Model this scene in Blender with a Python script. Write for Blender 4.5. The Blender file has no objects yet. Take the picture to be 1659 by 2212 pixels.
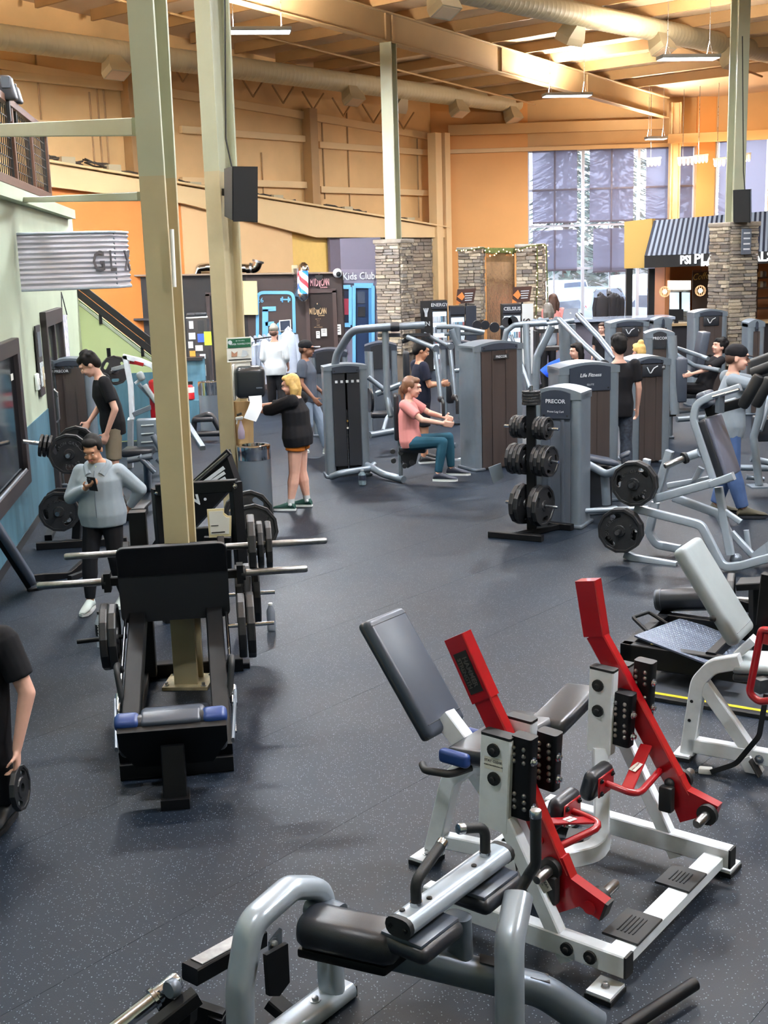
import bpy, bmesh, math, random
from mathutils import Vector, Matrix, Quaternion
random.seed(7)
SC = bpy.context.scene
COL = SC.collection
# ------------------------------------------------------------------ camera
F_PX, CAM_H, CX, CY, ROLL, YH = 2600.0, 3.0, 829.5, 1106.0, 0.031, 555.0
TILT = math.atan((CY - YH) / F_PX)
cam_d = bpy.data.cameras.new('camera'); cam = bpy.data.objects.new('camera', cam_d); COL.objects.link(cam)
cam_d.sensor_fit = 'HORIZONTAL'; cam_d.sensor_width = 36.0; cam_d.lens = 36.0 * F_PX / 1659.0
cam_d.clip_start = .1; cam_d.clip_end = 400
cam.matrix_world = Matrix.Translation((0, 0, CAM_H)) @ Matrix.Rotation(math.pi / 2 - TILT, 4, 'X') @ Matrix.Rotation(-ROLL, 4, 'Z')
SC.camera = cam
# ------------------------------------------------------------------ world, exposure
W = bpy.data.worlds.new('sky'); SC.world = W; W.use_nodes = True
wn = W.node_tree
bg = wn.nodes['Background']; bg.inputs['Color'].default_value = (.70, .82, 1.0, 1); bg.inputs['Strength'].default_value = 4.6
vs = SC.view_settings
vs.view_transform = 'Standard'; vs.look = 'None'; vs.gamma = 1.0; vs.use_curve_mapping = False; vs.exposure = 0.52
SC.cycles.max_bounces = 4; SC.cycles.diffuse_bounces = 3; SC.cycles.glossy_bounces = 2; SC.cycles.transparent_max_bounces = 6
SC.cycles.transmission_bounces = 2; SC.cycles.use_adaptive_sampling = True; SC.cycles.adaptive_threshold = .2; SC.cycles.use_light_tree = False; SC.cycles.caustics_reflective = False; SC.cycles.caustics_refractive = False
SC.cycles.sample_clamp_indirect = 4.0

# ------------------------------------------------------------------ measuring helpers (photo pixel -> point in the room)
def ray(px, py):
    a = (px - CX) / F_PX; b = -(py - CY) / F_PX
    c, s = math.cos(ROLL), math.sin(ROLL)
    a, b = a * c + b * s, -a * s + b * c
    return Vector((a, math.cos(TILT) + b * math.sin(TILT), -math.sin(TILT) + b * math.cos(TILT)))
def G(px, py, z=0.0):                       # on the level z
    d = ray(px, py); k = (z - CAM_H) / d.z
    return Vector((d.x * k, d.y * k, z))
def D(px, py, Y):                           # at distance Y
    d = ray(px, py); k = Y / d.y
    return Vector((d.x * k, Y, CAM_H + d.z * k))
def V3(*a): return Vector(a)
class Frame:                                # upright frame: u runs at angle deg (from +Y to +X), v to its right
    def __init__(s, o, deg):
        s.o = Vector(o); a = math.radians(deg); s.deg = deg
        s.u = Vector((math.sin(a), math.cos(a), 0)); s.v = Vector((math.cos(a), -math.sin(a), 0))
    def w(s, u, v, z=0.0): return s.o + s.u * u + s.v * v + Vector((0, 0, z))
    def _hit(s, px, py, n, k):
        d = ray(px, py); c = Vector((0, 0, CAM_H))
        t = (n.dot(s.o) + k - n.dot(c)) / n.dot(d)
        return c + d * t
    def a(s, px, py, v=0.0): return s._hit(px, py, s.v, v)      # on the upright plane v = const
    def b(s, px, py, u=0.0): return s._hit(px, py, s.u, u)      # on the upright plane u = const
    def loc(s, p): q = Vector(p) - s.o; return (q.dot(s.u), q.dot(s.v), q.z)

# ------------------------------------------------------------------ shapes: each returns (verts, faces)
def join(*sh):
    V, Fc = [], []
    for v, f in sh:
        n = len(V); V += v; Fc += [tuple(i + n for i in q) for q in f]
    return V, Fc
def xf(sh, M): return [M @ Vector(v) for v in sh[0]], sh[1]
def box(c, s, rz=0.0):
    c = Vector(c); x, y, z = (k / 2 for k in s); R = Matrix.Rotation(rz, 3, 'Z')
    v = [c + R @ Vector((a * x, b * y, d * z)) for d in (-1, 1) for a, b in ((-1, -1), (1, -1), (1, 1), (-1, 1))]
    return v, [(3, 2, 1, 0), (4, 5, 6, 7), (0, 1, 5, 4), (1, 2, 6, 5), (2, 3, 7, 6), (3, 0, 4, 7)]
def rrect(w, h, r, n=2):                    # rounded rectangle section
    r = min(r, w / 2 - 1e-4, h / 2 - 1e-4); P = []
    for cx, cy, a0 in ((w/2 - r, h/2 - r, 0), (-w/2 + r, h/2 - r, 90), (-w/2 + r, -h/2 + r, 180), (w/2 - r, -h/2 + r, 270)):
        for k in range(n + 1):
            a = math.radians(a0 + 90 * k / n); P.append((cx + r * math.cos(a), cy + r * math.sin(a)))
    return P
def circ(r, n=12): return [(r * math.cos(2 * math.pi * k / n), r * math.sin(2 * math.pi * k / n)) for k in range(n)]
def fillet(P, r, n=4):
    P = [Vector(p) for p in P]
    if r <= 0 or len(P) < 3: return P
    out = [P[0]]
    for i in range(1, len(P) - 1):
        a, b, c = P[i-1], P[i], P[i+1]; d1 = (a - b); d2 = (c - b); l1, l2 = d1.length, d2.length
        d1 = d1 / l1; d2 = d2 / l2; ca = max(-1, min(1, d1.dot(d2))); th = math.acos(ca)
        if th > 3.05 or th < .05: out.append(b); continue
        k = min(r / math.tan(th / 2), l1 * .48, l2 * .48); p, q = b + d1 * k, b + d2 * k
        for j in range(n + 1):
            t = j / n; out.append(p * (1-t)**2 + b * 2*t*(1-t) + q * t*t)
    out.append(P[-1]); return out
def sweep(P, sec, up=None, taper=None, closed=False):
    P = [Vector(p) for p in P]; n = len(sec); N = len(P); V = []; Fc = []
    T = []
    for i in range(N):
        if closed: t = P[(i+1) % N] - P[i-1]
        elif i == 0: t = P[1] - P[0]
        elif i == N - 1: t = P[-1] - P[-2]
        else: t = (P[i] - P[i-1]).normalized() + (P[i+1] - P[i]).normalized()
        T.append(t.normalized())
    u = Vector(up) if up is not None else (Vector((0, 0, 1)) if abs(T[0].z) < .9 else Vector((0, 1, 0)))
    for i in range(N):
        t = T[i]
        if up is not None and abs(Vector(up).normalized().dot(t)) < .98: u = Vector(up)
        y = (u - t * u.dot(t)).normalized(); x = t.cross(y); u = y
        k = 1.0
        if 0 < i < N - 1 and not closed:
            cs = (P[i] - P[i-1]).normalized().dot(t); m = 1 / max(cs, .5)
        else: m = 1.0
        nb = None
        if m > 1.001:
            nb = ((P[i+1] - P[i]).normalized() - (P[i] - P[i-1]).normalized()).normalized()
        s = taper[i] if taper else 1.0
        for a, b in sec:
            q = x * a * s + y * b * s
            if nb is not None: q = q + nb * (q.dot(nb) * (m - 1))
            V.append(P[i] + q)
    for i in range(N if closed else N - 1):
        j = (i + 1) % N
        for k in range(n):
            l = (k + 1) % n
            Fc.append((i*n + k, i*n + l, j*n + l, j*n + k))
    if not closed:
        Fc.append(tuple(range(n - 1, -1, -1))); Fc.append(tuple((N-1)*n + k for k in range(n)))
    return V, Fc
def tube(P, r, fr=0.0, n=12, fn=5): return sweep(fillet(P, fr, fn), circ(r, n))
def bar(P, w, h, up=(0, 0, 1), fr=0.0, ch=.006, fn=5): return sweep(fillet(P, fr, fn), rrect(w, h, ch, 1 if ch < .012 else 3), up)   # w sideways, h along up
def cyl(p, q, r, n=16, r2=None): return sweep([p, q], circ(r, n), None, [1, (r2 or r) / r])
def lathe(prof, p, ax, n=24):               # prof [(radius, along)], axis through p
    p = Vector(p); ax = Vector(ax).normalized(); t = Vector((0, 0, 1)) if abs(ax.z) < .9 else Vector((1, 0, 0))
    x = ax.cross(t).normalized(); y = ax.cross(x); V = []; Fc = []; m = len(prof)
    for k in range(n):
        a = 2 * math.pi * k / n; e = x * math.cos(a) + y * math.sin(a)
        for r, h in prof: V.append(p + e * r + ax * h)
    for k in range(n):
        l = (k + 1) % n
        for j in range(m - 1): Fc.append((k*m + j, k*m + j + 1, l*m + j + 1, l*m + j))
    Fc.append(tuple(k*m for k in range(n))); Fc.append(tuple(k*m + m - 1 for k in range(n - 1, -1, -1)))
    return V, Fc
def prism(P, d):                            # flat outline (3D points in a plane) thickened by vector d, centred
    P = [Vector(p) for p in P]; d = Vector(d); n = len(P)
    nrm = Vector((0, 0, 0))
    for i in range(n): nrm += P[i].cross(P[(i+1) % n])
    if nrm.dot(d) < 0: P = P[::-1]
    V = [p - d/2 for p in P] + [p + d/2 for p in P]
    return V, [tuple(range(n - 1, -1, -1)), tuple(range(n, 2*n))] + [(i, (i+1) % n, (i+1) % n + n, i + n) for i in range(n)]
def pad(c, X, Y, Z, r=.03, seg=3):          # upholstered block: centre, three full edge vectors
    bm = bmesh.new(); bmesh.ops.create_cube(bm, size=1.0)
    X, Y, Z = Vector(X), Vector(Y), Vector(Z); lx, ly, lz = X.length, Y.length, Z.length
    for v in bm.verts: v.co = Vector((v.co.x * lx, v.co.y * ly, v.co.z * lz))
    bmesh.ops.bevel(bm, geom=list(bm.edges), offset=min(r, min(lx, ly, lz) * .49), segments=seg, profile=.5, affect='EDGES')
    M = Matrix((X / lx, Y / ly, Z / lz)).transposed(); c = Vector(c)
    bm.verts.index_update(); V = [c + M @ v.co for v in bm.verts]; Fc = [tuple(v.index for v in f.verts) for f in bm.faces]; bm.free()
    if M.determinant() < 0: Fc = [f[::-1] for f in Fc]
    return V, Fc
def ball(c, r, n=10, sc=(1, 1, 1)):
    c = Vector(c); V = []; Fc = []; m = max(4, n // 2 + 1)
    V.append(c + Vector((0, 0, r * sc[2])))
    for i in range(1, m):
        th = math.pi * i / m
        for k in range(n):
            a = 2 * math.pi * k / n
            V.append(c + Vector((r * sc[0] * math.sin(th) * math.cos(a), r * sc[1] * math.sin(th) * math.sin(a), r * sc[2] * math.cos(th))))
    V.append(c - Vector((0, 0, r * sc[2]))); L = len(V) - 1
    for k in range(n): Fc.append((0, 1 + k, 1 + (k+1) % n)); Fc.append((L, 1 + (m-2)*n + (k+1) % n, 1 + (m-2)*n + k))
    for i in range(m - 2):
        for k in range(n):
            Fc.append((1 + i*n + k, 1 + (i+1)*n + k, 1 + (i+1)*n + (k+1) % n, 1 + i*n + (k+1) % n))
    return V, Fc
def bolt(p, ax, r=.016, h=.012): return lathe([(r*1.7, 0), (r*1.7, .004), (r, .005), (r, h), (r*.7, h + .003)], p, ax, 8)

# ------------------------------------------------------------------ materials (procedural)
MATS = {}
def mat(name, col, rough=.5, metal=0.0, var=0.0, scale=8.0, bump=0.0, bscale=60.0, coat=0.0, emit=None, estr=0.0, spec=.5, alpha=1.0, objvar=0.0, trans=0.0, stretch=None, rvar=0.0):
    if name in MATS: return MATS[name]
    m = bpy.data.materials.new(name); m.use_nodes = True; nt = m.node_tree; b = nt.nodes['Principled BSDF']
    c = (col[0], col[1], col[2], 1.0)
    b.inputs['Base Color'].default_value = c; b.inputs['Roughness'].default_value = rough; b.inputs['Metallic'].default_value = metal
    b.inputs['Specular IOR Level'].default_value = spec; b.inputs['Coat Weight'].default_value = coat; b.inputs['Alpha'].default_value = alpha
    b.inputs['Transmission Weight'].default_value = trans
    if emit: b.inputs['Emission Color'].default_value = (*emit, 1); b.inputs['Emission Strength'].default_value = estr
    tc = None
    if var or bump or rvar:
        tc = nt.nodes.new('ShaderNodeTexCoord'); src = tc.outputs['Object']
        if stretch:
            mp = nt.nodes.new('ShaderNodeMapping'); mp.inputs['Scale'].default_value = stretch; nt.links.new(src, mp.inputs['Vector']); src = mp.outputs['Vector']
    if var or objvar or rvar:
        hs = nt.nodes.new('ShaderNodeHueSaturation'); hs.inputs['Color'].default_value = c
        val = None
        if var or rvar:
            nz = nt.nodes.new('ShaderNodeTexNoise'); nz.inputs['Scale'].default_value = scale; nz.inputs['Detail'].default_value = 5; nt.links.new(src, nz.inputs['Vector'])
        if var:
            mr = nt.nodes.new('ShaderNodeMapRange'); mr.inputs['From Min'].default_value = .3; mr.inputs['From Max'].default_value = .7
            mr.inputs['To Min'].default_value = 1 - var; mr.inputs['To Max'].default_value = 1 + var; nt.links.new(nz.outputs['Fac'], mr.inputs['Value']); val = mr.outputs['Result']
        if rvar:
            m2 = nt.nodes.new('ShaderNodeMapRange'); m2.inputs['To Min'].default_value = max(.03, rough - rvar); m2.inputs['To Max'].default_value = min(1, rough + rvar)
            m2.inputs['From Min'].default_value = .3; m2.inputs['From Max'].default_value = .7
            nt.links.new(nz.outputs['Fac'], m2.inputs['Value']); nt.links.new(m2.outputs['Result'], b.inputs['Roughness'])
        if objvar:
            oi = nt.nodes.new('ShaderNodeObjectInfo'); m3 = nt.nodes.new('ShaderNodeMapRange'); m3.inputs['To Min'].default_value = 1 - objvar; m3.inputs['To Max'].default_value = 1 + objvar
            nt.links.new(oi.outputs['Random'], m3.inputs['Value'])
            if val is not None:
                mu = nt.nodes.new('ShaderNodeMath'); mu.operation = 'MULTIPLY'; nt.links.new(val, mu.inputs[0]); nt.links.new(m3.outputs['Result'], mu.inputs[1]); val = mu.outputs[0]
            else: val = m3.outputs['Result']
        if val is not None: nt.links.new(val, hs.inputs['Value'])
        nt.links.new(hs.outputs['Color'], b.inputs['Base Color'])
    if bump:
        n2 = nt.nodes.new('ShaderNodeTexNoise'); n2.inputs['Scale'].default_value = bscale; n2.inputs['Detail'].default_value = 3; nt.links.new(src, n2.inputs['Vector'])
        bp = nt.nodes.new('ShaderNodeBump'); bp.inputs['Strength'].default_value = bump; bp.inputs['Distance'].default_value = .01
        nt.links.new(n2.outputs['Fac'], bp.inputs['Height']); nt.links.new(bp.outputs['Normal'], b.inputs['Normal'])
    MATS[name] = m; return m
def srgb(r, g, b):
    f = lambda c: (c/255/12.92) if c/255 <= .04045 else ((c/255 + .055)/1.055)**2.4
    return (f(r), f(g), f(b))

# ------------------------------------------------------------------ objects
def make_mesh(name, sh, m, smooth=38):
    me = bpy.data.meshes.new(name); me.from_pydata([tuple(v) for v in sh[0]], [], sh[1]); me.update()
    if smooth and len(me.polygons):
        me.polygons.foreach_set('use_smooth', [True] * len(me.polygons)); me.set_sharp_from_angle(angle=math.radians(smooth))
    if m is not None: me.materials.append(m)
    return me
class Thing:
    """An Empty at the thing's base with its parts under it."""
    def __init__(s, name, label, cat, loc=(0, 0, 0), rz=0.0, group=None, kind=None):
        s.o = bpy.data.objects.new(name, None); COL.objects.link(s.o); s.o.empty_display_size = .1
        s.o.location = loc; s.o.rotation_euler = (0, 0, rz)
        s.M = Matrix.Translation(loc) @ Matrix.Rotation(rz, 4, 'Z'); s.Mi = s.M.inverted()
        if kind: s.o['kind'] = kind
        if kind != 'structure' or label:
            if label: s.o['label'] = label
            if cat: s.o['category'] = cat
        if group: s.o['group'] = group
        s.n = 0
    def part(s, name, m, *sh, under=None, label=None, local=False, smooth=38, kind=None):
        v, f = join(*sh) if len(sh) > 1 else sh[0]
        if not local: v = [s.Mi @ Vector(p) for p in v]
        me = make_mesh(name, (v, f), m, smooth); o = bpy.data.objects.new(name, me); COL.objects.link(o)
        o.parent = under if under is not None else s.o
        if label: o['label'] = label
        if kind: o['kind'] = kind
        return o
    def L(s, *p): return s.M @ Vector(p)
def single(name, label, cat, m, *sh, loc=None, group=None, kind=None, smooth=38):
    v, f = join(*sh) if len(sh) > 1 else sh[0]
    if loc is None:
        c = sum((Vector(p) for p in v), Vector()) / len(v); loc = Vector((c.x, c.y, min(p[2] for p in v)))
    loc = Vector(loc); me = make_mesh(name, ([Vector(p) - loc for p in v], f), m, smooth)
    o = bpy.data.objects.new(name, me); COL.objects.link(o); o.location = loc
    if label: o['label'] = label
    if cat: o['category'] = cat
    if group: o['group'] = group
    if kind: o['kind'] = kind
    return o
def child(parent, name, m, *sh, smooth=38, label=None, kind=None):     # part of a single(), given in the room's coordinates
    v, f = join(*sh) if len(sh) > 1 else sh[0]
    Mi = parent.matrix_basis.inverted() if parent.parent is None else (parent.parent.matrix_basis @ parent.matrix_basis).inverted()
    me = make_mesh(name, ([Mi @ Vector(p) for p in v], f), m, smooth); o = bpy.data.objects.new(name, me); COL.objects.link(o); o.parent = parent
    if label: o['label'] = label
    if kind: o['kind'] = kind
    return o
def copy_tree(o, parent=None, loc=None, rz=None, label=None, group=None):
    c = o.copy(); COL.objects.link(c)
    if parent is not None: c.parent = parent
    if loc is not None: c.location = loc
    if rz is not None: c.rotation_euler = (0, 0, rz)
    if label: c['label'] = label
    if group: c['group'] = group
    for ch in o.children: copy_tree(ch, c)
    return c
TMP = bpy.data.scenes.new('workbench_scene')       # small side scene: lettering and modifiers are evaluated there, then it is removed
def _eval(o, keep):
    TMP.collection.objects.link(o); vl = TMP.view_layers[0]; vl.update(); dg = vl.depsgraph; dg.update()
    me = bpy.data.meshes.new_from_object(o.evaluated_get(dg)); TMP.collection.objects.unlink(o); return me
TXT = {}
def text(s, size, depth=.004, p=(0, 0, 0), right=(1, 0, 0), up=(0, 0, 1), align='CENTER', bold=0.0, shear=0.0, xs=1.0):
    key = (s, align, bold, shear)
    if key not in TXT:
        cu = bpy.data.curves.new('t', 'FONT'); cu.body = s; cu.size = 1.0; cu.extrude = .5; cu.align_x = align; cu.align_y = 'CENTER'
        cu.offset = bold; cu.shear = shear; cu.resolution_u = 2
        o = bpy.data.objects.new('t', cu); me = _eval(o, False)
        TXT[key] = ([tuple(v.co) for v in me.vertices], [tuple(q.vertices) for q in me.polygons])
        bpy.data.objects.remove(o); bpy.data.curves.remove(cu); bpy.data.meshes.remove(me)
    R = Vector(right).normalized(); U = Vector(up).normalized(); N = R.cross(U); p = Vector(p); V0, Fc = TXT[key]
    return [p + R * (x * xs * size) + U * (y * size) + N * (z * depth) for x, y, z in V0], Fc
def evaluated_mesh(o, name):
    for c in list(o.users_collection): c.objects.unlink(o)
    md = [m for m in o.modifiers if getattr(m, 'object', None)]
    for m in md:
        for c in list(m.object.users_collection): c.objects.unlink(m.object)
        TMP.collection.objects.link(m.object)
    me = _eval(o, True); me.name = name; return me
# ================================================================== LAMPS OF THE HALL (positions shared with the fixtures below)
AX_A, AX_B, AX_L = 40.0, -50.0, -7.7
UA = Vector((math.sin(math.radians(AX_A)), math.cos(math.radians(AX_A)), 0)); UB = Vector((math.sin(math.radians(AX_B)), math.cos(math.radians(AX_B)), 0))
CORNER = D(965, 560, 38.0); CORNER.z = 0
def roof_z(p): return 7.47 + .058 * ((CORNER - Vector((p[0], p[1], 0))).dot(UA))      # underside of the purlins
# ---- materials of the setting
M_tan = mat('tan_paint', srgb(206, 166, 114), .6, var=.06, scale=1.2)
M_ceil = mat('ceiling_sheet', srgb(214, 184, 148), .7, var=.08, scale=.8)
M_purl = mat('purlin_paint', srgb(170, 132, 86), .55, var=.06, scale=2)
M_insul = mat('insulation_sheet', srgb(226, 182, 124), .55, var=.10, scale=.9, bump=.25, bscale=3.0)
M_fascia = mat('fascia_paint', srgb(232, 196, 144), .6, var=.04, scale=1)
M_orange = mat('orange_paint', srgb(230, 138, 68), .6, var=.04, scale=1.5)
M_peach = mat('peach_paint', srgb(232, 188, 136), .6, var=.03, scale=1.5)
M_yellow = mat('yellow_paint', srgb(240, 196, 110), .6, var=.03)
M_purple = mat('purple_paint', srgb(112, 104, 118), .6, var=.03)
M_colpaint = mat('column_upper_paint', srgb(182, 182, 154), .45, var=.04, scale=3)
M_colbeige = mat('column_lower_paint', srgb(190, 174, 138), .45, var=.06, scale=4)
M_duct = mat('duct_paint', srgb(190, 174, 140), .5, var=.04, scale=2)
M_green = mat('pale_green_paint', srgb(184, 192, 166), .55, var=.07, scale=1.3)
M_lime = mat('lime_paint', srgb(196, 208, 150), .55, var=.04, scale=1.3)
M_teal = mat('teal_wainscot', srgb(74, 112, 128), .5, var=.22, scale=2.5, stretch=(3, 3, .5))
M_black = mat('black_wall', srgb(26, 23, 24), .5, var=.1)
M_brown = mat('dark_brown_wall', srgb(58, 46, 44), .5, var=.06, scale=2)
M_blue = mat('blue_trim', srgb(70, 130, 176), .5)
M_ltblue = mat('light_blue_paint', srgb(108, 172, 214), .5)
M_cap = mat('stone_cap', srgb(150, 138, 124), .8, var=.15, scale=9, bump=.4, bscale=30)
M_core = mat('mortar', srgb(86, 76, 66), .9)
M_steel = mat('brushed_steel', (.55, .56, .58), .32, 1.0, rvar=.1, scale=20)
M_chrome = mat('chrome', (.75, .76, .78), .12, 1.0)
M_wood = mat('brown_wood', srgb(92, 62, 46), .5, var=.15, scale=6, stretch=(1, 1, 8))
M_blk = mat('black_metal', srgb(22, 22, 24), .42, var=.1)
M_white = mat('white_plastic', srgb(226, 226, 222), .45)
M_glow = mat('lamp_diffuser', (.9, .95, 1), .5, emit=(.86, .93, 1.0), estr=9.0)
M_warm = mat('warm_bulb', (1, .8, .5), .5, emit=(1.0, .66, .32), estr=6.0)
def stone_mat():
    m = mat('ledge_stone', srgb(150, 132, 112), .85, var=.22, scale=7, bump=.5, bscale=22)
    nt = m.node_tree; b = nt.nodes['Principled BSDF']; oi = nt.nodes.new('ShaderNodeObjectInfo'); cr = nt.nodes.new('ShaderNodeValToRGB')
    cr.color_ramp.elements[0].color = (*srgb(98, 90, 86), 1); cr.color_ramp.elements[1].color = (*srgb(188, 174, 152), 1)
    for t, c in ((.3, (146, 132, 116)), (.55, (126, 119, 112)), (.8, (164, 148, 126))):
        e = cr.color_ramp.elements.new(t); e.color = (*srgb(*c), 1)
    nt.links.new(oi.outputs['Random'], cr.inputs['Fac'])
    hs = [n for n in nt.nodes if n.type == 'HUE_SAT'][0]; nt.links.new(cr.outputs['Color'], hs.inputs['Color']); return m
M_stone = stone_mat()
def floor_mat():
    m = mat('rubber_floor', srgb(46, 52, 62), .5, bump=.12, bscale=300)
    nt = m.node_tree; b = nt.nodes['Principled BSDF']; b.inputs['Specular IOR Level'].default_value = .24
    gp = nt.nodes.new('ShaderNodeNewGeometry')
    big = nt.nodes.new('ShaderNodeTexNoise'); big.inputs['Scale'].default_value = .55; big.inputs['Detail'].default_value = 5
    vo = nt.nodes.new('ShaderNodeTexVoronoi'); vo.inputs['Scale'].default_value = 82.0; vo.inputs['Randomness'].default_value = 1.0
    n3 = nt.nodes.new('ShaderNodeTexNoise'); n3.inputs['Scale'].default_value = 130.0; n3.inputs['Detail'].default_value = 2
    for n in (big, vo, n3): nt.links.new(gp.outputs['Position'], n.inputs['Vector'])
    r1 = nt.nodes.new('ShaderNodeValToRGB'); r1.color_ramp.elements[0].position = .30; r1.color_ramp.elements[1].position = .72
    r1.color_ramp.elements[0].color = (*srgb(13, 22, 34), 1); r1.color_ramp.elements[1].color = (*srgb(21, 34, 49), 1)
    nt.links.new(big.outputs['Fac'], r1.inputs['Fac'])
    # pale flecks: small cells, only some of them
    lt = nt.nodes.new('ShaderNodeMath'); lt.operation = 'LESS_THAN'; lt.inputs[1].default_value = .23; nt.links.new(vo.outputs['Distance'], lt.inputs[0])
    sp = nt.nodes.new('ShaderNodeSeparateColor'); nt.links.new(vo.outputs['Color'], sp.inputs['Color'])
    gt = nt.nodes.new('ShaderNodeMath'); gt.operation = 'GREATER_THAN'; gt.inputs[1].default_value = .52; nt.links.new(sp.outputs['Red'], gt.inputs[0])
    mu = nt.nodes.new('ShaderNodeMath'); mu.operation = 'MULTIPLY'; nt.links.new(lt.outputs[0], mu.inputs[0]); nt.links.new(gt.outputs[0], mu.inputs[1])
    mu2 = nt.nodes.new('ShaderNodeMath'); mu2.operation = 'MULTIPLY'; mu2.inputs[1].default_value = .8; nt.links.new(mu.outputs[0], mu2.inputs[0])
    mx = nt.nodes.new('ShaderNodeMix'); mx.data_type = 'RGBA'; nt.links.new(mu2.outputs[0], mx.inputs['Factor']); nt.links.new(r1.outputs['Color'], mx.inputs['A'])
    mx.inputs['B'].default_value = (*srgb(122, 132, 146), 1)
    m5 = nt.nodes.new('ShaderNodeMix'); m5.data_type = 'RGBA'; m5.blend_type = 'MULTIPLY'; m5.inputs['Factor'].default_value = .35
    nt.links.new(mx.outputs['Result'], m5.inputs['A']); nt.links.new(n3.outputs['Color'], m5.inputs['B'])
    nt.links.new(m5.outputs['Result'], b.inputs['Base Color'])
    rr = nt.nodes.new('ShaderNodeMapRange'); rr.inputs['To Min'].default_value = .38; rr.inputs['To Max'].default_value = .6; nt.links.new(big.outputs['Fac'], rr.inputs['Value']); nt.links.new(rr.outputs['Result'], b.inputs['Roughness'])
    return m
M_floor = floor_mat()

# ---- floor: rubber rolls laid side by side along the hall's slanted axis
fl = Thing('floor', None, None, (0, 0, 0), kind='structure')
fl.part('screed', M_floor, box((3, 22, -.062), (56, 56, .1)))
SEAM0 = G(905, 1687); s0 = SEAM0.dot(-UB)
W_R = 1.22
for k in range(-20, 22):
    a = s0 + k * W_R; c = -UB * (a + W_R / 2) + UA * 17.0
    if -15 < c.x < 32 and -12 < c.y < 50 or True:
        fl.part('rubber_roll', M_floor, prism([(-UB * (a + .001) + UA * -12), (-UB * (a + W_R - .001) + UA * -12), (-UB * (a + W_R - .001) + UA * 38), (-UB * (a + .001) + UA * 38)], (0, 0, .012)), smooth=0)
for ch in fl.o.children: ch.location.z = -.006

# ---- left pale green wall with teal wainscot, mezzanine above
FL_ = Frame(G(6, 1244), AX_L)
def wl(u, v, z): return FL_.w(u, v, z)
UEND = 9.1
wlt = Thing('wall_left', None, None, FL_.o, kind='structure')
wlt.part('plaster', M_green, prism([wl(-17, -.1, 0), wl(UEND, -.1, 0), wl(UEND, -.1, 3.80), wl(-17, -.1, 3.80)], FL_.v * .2))
b1 = single('baseboard_left', None, None, M_blk, prism([wl(-17, .008, 0), wl(UEND, .008, 0), wl(UEND, .008, .1), wl(-17, .008, .1)], FL_.v * .014), kind='structure')
wlt.part('wainscot', M_teal, prism([wl(-17, .004, .1), wl(UEND, .004, .1), wl(UEND, .004, 1.18), wl(-17, .004, 1.18)], FL_.v * .01))
# mezzanine slab edge and its back wall
mz = Thing('mezzanine_floor', None, None, wl(0, -1, 3.80), kind='structure')
mz.part('slab', M_green, prism([wl(-17, .12, 3.82), wl(UEND - .6, .12, 3.82), wl(UEND - .6, -6, 3.82), wl(-17, -6, 3.82)], (0, 0, .14)))
# railing of brown wood with black wire mesh
rl = Thing('mezzanine_railing', 'brown wooden mezzanine railing with black wire mesh panels, top left', 'railing', wl(3, .06, 3.9))
U0, U1, ZB, ZT = -3.0, 5.75, 3.90, 4.83
rl.part('top_rail', M_wood, bar([wl(U0, .06, ZT), wl(U1, .06, ZT)], .12, .09))
rl.part('bottom_rail', M_wood, bar([wl(U0, .06, ZB + .05), wl(U1, .06, ZB + .05)], .1, .1))
k = 0; u = U1
while u > U0:
    rl.part('post', M_wood, bar([wl(u, .06, ZB), wl(u, .06, ZT)], .09, .09, up=FL_.u)); u -= 1.5
u = U1
while u - 1.5 > U0 - .1:
    ws = []
    for j in range(1, 11): ws.append(bar([wl(u - 1.5 * j / 11, .06, ZB + .1), wl(u - 1.5 * j / 11, .06, ZT - .04)], .012, .012, up=FL_.u, ch=.002))
    for j in range(1, 7): ws.append(bar([wl(u, .06, ZB + .1 + .78 * j / 7), wl(u - 1.5, .06, ZB + .1 + .78 * j / 7)], .012, .012, ch=.002))
    fr = [bar([wl(u - .07, .06, ZB + .1), wl(u - .07, .06, ZT - .04)], .03, .03, up=FL_.u), bar([wl(u - 1.43, .06, ZB + .1), wl(u - 1.43, .06, ZT - .04)], .03, .03, up=FL_.u)]
    rl.part('mesh_panel', M_blk, *ws, *fr, kind='stuff'); u -= 1.5
# wall behind the mezzanine
single('wall_mezzanine', None, None, M_insul, prism([wl(-17, -6, 4.0), wl(20, -6, 4.0), wl(20, -6, 10), wl(-17, -6, 10)], FL_.v * .1), kind='structure')
single('wall_behind', None, None, M_green, prism([wl(-17, -6, 0), wl(-17, 34, 0), wl(-17, 34, 10), wl(-17, -6, 10)], FL_.u * .1), kind='structure')
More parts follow.
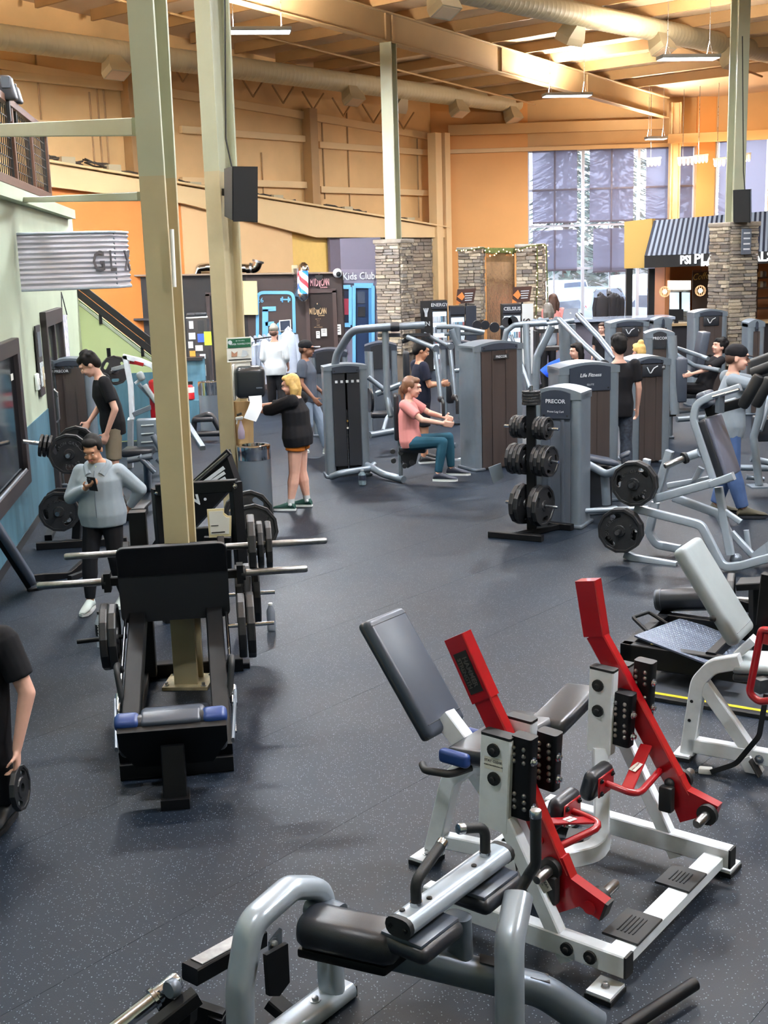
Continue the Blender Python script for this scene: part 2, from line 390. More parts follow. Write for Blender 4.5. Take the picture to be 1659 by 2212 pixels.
# stair flank beyond the wall's end
ST = Frame(wl(UEND, 0, 0), 81.0)
sf = Thing('stair_flank', 'lime green wall of the staircase behind the exercise machines', 'staircase', ST.o)
zt = lambda px, py: ST.a(px, py, 0)
pA, pB = zt(172, 648), zt(352, 788)
sf.part('flank_wall', M_lime, prism([ST.w(-.5, 0, 0), Vector((pB.x, pB.y, 0)), pB, pA, ST.w(-.5, 0, pA.z + .2)], ST.v * .12))
sf.part('wainscot', M_teal, prism([ST.w(-.5, .065, .02), Vector((pB.x, pB.y, .02)) + ST.v * .065, Vector((pB.x, pB.y, 1.18)) + ST.v * .065, ST.w(-.5, .065, 1.18)], ST.v * .01))
sf.part('cap_trim', M_green, bar([pA - Vector((0, 0, .06)), pB - Vector((0, 0, .06))], .15, .05))
nr = (pB - pA).normalized()
for k, (dz, nm) in enumerate(((.10, 'handrail'), (.26, 'handrail'))):
    sf.part(nm, M_blk, bar([pA - nr * .3 + Vector((0, 0, dz)) + ST.v * .1, pB + nr * .5 + Vector((0, 0, dz)) + ST.v * .1], .07, .11))
for t in (.25, .75):
    p = pA.lerp(pB, t); sf.part('rail_bracket', M_blk, bar([p + Vector((0, 0, -.12)) + ST.v * .07, p + Vector((0, 0, .12)) + ST.v * .1], .06, .05, up=ST.u))

# ---- steel columns
def hcol(name, label, base, deg, z0, z1, w, zsplit=None, kind='structure', tf=.03, dep=None, dep1=None):
    """H section; the rear flange may lean back (dep at the foot, dep1 at the top)."""
    fr = Frame((base.x, base.y, 0), deg); t = Thing(name, label, 'column' if label else None, fr.o, kind=kind)
    dep = dep or w; dep1 = dep1 or dep; dz = lambda z: dep + (dep1 - dep) * (z - z0) / (z1 - z0)
    segs = [(z0, z1, M_colpaint)] if zsplit is None else [(z0, zsplit, M_colbeige), (zsplit, z1, M_colpaint)]
    for a, b_, m in segs:
        t.part('flange', m, bar([fr.w(-w/2 + tf/2, 0, a), fr.w(-w/2 + tf/2, 0, b_)], tf, w, up=fr.v, ch=.003))
        t.part('flange', m, bar([fr.w(-w/2 + dz(a) - tf/2, 0, a), fr.w(-w/2 + dz(b_) - tf/2, 0, b_)], tf, w, up=fr.v, ch=.003))
        t.part('web', m, prism([fr.w(-w/2 + tf * .5, 0, a), fr.w(-w/2 + dz(a) - tf * .5, 0, a), fr.w(-w/2 + dz(b_) - tf * .5, 0, b_), fr.w(-w/2 + tf * .5, 0, b_)], fr.v * tf * .6))
    return t, fr
C1 = G(409, 1476)
c1, c1f = hcol('steel_column', 'nearest tan steel column, rising through the black leg press', C1, 6.0, .0, 9.2, .174, 3.57, kind='thing', dep=.18, dep1=.52)
c1.part('base_plate', mat('worn_plate', srgb(196, 180, 142), .6, var=.25, scale=12), box((C1.x, C1.y, .012), (.33, .30, .024), -math.radians(4)))
for sx in (-1, 1):
    for sy in (-1, 1): c1.part('anchor_bolt', M_steel, bolt(c1f.w(sy * .115, sx * .135, .024), (0, 0, 1), .012, .025))
C2 = D(509, 1085, 14.55); C2.z = 0
c2, c2f = hcol('steel_column', 'second tan steel column carrying the paper towel dispenser', C2, 27.0, 0, 9.2, .215, 4.03, kind='thing', dep=.33, dep1=.45)
# green struts from the wall to the first column
for (x0, y0, x1, y1, w) in ((-40, 283, 300, 274, .115), (50, 432, 312, 424, .06)):
    a = FL_.a(x0, y0, .05); b_ = D(x1, y1, C1.y + .02)
    single('trim_1', None, None, M_colpaint, bar([a, b_], .10, w), kind='structure')

# ---- stone clad pillars under two columns and beside the water wall
STONES = []
def stone_meshes():
    rnd = random.Random(3)
    for i in range(8):
        bm = bmesh.new(); bmesh.ops.create_cube(bm, size=1.0)
        bmesh.ops.bevel(bm, geom=[e for e in bm.edges], offset=.09, segments=1, affect='EDGES')
        for v in bm.verts: v.co += Vector((rnd.uniform(-.03, .03), rnd.uniform(-.16, .16), rnd.uniform(-.06, .06)))
        me = bpy.data.meshes.new('stone'); bm.to_mesh(me); bm.free(); me.materials.append(M_stone); STONES.append(me)
stone_meshes()
def stone_face(parent, o, du, dn, width, z0, z1, rowh, rnd, lmin=.13, lmax=.34, limit=300):
    z = z0; n = 0; rot = math.atan2(du.y, du.x)
    while z < z1 - .02:
        h = min(rowh * rnd.uniform(.75, 1.3), z1 - z); x = 0.0
        while x < width - .01 and n < limit:
            l = min(rnd.uniform(lmin, lmax), width - x)
            if width - x - l < .08: l = width - x
            d = rnd.uniform(.05, .085)
            ob = bpy.data.objects.new('stone', rnd.choice(STONES)); COL.objects.link(ob); ob.parent = parent
            p = o + du * (x + l/2) + dn * (d/2 - .02) + Vector((0, 0, z + h/2))
            ob.location = p - parent.location; ob.rotation_euler = (0, 0, rot); ob.scale = (l * .97, d, h * .93); n += 1
            x += l
        z += h
    return n
def pillar(label, c, deg, s, h, zlow, capw=.05, rowh=.085, name='stone_pillar', wd=None):
    fr = Frame((c.x, c.y, 0), deg); t = Thing(name, label, 'pillar', fr.o); rnd = random.Random(int(c.x * 100)); wd = wd or s
    t.part('core', M_core, box(fr.w(0, 0, h/2), (wd - .02, s - .02, h), -math.radians(deg)))
    t.part('cap', M_cap, pad(fr.w(0, 0, h + .045), fr.v * (wd + 2*capw), fr.u * (s + 2*capw), (0, 0, .09), .02, 2))
    # the two sides turned to the room, then the far sides as plain rough faces
    stone_face(t.o, fr.w(-s/2, -wd/2), fr.v, -fr.u, wd, zlow, h, rowh, rnd, limit=150)
    for sg in (1, -1):
        if (fr.v * sg).dot(Vector((-c.x, -c.y, 0))) > 0: stone_face(t.o, fr.w(-s/2 if sg > 0 else s/2, wd/2 * sg), fr.u * sg, fr.v * sg, s, zlow, h, rowh, rnd, limit=150)
    return t, fr
P3 = D(855, 700, 27.0); P3.z = 0
pillar('grey stone clad pillar below the middle steel column', P3, 27, .585, 3.28, .9, rowh=.064)
hcol('column_middle', None, P3, 27, 3.37, roof_z(P3) - .6, .27)
P4 = D(1580, 700, 24.0); P4.z = 0
pillar('grey stone clad pillar in front of the striped awning', P4, -20, .62, 3.36, .7, rowh=.064)
c4, c4f = hcol('column_right', None, P4, -20, 3.45, roof_z(P4) + .2, .26)

# ---- roof: purlins, deck, girder
rf = Thing('ceiling', None, None, (0, 0, 8), kind='structure')
def on_roof(sa, sb, dz=0):                       # sa from the far corner back along -A, sb along B
    p = CORNER - UA * sa + UB * sb; p = Vector((p.x, p.y, 0)); p.z = roof_z(p) + dz; return p
XC, YE = CORNER.x, 38.25
rf.part('deck', M_ceil, prism([Vector((x, y, roof_z((x, y)) + .26)) for x, y in ((-26, -8), (26, -8), (26, 24), (XC + 16.6, 32.2), (XC + 8.9, YE), (XC - .6, YE), (-14.5, 19.0), (-26, 9))], (0, 0, .06)))
sa = -1.2
while sa < 30:
    a, b_ = on_roof(sa, -21, .11), on_roof(sa, min(-.2, (.766 * sa - .15) / .643) if sa < 25 else 8, .11)
    rf.part('purlin', M_purl, bar([a, b_], .07, .24)); sa += 1.42
# thin sprinkler pipes and tie rods under the purlins
for sb, r in ((-2.6, .025), (-4.9, .03), (-9.5, .03), (-13.0, .025)):
    rf.part('sprinkler_pipe', M_purl, tube([on_roof(max(-1, (.643 * sb + .4) / .766), sb, -.16), on_roof(24, sb, -.16)], r, n=8))
# girder over the middle column
GB = (P3 - CORNER).dot(UB)
gd = Thing('ceiling_girder', None, None, P3, kind='structure')
def on_g(sa, dz, sb=0): return on_roof(sa, GB + sb, dz)
S3 = (CORNER - P3).dot(UA)
M_gird = mat('girder_paint', srgb(168, 138, 98), .5, var=.05, scale=1.5)
gd.part('web', M_gird, prism([on_g(-3.2, -.55), on_g(24, -.62), on_g(24, 0), on_g(-3.2, 0)], UB * .03))
gd.part('flange', M_gird, bar([on_g(-3.2, -.56), on_g(24, -.63)], .22, .03)); gd.part('flange', M_gird, bar([on_g(-3.2, -.01), on_g(24, -.01)], .22, .03))
for s in (S3 - .11, S3 + .11, S3 - 4.2, S3 - 8.2, S3 + 5): gd.part('stiffener', M_gird, prism([on_g(s, -.55, -.06), on_g(s, -.02, -.06), on_g(s, -.02, .06), on_g(s, -.55, .06)], UA * .02))

# ---- long tan wall (left rear) with girts, sheets, eave zigzag and sloping fascia
FA = Frame(CORNER, AX_A)
wa = Thing('wall_rear_left', None, None, CORNER, kind='structure')
LA = -26.0
wa.part('sheet', M_insul, prism([FA.w(LA, -.35, 0), FA.w(.4, -.35, 0), FA.w(.4, -.35, 8.0), FA.w(LA, -.35, 9.5)], FA.v * .06))
for px0, py0, px1, py1 in ((1, 163, 300, 190), (390, 279, 667, 302), (688, 313, 940, 331), (391, 388, 660, 402), (691, 410, 940, 417), (60, 258, 300, 292)):
    a, b_ = FA.a(px0, py0, -.25), FA.a(px1, py1, -.25); zz = (a.z + b_.z)/2; a.z = b_.z = zz
    wa.part('girt', M_fascia, bar([a, b_], .12, .17))
def on_eave(px, py): return FA.a(px, py, -.28)
e0, e1 = on_eave(390, 205), on_eave(955, 300)
ed = (e1 - e0) / (e1.x - e0.x); ee = e0 + ed * (FA.w(LA, 0).x - e0.x)
wa.part('eave_strut', M_fascia, bar([ee, e1], .14, .2))
for k in range(9):                                  # zigzag bracing under the roof edge
    x0 = 545 + k * 68 - 3 * k if k < 6 else 545 - 76 * (k - 5)
    f = lambda x, y: FA.a(x, y + (x - 560) * .213, -.12)
    wa.part('brace', M_purl, tube([f(x0 - 22, 178), f(x0 + 2, 212)], .025, n=6), tube([f(x0 + 2, 212), f(x0 + 24, 172)], .025, n=6))
for px_, a0, a1 in ((677, 236, 456), (294, 120, 400)):
    a, b_ = FA.a(px_, a1, -.15), FA.a(px_, a0, -.15); b_.x, b_.y = a.x, a.y
    wa.part('wall_post', M_purl, bar([a, b_], .3, .3, up=FA.u))
for px_, a0, a1 in ((574, 330, 520), (757, 240, 470), (702, 260, 430), (905, 300, 470), (96, 110, 340), (205, 200, 360), (222, 165, 360), (236, 165, 360)):
    a, b_ = FA.a(px_, a1, -.3), FA.a(px_, a0, -.3); b_.x, b_.y = a.x, a.y
    wa.part('conduit', M_purl, tube([a, b_], .02, n=6))
# sloping fascia and painted panels below it
def fa(px, py, v): return FA.a(px, py, v)
wa.part('fascia', M_fascia, prism([fa(60, 345, .25), fa(300, 388, .25), fa(965, 494, .25), fa(965, 513, .25), fa(680, 513, .25), fa(395, 440, .25), fa(60, 398, .25)], FA.v * .12))
wa.part('fascia_cap', M_fascia, bar([fa(60, 342, .28), fa(965, 491, .28)], .26, .05))
def panel(nm, m, x0, x1, yt0, yt1, v, yb=720):
    a, b_, c, d = fa(x0, yt0, v), fa(x1, yt1, v), None, None
    wa.part(nm, m, prism([a, b_, Vector((b_.x, b_.y, 0)), Vector((a.x, a.y, 0))], FA.v * .08))
panel('orange_panel', M_orange, 20, 395, 396, 440, .10)
panel('peach_panel', M_peach, 388, 628, 438, 500, .12)
panel('yellow_panel', M_yellow, 628, 709, 497, 512, .02)
panel('purple_panel', M_purple, 709, 813, 511, 511, .14)
# cable tray clutter on the fascia
for k, (x0, y0, x1, y1) in enumerate(((105, 345, 180, 358), (185, 352, 300, 384), (385, 398, 450, 412), (552, 424, 640, 441), (705, 450, 790, 464), (865, 476, 900, 484))):
    cs = []
    rnd = random.Random(k)
    for j in range(4):
        a, b_ = fa(x0, y0 - 1, .10), fa(x1, y1 - 1, .10)
        P = [a.lerp(b_, t) + Vector((0, 0, rnd.uniform(-.02, .10))) + FA.v * rnd.uniform(-.1, .05) for t in (0, .2, .4, .6, .8, 1)]
        cs.append(tube(P, .02, .1, n=6))
    wa.part('cable_bundle', mat('cable_grey', srgb(70, 62, 54), .6), *cs)
    p = fa((x0 + x1)/2, (y0 + y1)/2 - 4, .12); wa.part('junction_box', M_duct, box(p, (.35, .2, .16), math.radians(50)))
# stone facing in the corner bay
sb = Thing('wall_stone_bay', None, None, fa(815, 513, .15), kind='structure'); sb.o.location.z = 0; sb.M = Matrix.Translation(sb.o.location); sb.Mi = sb.M.inverted()
q0, q1 = fa(806, 513, .12), fa(938, 513, .12); q0.z = q1.z = 0
sb.part('backing', M_core, prism([q0, q1, q1 + Vector((0, 0, 3.63)), q0 + Vector((0, 0, 3.63))], FA.v * .06))
stone_face(sb.o, q0 + FA.v * .03, FA.u, FA.v, (q1 - q0).length, 1.2, 3.62, .105, random.Random(5), .25, .6, 300)
# corner posts
for px_, w_ in ((948, .3), (968, .26)):
    a, b_ = FA.a(px_, 760, .25), FA.a(px_ - 6, 288, .25); wa.part('corner_post', M_fascia, bar([Vector((a.x, a.y, 0)), Vector((a.x, a.y, b_.z))], w_, w_, up=FA.u))

# ---- window wall
YW = 38.0
ww = Thing('wall_window', None, None, D(1100, 560, YW), kind='structure'); ww.o.location.z = 0; ww.M = Matrix.Translation(ww.o.location); ww.Mi = ww.M.inverted()
def wp(px, py, dy=0.0): return D(px, py, YW + dy)
XL, XW0, XW1 = wp(968, 500).x, wp(1141, 500).x, wp(1500, 450).x
ZW = wp(1150, 327).z; ZTOP = 8.6
ww.part('orange_bay', M_orange if False else mat('amber_paint', srgb(232, 168, 98), .6, var=.05, scale=.8), box(((XL - .9 + XW0)/2, YW + .1, ZTOP/2), (XW0 - XL + .9, .2, ZTOP)))
ww.part('header', M_tan, box(((XW0 + XW1)/2 + .0, YW + .1, (ZW + ZTOP)/2), (XW1 - XW0, .2, ZTOP - ZW)))
ww.part('header_rail', M_fascia, bar([Vector((XL, YW - .05, ZW + .06)), Vector((XW1 + .4, YW - .05, ZW + .06))], .12, .12))
ww.part('upper_beam', M_tan, bar([wp(968, 282, -.2), wp(1432, 268, -.2)], .2, .3))
ww.part('jamb', mat('amber_paint', srgb(232, 158, 78)), box((XW1 + .28, YW + .1, ZTOP/2), (.56, .5, ZTOP)))
ww.part('sill', M_tan, box(((XW0 + XW1)/2, YW + .1, .15), (XW1 - XW0, .2, .3)))
p5 = wp(1441, 560); p5 = Vector((p5.x, YW - .7, 0))
cc = Thing('column_window', None, None, p5, kind='structure')
for dx in (-.13, .13): cc.part('flange', M_fascia, box((p5.x + dx, p5.y, 3.6), (.035, .3, 7.2)))
cc.part('web', M_fascia, box((p5.x, p5.y, 3.6), (.26, .03, 7.2)))
cc.part('cross_beam', M_tan, bar([D(1446, 300, YW - .9), D(1760, 286, YW - 4)], .16, .26))
M_frame = mat('window_frame', srgb(206, 210, 222), .4)
M_mull = mat('mullion_dark', srgb(96, 90, 104), .5)
M_glass = mat('window_glass', (.9, .95, 1), .05, alpha=.12, spec=.5)
def shade_mat():
    m = bpy.data.materials.new('solar_shade'); m.use_nodes = True; nt = m.node_tree; nt.nodes.remove(nt.nodes['Principled BSDF']); out = nt.nodes['Material Output']
    tr = nt.nodes.new('ShaderNodeBsdfTransparent'); tr.inputs['Color'].default_value = (.85, .84, .9, 1)
    df = nt.nodes.new('ShaderNodeBsdfDiffuse'); df.inputs['Color'].default_value = (*srgb(150, 140, 150), 1)
    tl = nt.nodes.new('ShaderNodeBsdfTranslucent'); tl.inputs['Color'].default_value = (*srgb(166, 163, 174), 1)
    m1 = nt.nodes.new('ShaderNodeMixShader'); m2 = nt.nodes.new('ShaderNodeMixShader'); m1.inputs[0].default_value = .72; m2.inputs[0].default_value = .30
    nt.links.new(df.outputs[0], m1.inputs[1]); nt.links.new(tl.outputs[0], m1.inputs[2]); nt.links.new(m1.outputs[0], m2.inputs[1]); nt.links.new(tr.outputs[0], m2.inputs[2]); nt.links.new(m2.outputs[0], out.inputs['Surface'])
    return m
M_shade = shade_mat()
def window(n, x0, x1, z0, z1, xs, zs, Yp, shades):
    w = Thing('window_%d' % n, None, None, (x0, Yp, 0), kind='structure')
    xs = [x0] + xs + [x1]; zz = [z0] + zs + [z1]
    for i, x in enumerate(xs): w.part('mullion', M_frame, box((x, Yp, (z0 + z1)/2), (.09 if i % 2 == 0 else .05, .12, z1 - z0)))
    for z in zz: w.part('transom', M_frame, box(((x0 + x1)/2, Yp, z), (x1 - x0, .1, .07)))
    for i in range(len(xs) - 1):
        for j in range(len(zz) - 1):
            w.part('pane', M_glass, box(((xs[i] + xs[i+1])/2, Yp + .02, (zz[j] + zz[j+1])/2), (xs[i+1] - xs[i] - .05, .012, zz[j+1] - zz[j] - .05)))
    return w
wx = lambda px, py=450: wp(px, py).x
window(1, XW0, XW1, .3, ZW, [wx(1197), wx(1260), wx(1319), wx(1380), wx(1440)], [wp(1150, 583).z, wp(1150, 490).z, wp(1150, 412).z], YW + .1, None)
def shade(label, x0, x1, ztop, zbot, Y, splits):
    t = Thing('roller_shade', label, 'shade', ((x0 + x1)/2, Y, zbot))
    n = 6; P = []
    t.part('fabric', M_shade, box(((x0 + x1)/2, Y, (ztop + zbot)/2), (x1 - x0, .008, ztop - zbot)))
    t.part('hem_bar', M_mull, box(((x0 + x1)/2, Y, zbot), (x1 - x0, .03, .05)))
    t.part('seam', M_mull, *[box((x, Y - .012, (ztop + zbot)/2), (.05, .012, ztop - zbot)) for x in splits])
    t.part('crossbar', M_mull, *[box(((x0 + x1)/2, Y - .012, z), (x1 - x0, .012, .05)) for z in (wp(1150, 412).z,)])
z49 = wp(1150, 491).z
for i, (a, b_, s, w_) in enumerate(((1150, 1246, 1198, 'left'), (1273, 1367, 1320, 'middle'), (1394, 1494, 1445, 'right'))):
    shade('upper grey solar shade, %s of the three on the big window' % w_, wx(a), wx(b_), ZW, z49 + .12, YW - .04, [wx(s)])
    shade('lower grey solar shade, %s of the three on the big window' % w_, wx(a if i == 0 else a + 8), wx(b_), z49 - .1, wp(1200, 584 if i == 0 else 590).z, YW - .05, [wx(s)])
# right window wall, turning towards the room
R0 = Vector((XW1 + .56, YW, 0)); R1 = Vector((XW1 + 8.6, YW - 6.0, 0)); FR = Frame(R0, math.degrees(math.atan2(R1.x - R0.x, R1.y - R0.y))); LR = (R1 - R0).length
wr = Thing('wall_right', None, None, R0, kind='structure')
ZR = FR.a(1560, 305, 0).z
wr.part('header', M_tan, prism([FR.w(0, 0, ZR), FR.w(LR, 0, ZR), FR.w(LR, 0, ZTOP + .5), FR.w(0, 0, ZTOP + .5)], FR.v * .2))
wr.part('sill', M_tan, prism([FR.w(0, 0, 0), FR.w(LR, 0, 0), FR.w(LR, 0, .3), FR.w(0, 0, .3)], FR.v * .2))
w2 = Thing('window_2', None, None, R0, kind='structure')
for k in range(7):
    u = .1 + k * (LR - .2)/6; w2.part('mullion', M_frame, bar([FR.w(u, 0, .3), FR.w(u, 0, ZR)], .1, .1, up=FR.u))
    if k < 6:
        for z0_, z1_ in ((.3, 3.2), (3.2, ZR)): w2.part('pane', M_glass, prism([FR.w(u, 0, z0_), FR.w(u + (LR - .2)/6, 0, z0_), FR.w(u + (LR - .2)/6, 0, z1_), FR.w(u, 0, z1_)], FR.v * .01))
for z in (.3, 3.2, ZR): w2.part('transom', M_frame, bar([FR.w(0, 0, z), FR.w(LR, 0, z)], .1, .07))
for k in range(6):
    u = .1 + k * (LR - .2)/6; t = Thing('roller_shade', 'long grey solar shade on the side window above the striped awning, %s from the corner' % ('first', 'second', 'third', 'fourth', 'fifth', 'sixth')[k], 'shade', FR.w(u, .06, 2.4))
    t.part('fabric', M_shade, prism([FR.w(u + .1, .06, 2.4), FR.w(u + (LR - .2)/6 - .1, .06, 2.4), FR.w(u + (LR - .2)/6 - .1, .06, ZR), FR.w(u + .1, .06, ZR)], FR.v * .008))
    t.part('hem_bar', M_mull, bar([FR.w(u + .1, .06, 2.4), FR.w(u + (LR - .2)/6 - .1, .06, 2.4)], .03, .05))
single('wall_far_right', None, None, M_tan, prism([R1, R1 + Vector((6, -60, 0)), R1 + Vector((6, -60, 10)), R1 + Vector((0, 0, 10))], (.2, 0, 0)), kind='structure')
# ================================================================== ducts and lamps
def duct(label, a, b_, r, taps, extra=()):
    t = Thing('air_duct', label, 'duct', (a + b_)/2)
    ax = (b_ - a).normalized(); L = (b_ - a).length; pr = []; s = 0.0
    while s < L:                                      # spiral-lock ribs
        pr += [(r, s), (r, s + .10), (r + .005, s + .115), (r + .005, s + .125), (r, s + .14)]; s += .14
    t.part('pipe', M_duct, lathe(pr, a, ax, 20))
    for e in extra: t.part('end_section', M_duct, e)
    side = ax.cross(Vector((0, 0, 1)))
    for d, sg in taps:
        p = a + ax * d; dn = (Vector((0, 0, -1)) + side * sg * .55).normalized()
        x = ax; y = dn.cross(ax)
        c0 = p + dn * (r * .8); c1_ = p + dn * (r + .2); c2_ = p + dn * (r + .34)
        def rect(c, w, h): return [c + x * w/2 + y * h/2, c - x * w/2 + y * h/2, c - x * w/2 - y * h/2, c + x * w/2 - y * h/2]
        V = rect(c0, .30, .30) + rect(c1_, .52, .34) + rect(c2_, .52, .34); Fq = [(k + 4*j, (k+1) % 4 + 4*j, (k+1) % 4 + 4*j + 4, k + 4*j + 4) for j in (0, 1) for k in range(4)] + [(8, 9, 10, 11), (3, 2, 1, 0)]
        o = t.part('register_boot', M_duct, (V, Fq), smooth=0)
        t.part('grille', M_ceil, prism(rect(c2_ + dn * .003, .44, .27), dn * .006), under=o, smooth=0)
    return t
d1a, d1b = Vector((-7.9, 21.2, 7.38)), Vector((5.9, 37.45, 7.38))
p0 = G(0, 80, 7.38); p1 = G(1329, 254, 7.38)
ax = (p1 - p0).normalized()
duct('long round spiral duct along the left rear wall', p0 - ax * 4, p1, .245, [(4 + k, s) for k, s in ((2.55, 1), (10.0, 1), (12.3, -1), (14.5, 1), (17.2, 1))],
     [tube([p1 - ax * .2, p1 + ax * .25, p1 + Vector((1.5, .3, 0)), p1 + Vector((3.4, .5, 0))], .245, .4, n=18)])
q0, q1 = G(1226, 26, 7.55), G(1564, 95, 7.55); ax2 = (q1 - q0).normalized()
duct('round spiral duct high on the right under the roof', q0 - ax2 * 6.5, q1 + ax2 * 6, .225, [(2.6, 1), (6.9, -1), (9.6, 1), (12.6, 1)])
def highbay(label, c, deg, power, L=1.2, Wd=.38, seen=True):
    fr = Frame((c[0], c[1], 0), deg); z = c[2]; t = Thing('ceiling_lamp', label, 'lamp', (c[0], c[1], z), group='linear high bay lamps')
    t.part('housing', mat('lamp_housing', srgb(150, 148, 142), .4), pad(fr.w(0, 0, z + .04), fr.u * L, fr.v * Wd, (0, 0, .07), .012, 2))
    t.part('diffuser', M_glow, box(fr.w(0, 0, z), (Wd - .05, L - .05, .012), -math.radians(deg)))
    zr = roof_z(c) + .1
    for s in (-1, 1):
        t.part('hanger', M_steel, *[tube([fr.w(s * L * .36, 0, zr), fr.w(s * L * .36, 0, z + .35)], .006, n=5), tube([fr.w(s * L * .36, 0, z + .35), fr.w(s * L * .36, Wd * .4, z + .06)], .005, n=5), tube([fr.w(s * L * .36, 0, z + .35), fr.w(s * L * .36, -Wd * .4, z + .06)], .005, n=5)])
    ld = bpy.data.lights.new('lamp_light', 'AREA'); ld.shape = 'RECTANGLE'; ld.size = Wd; ld.size_y = L; ld.energy = power; ld.color = (.84, .92, 1.0); ld.spread = math.pi
    lo = bpy.data.objects.new('lamp_light', ld); COL.objects.link(lo); lo.parent = t.o; lo.rotation_euler = (0, 0, -math.radians(deg)); lo.location = (0, 0, -.02)
    lu = bpy.data.lights.new('added_uplight', 'AREA'); lu.shape = 'RECTANGLE'; lu.size = Wd; lu.size_y = L; lu.energy = power * .8; lu.color = (1.0, .93, .82)  # upward light added to each fixture to brighten the roof and walls
    l2 = bpy.data.objects.new('added_uplight', lu); COL.objects.link(l2); l2.parent = t.o; l2.rotation_euler = (math.pi, 0, -math.radians(deg)); l2.location = (0, 0, .09)
    return t
LAMP_W = 310
highbay('lit linear lamp left of the middle column', D(557, 70, 23.0), 82, LAMP_W * 3.0)
highbay('lit linear lamp hanging beside the end of the long duct', D(1225, 208, 31.0), 82, LAMP_W * 1.7)
highbay('lit linear lamp at upper right below the right duct', D(1487, 128, 25.0), 82, LAMP_W)
highbay('small far lit lamp near the window header', D(1417, 301, 35.5), 82, LAMP_W * .5, .6, .3)
for i, (x, y) in enumerate(((-2.6, 15.0), (3.4, 15.5), (-3.4, 10.5), (2.6, 8.5), (-2.6, 3.0), (5.0, 3.5), (8.5, 9.0), (9.5, 17.5), (-9.0, 19.5), (4.0, 18.8))):
    p = Vector((x, y, 0)); p.z = min(roof_z(p) - .9, 7.4)
    if i >= 9: p.z = roof_z(p) - .35
    highbay('linear ceiling lamp hanging high over ' + ('the left plate tree', 'the middle plate tree', 'the leg press', 'the red lever machine', 'the front left corner', 'the front right corner', 'the white bench at right', 'the far right machines', 'the mezzanine', 'the weight towers', 'the barber roof')[i], p, 82, LAMP_W * (1, 1, .8, 1.5, .35, 1.2, 1, 1, 4, 1)[i])
# ================================================================== machine materials
M_wht = mat('white_powder_coat', srgb(236, 238, 240), .32, var=.05, scale=14, coat=.2)
M_red = mat('red_powder_coat', srgb(158, 12, 22), .3, var=.06, scale=10, coat=.3)
M_sil = mat('silver_powder_coat', srgb(168, 176, 184), .3, .3, var=.04, scale=12, coat=.2)
M_sild = mat('slate_powder_coat', srgb(104, 112, 122), .35, .4, var=.05, scale=12)
M_bk = mat('black_powder_coat', srgb(10, 11, 14), .5, var=.12, scale=9, spec=.25)
M_vin = mat('black_vinyl', srgb(34, 36, 42), .34, var=.12, scale=7, bump=.06, bscale=220)
M_ving = mat('charcoal_vinyl', srgb(66, 72, 84), .36, var=.08, scale=5, bump=.05, bscale=240)
M_vinl = mat('pale_grey_vinyl', srgb(150, 156, 156), .45, var=.07, scale=5, bump=.06, bscale=240)
M_vblue = mat('blue_vinyl', srgb(30, 56, 114), .38, var=.1, scale=7)
M_rub = mat('black_rubber', srgb(18, 19, 21), .6)
M_grip = mat('foam_grip', srgb(26, 28, 31), .55, bump=.1, bscale=200)
M_ss = mat('polished_steel', (.62, .63, .66), .2, 1.0, rvar=.08, scale=30)
M_dst = mat('worn_steel', (.30, .29, .28), .32, 1.0, var=.2, scale=25)
M_iron = mat('cast_iron_plate', srgb(36, 36, 38), .45, .15, var=.16, scale=16, bump=.1, bscale=90)
M_lab = mat('sticker_white', srgb(226, 220, 208), .5)
M_ink = mat('black_ink', srgb(24, 22, 22), .6)
M_letter = mat('pale_lettering', srgb(208, 210, 212), .5)
def horn(t, p, d, L, r=.025, collar=True, m=None, under=None):
    d = Vector(d).normalized(); p = Vector(p)
    o = t.part('weight_horn', m or M_dst, lathe([(r * .9, 0), (r, .01), (r, L - .012), (r * .75, L)], p, d, 14), under=under)
    if collar: t.part('collar', M_rub, lathe([(r, 0), (r + .026, 0), (r + .026, .028), (r, .032)], p, d, 16), under=o)
    return o
def feet(t, p, fr, w=.13, l=.11):
    o = t.part('foot_plate', M_wht, box(Vector(p) + Vector((0, 0, .03)), (w, l, .014), -math.radians(fr.deg)))
    t.part('rubber_foot', M_rub, box(Vector(p) + Vector((0, 0, .0115)), (w + .01, l + .01, .023), -math.radians(fr.deg)), under=o)
    t.part('foot_bolt', M_steel, bolt(Vector(p) + Vector((0, 0, .037)), (0, 0, 1), .011, .02), under=o)
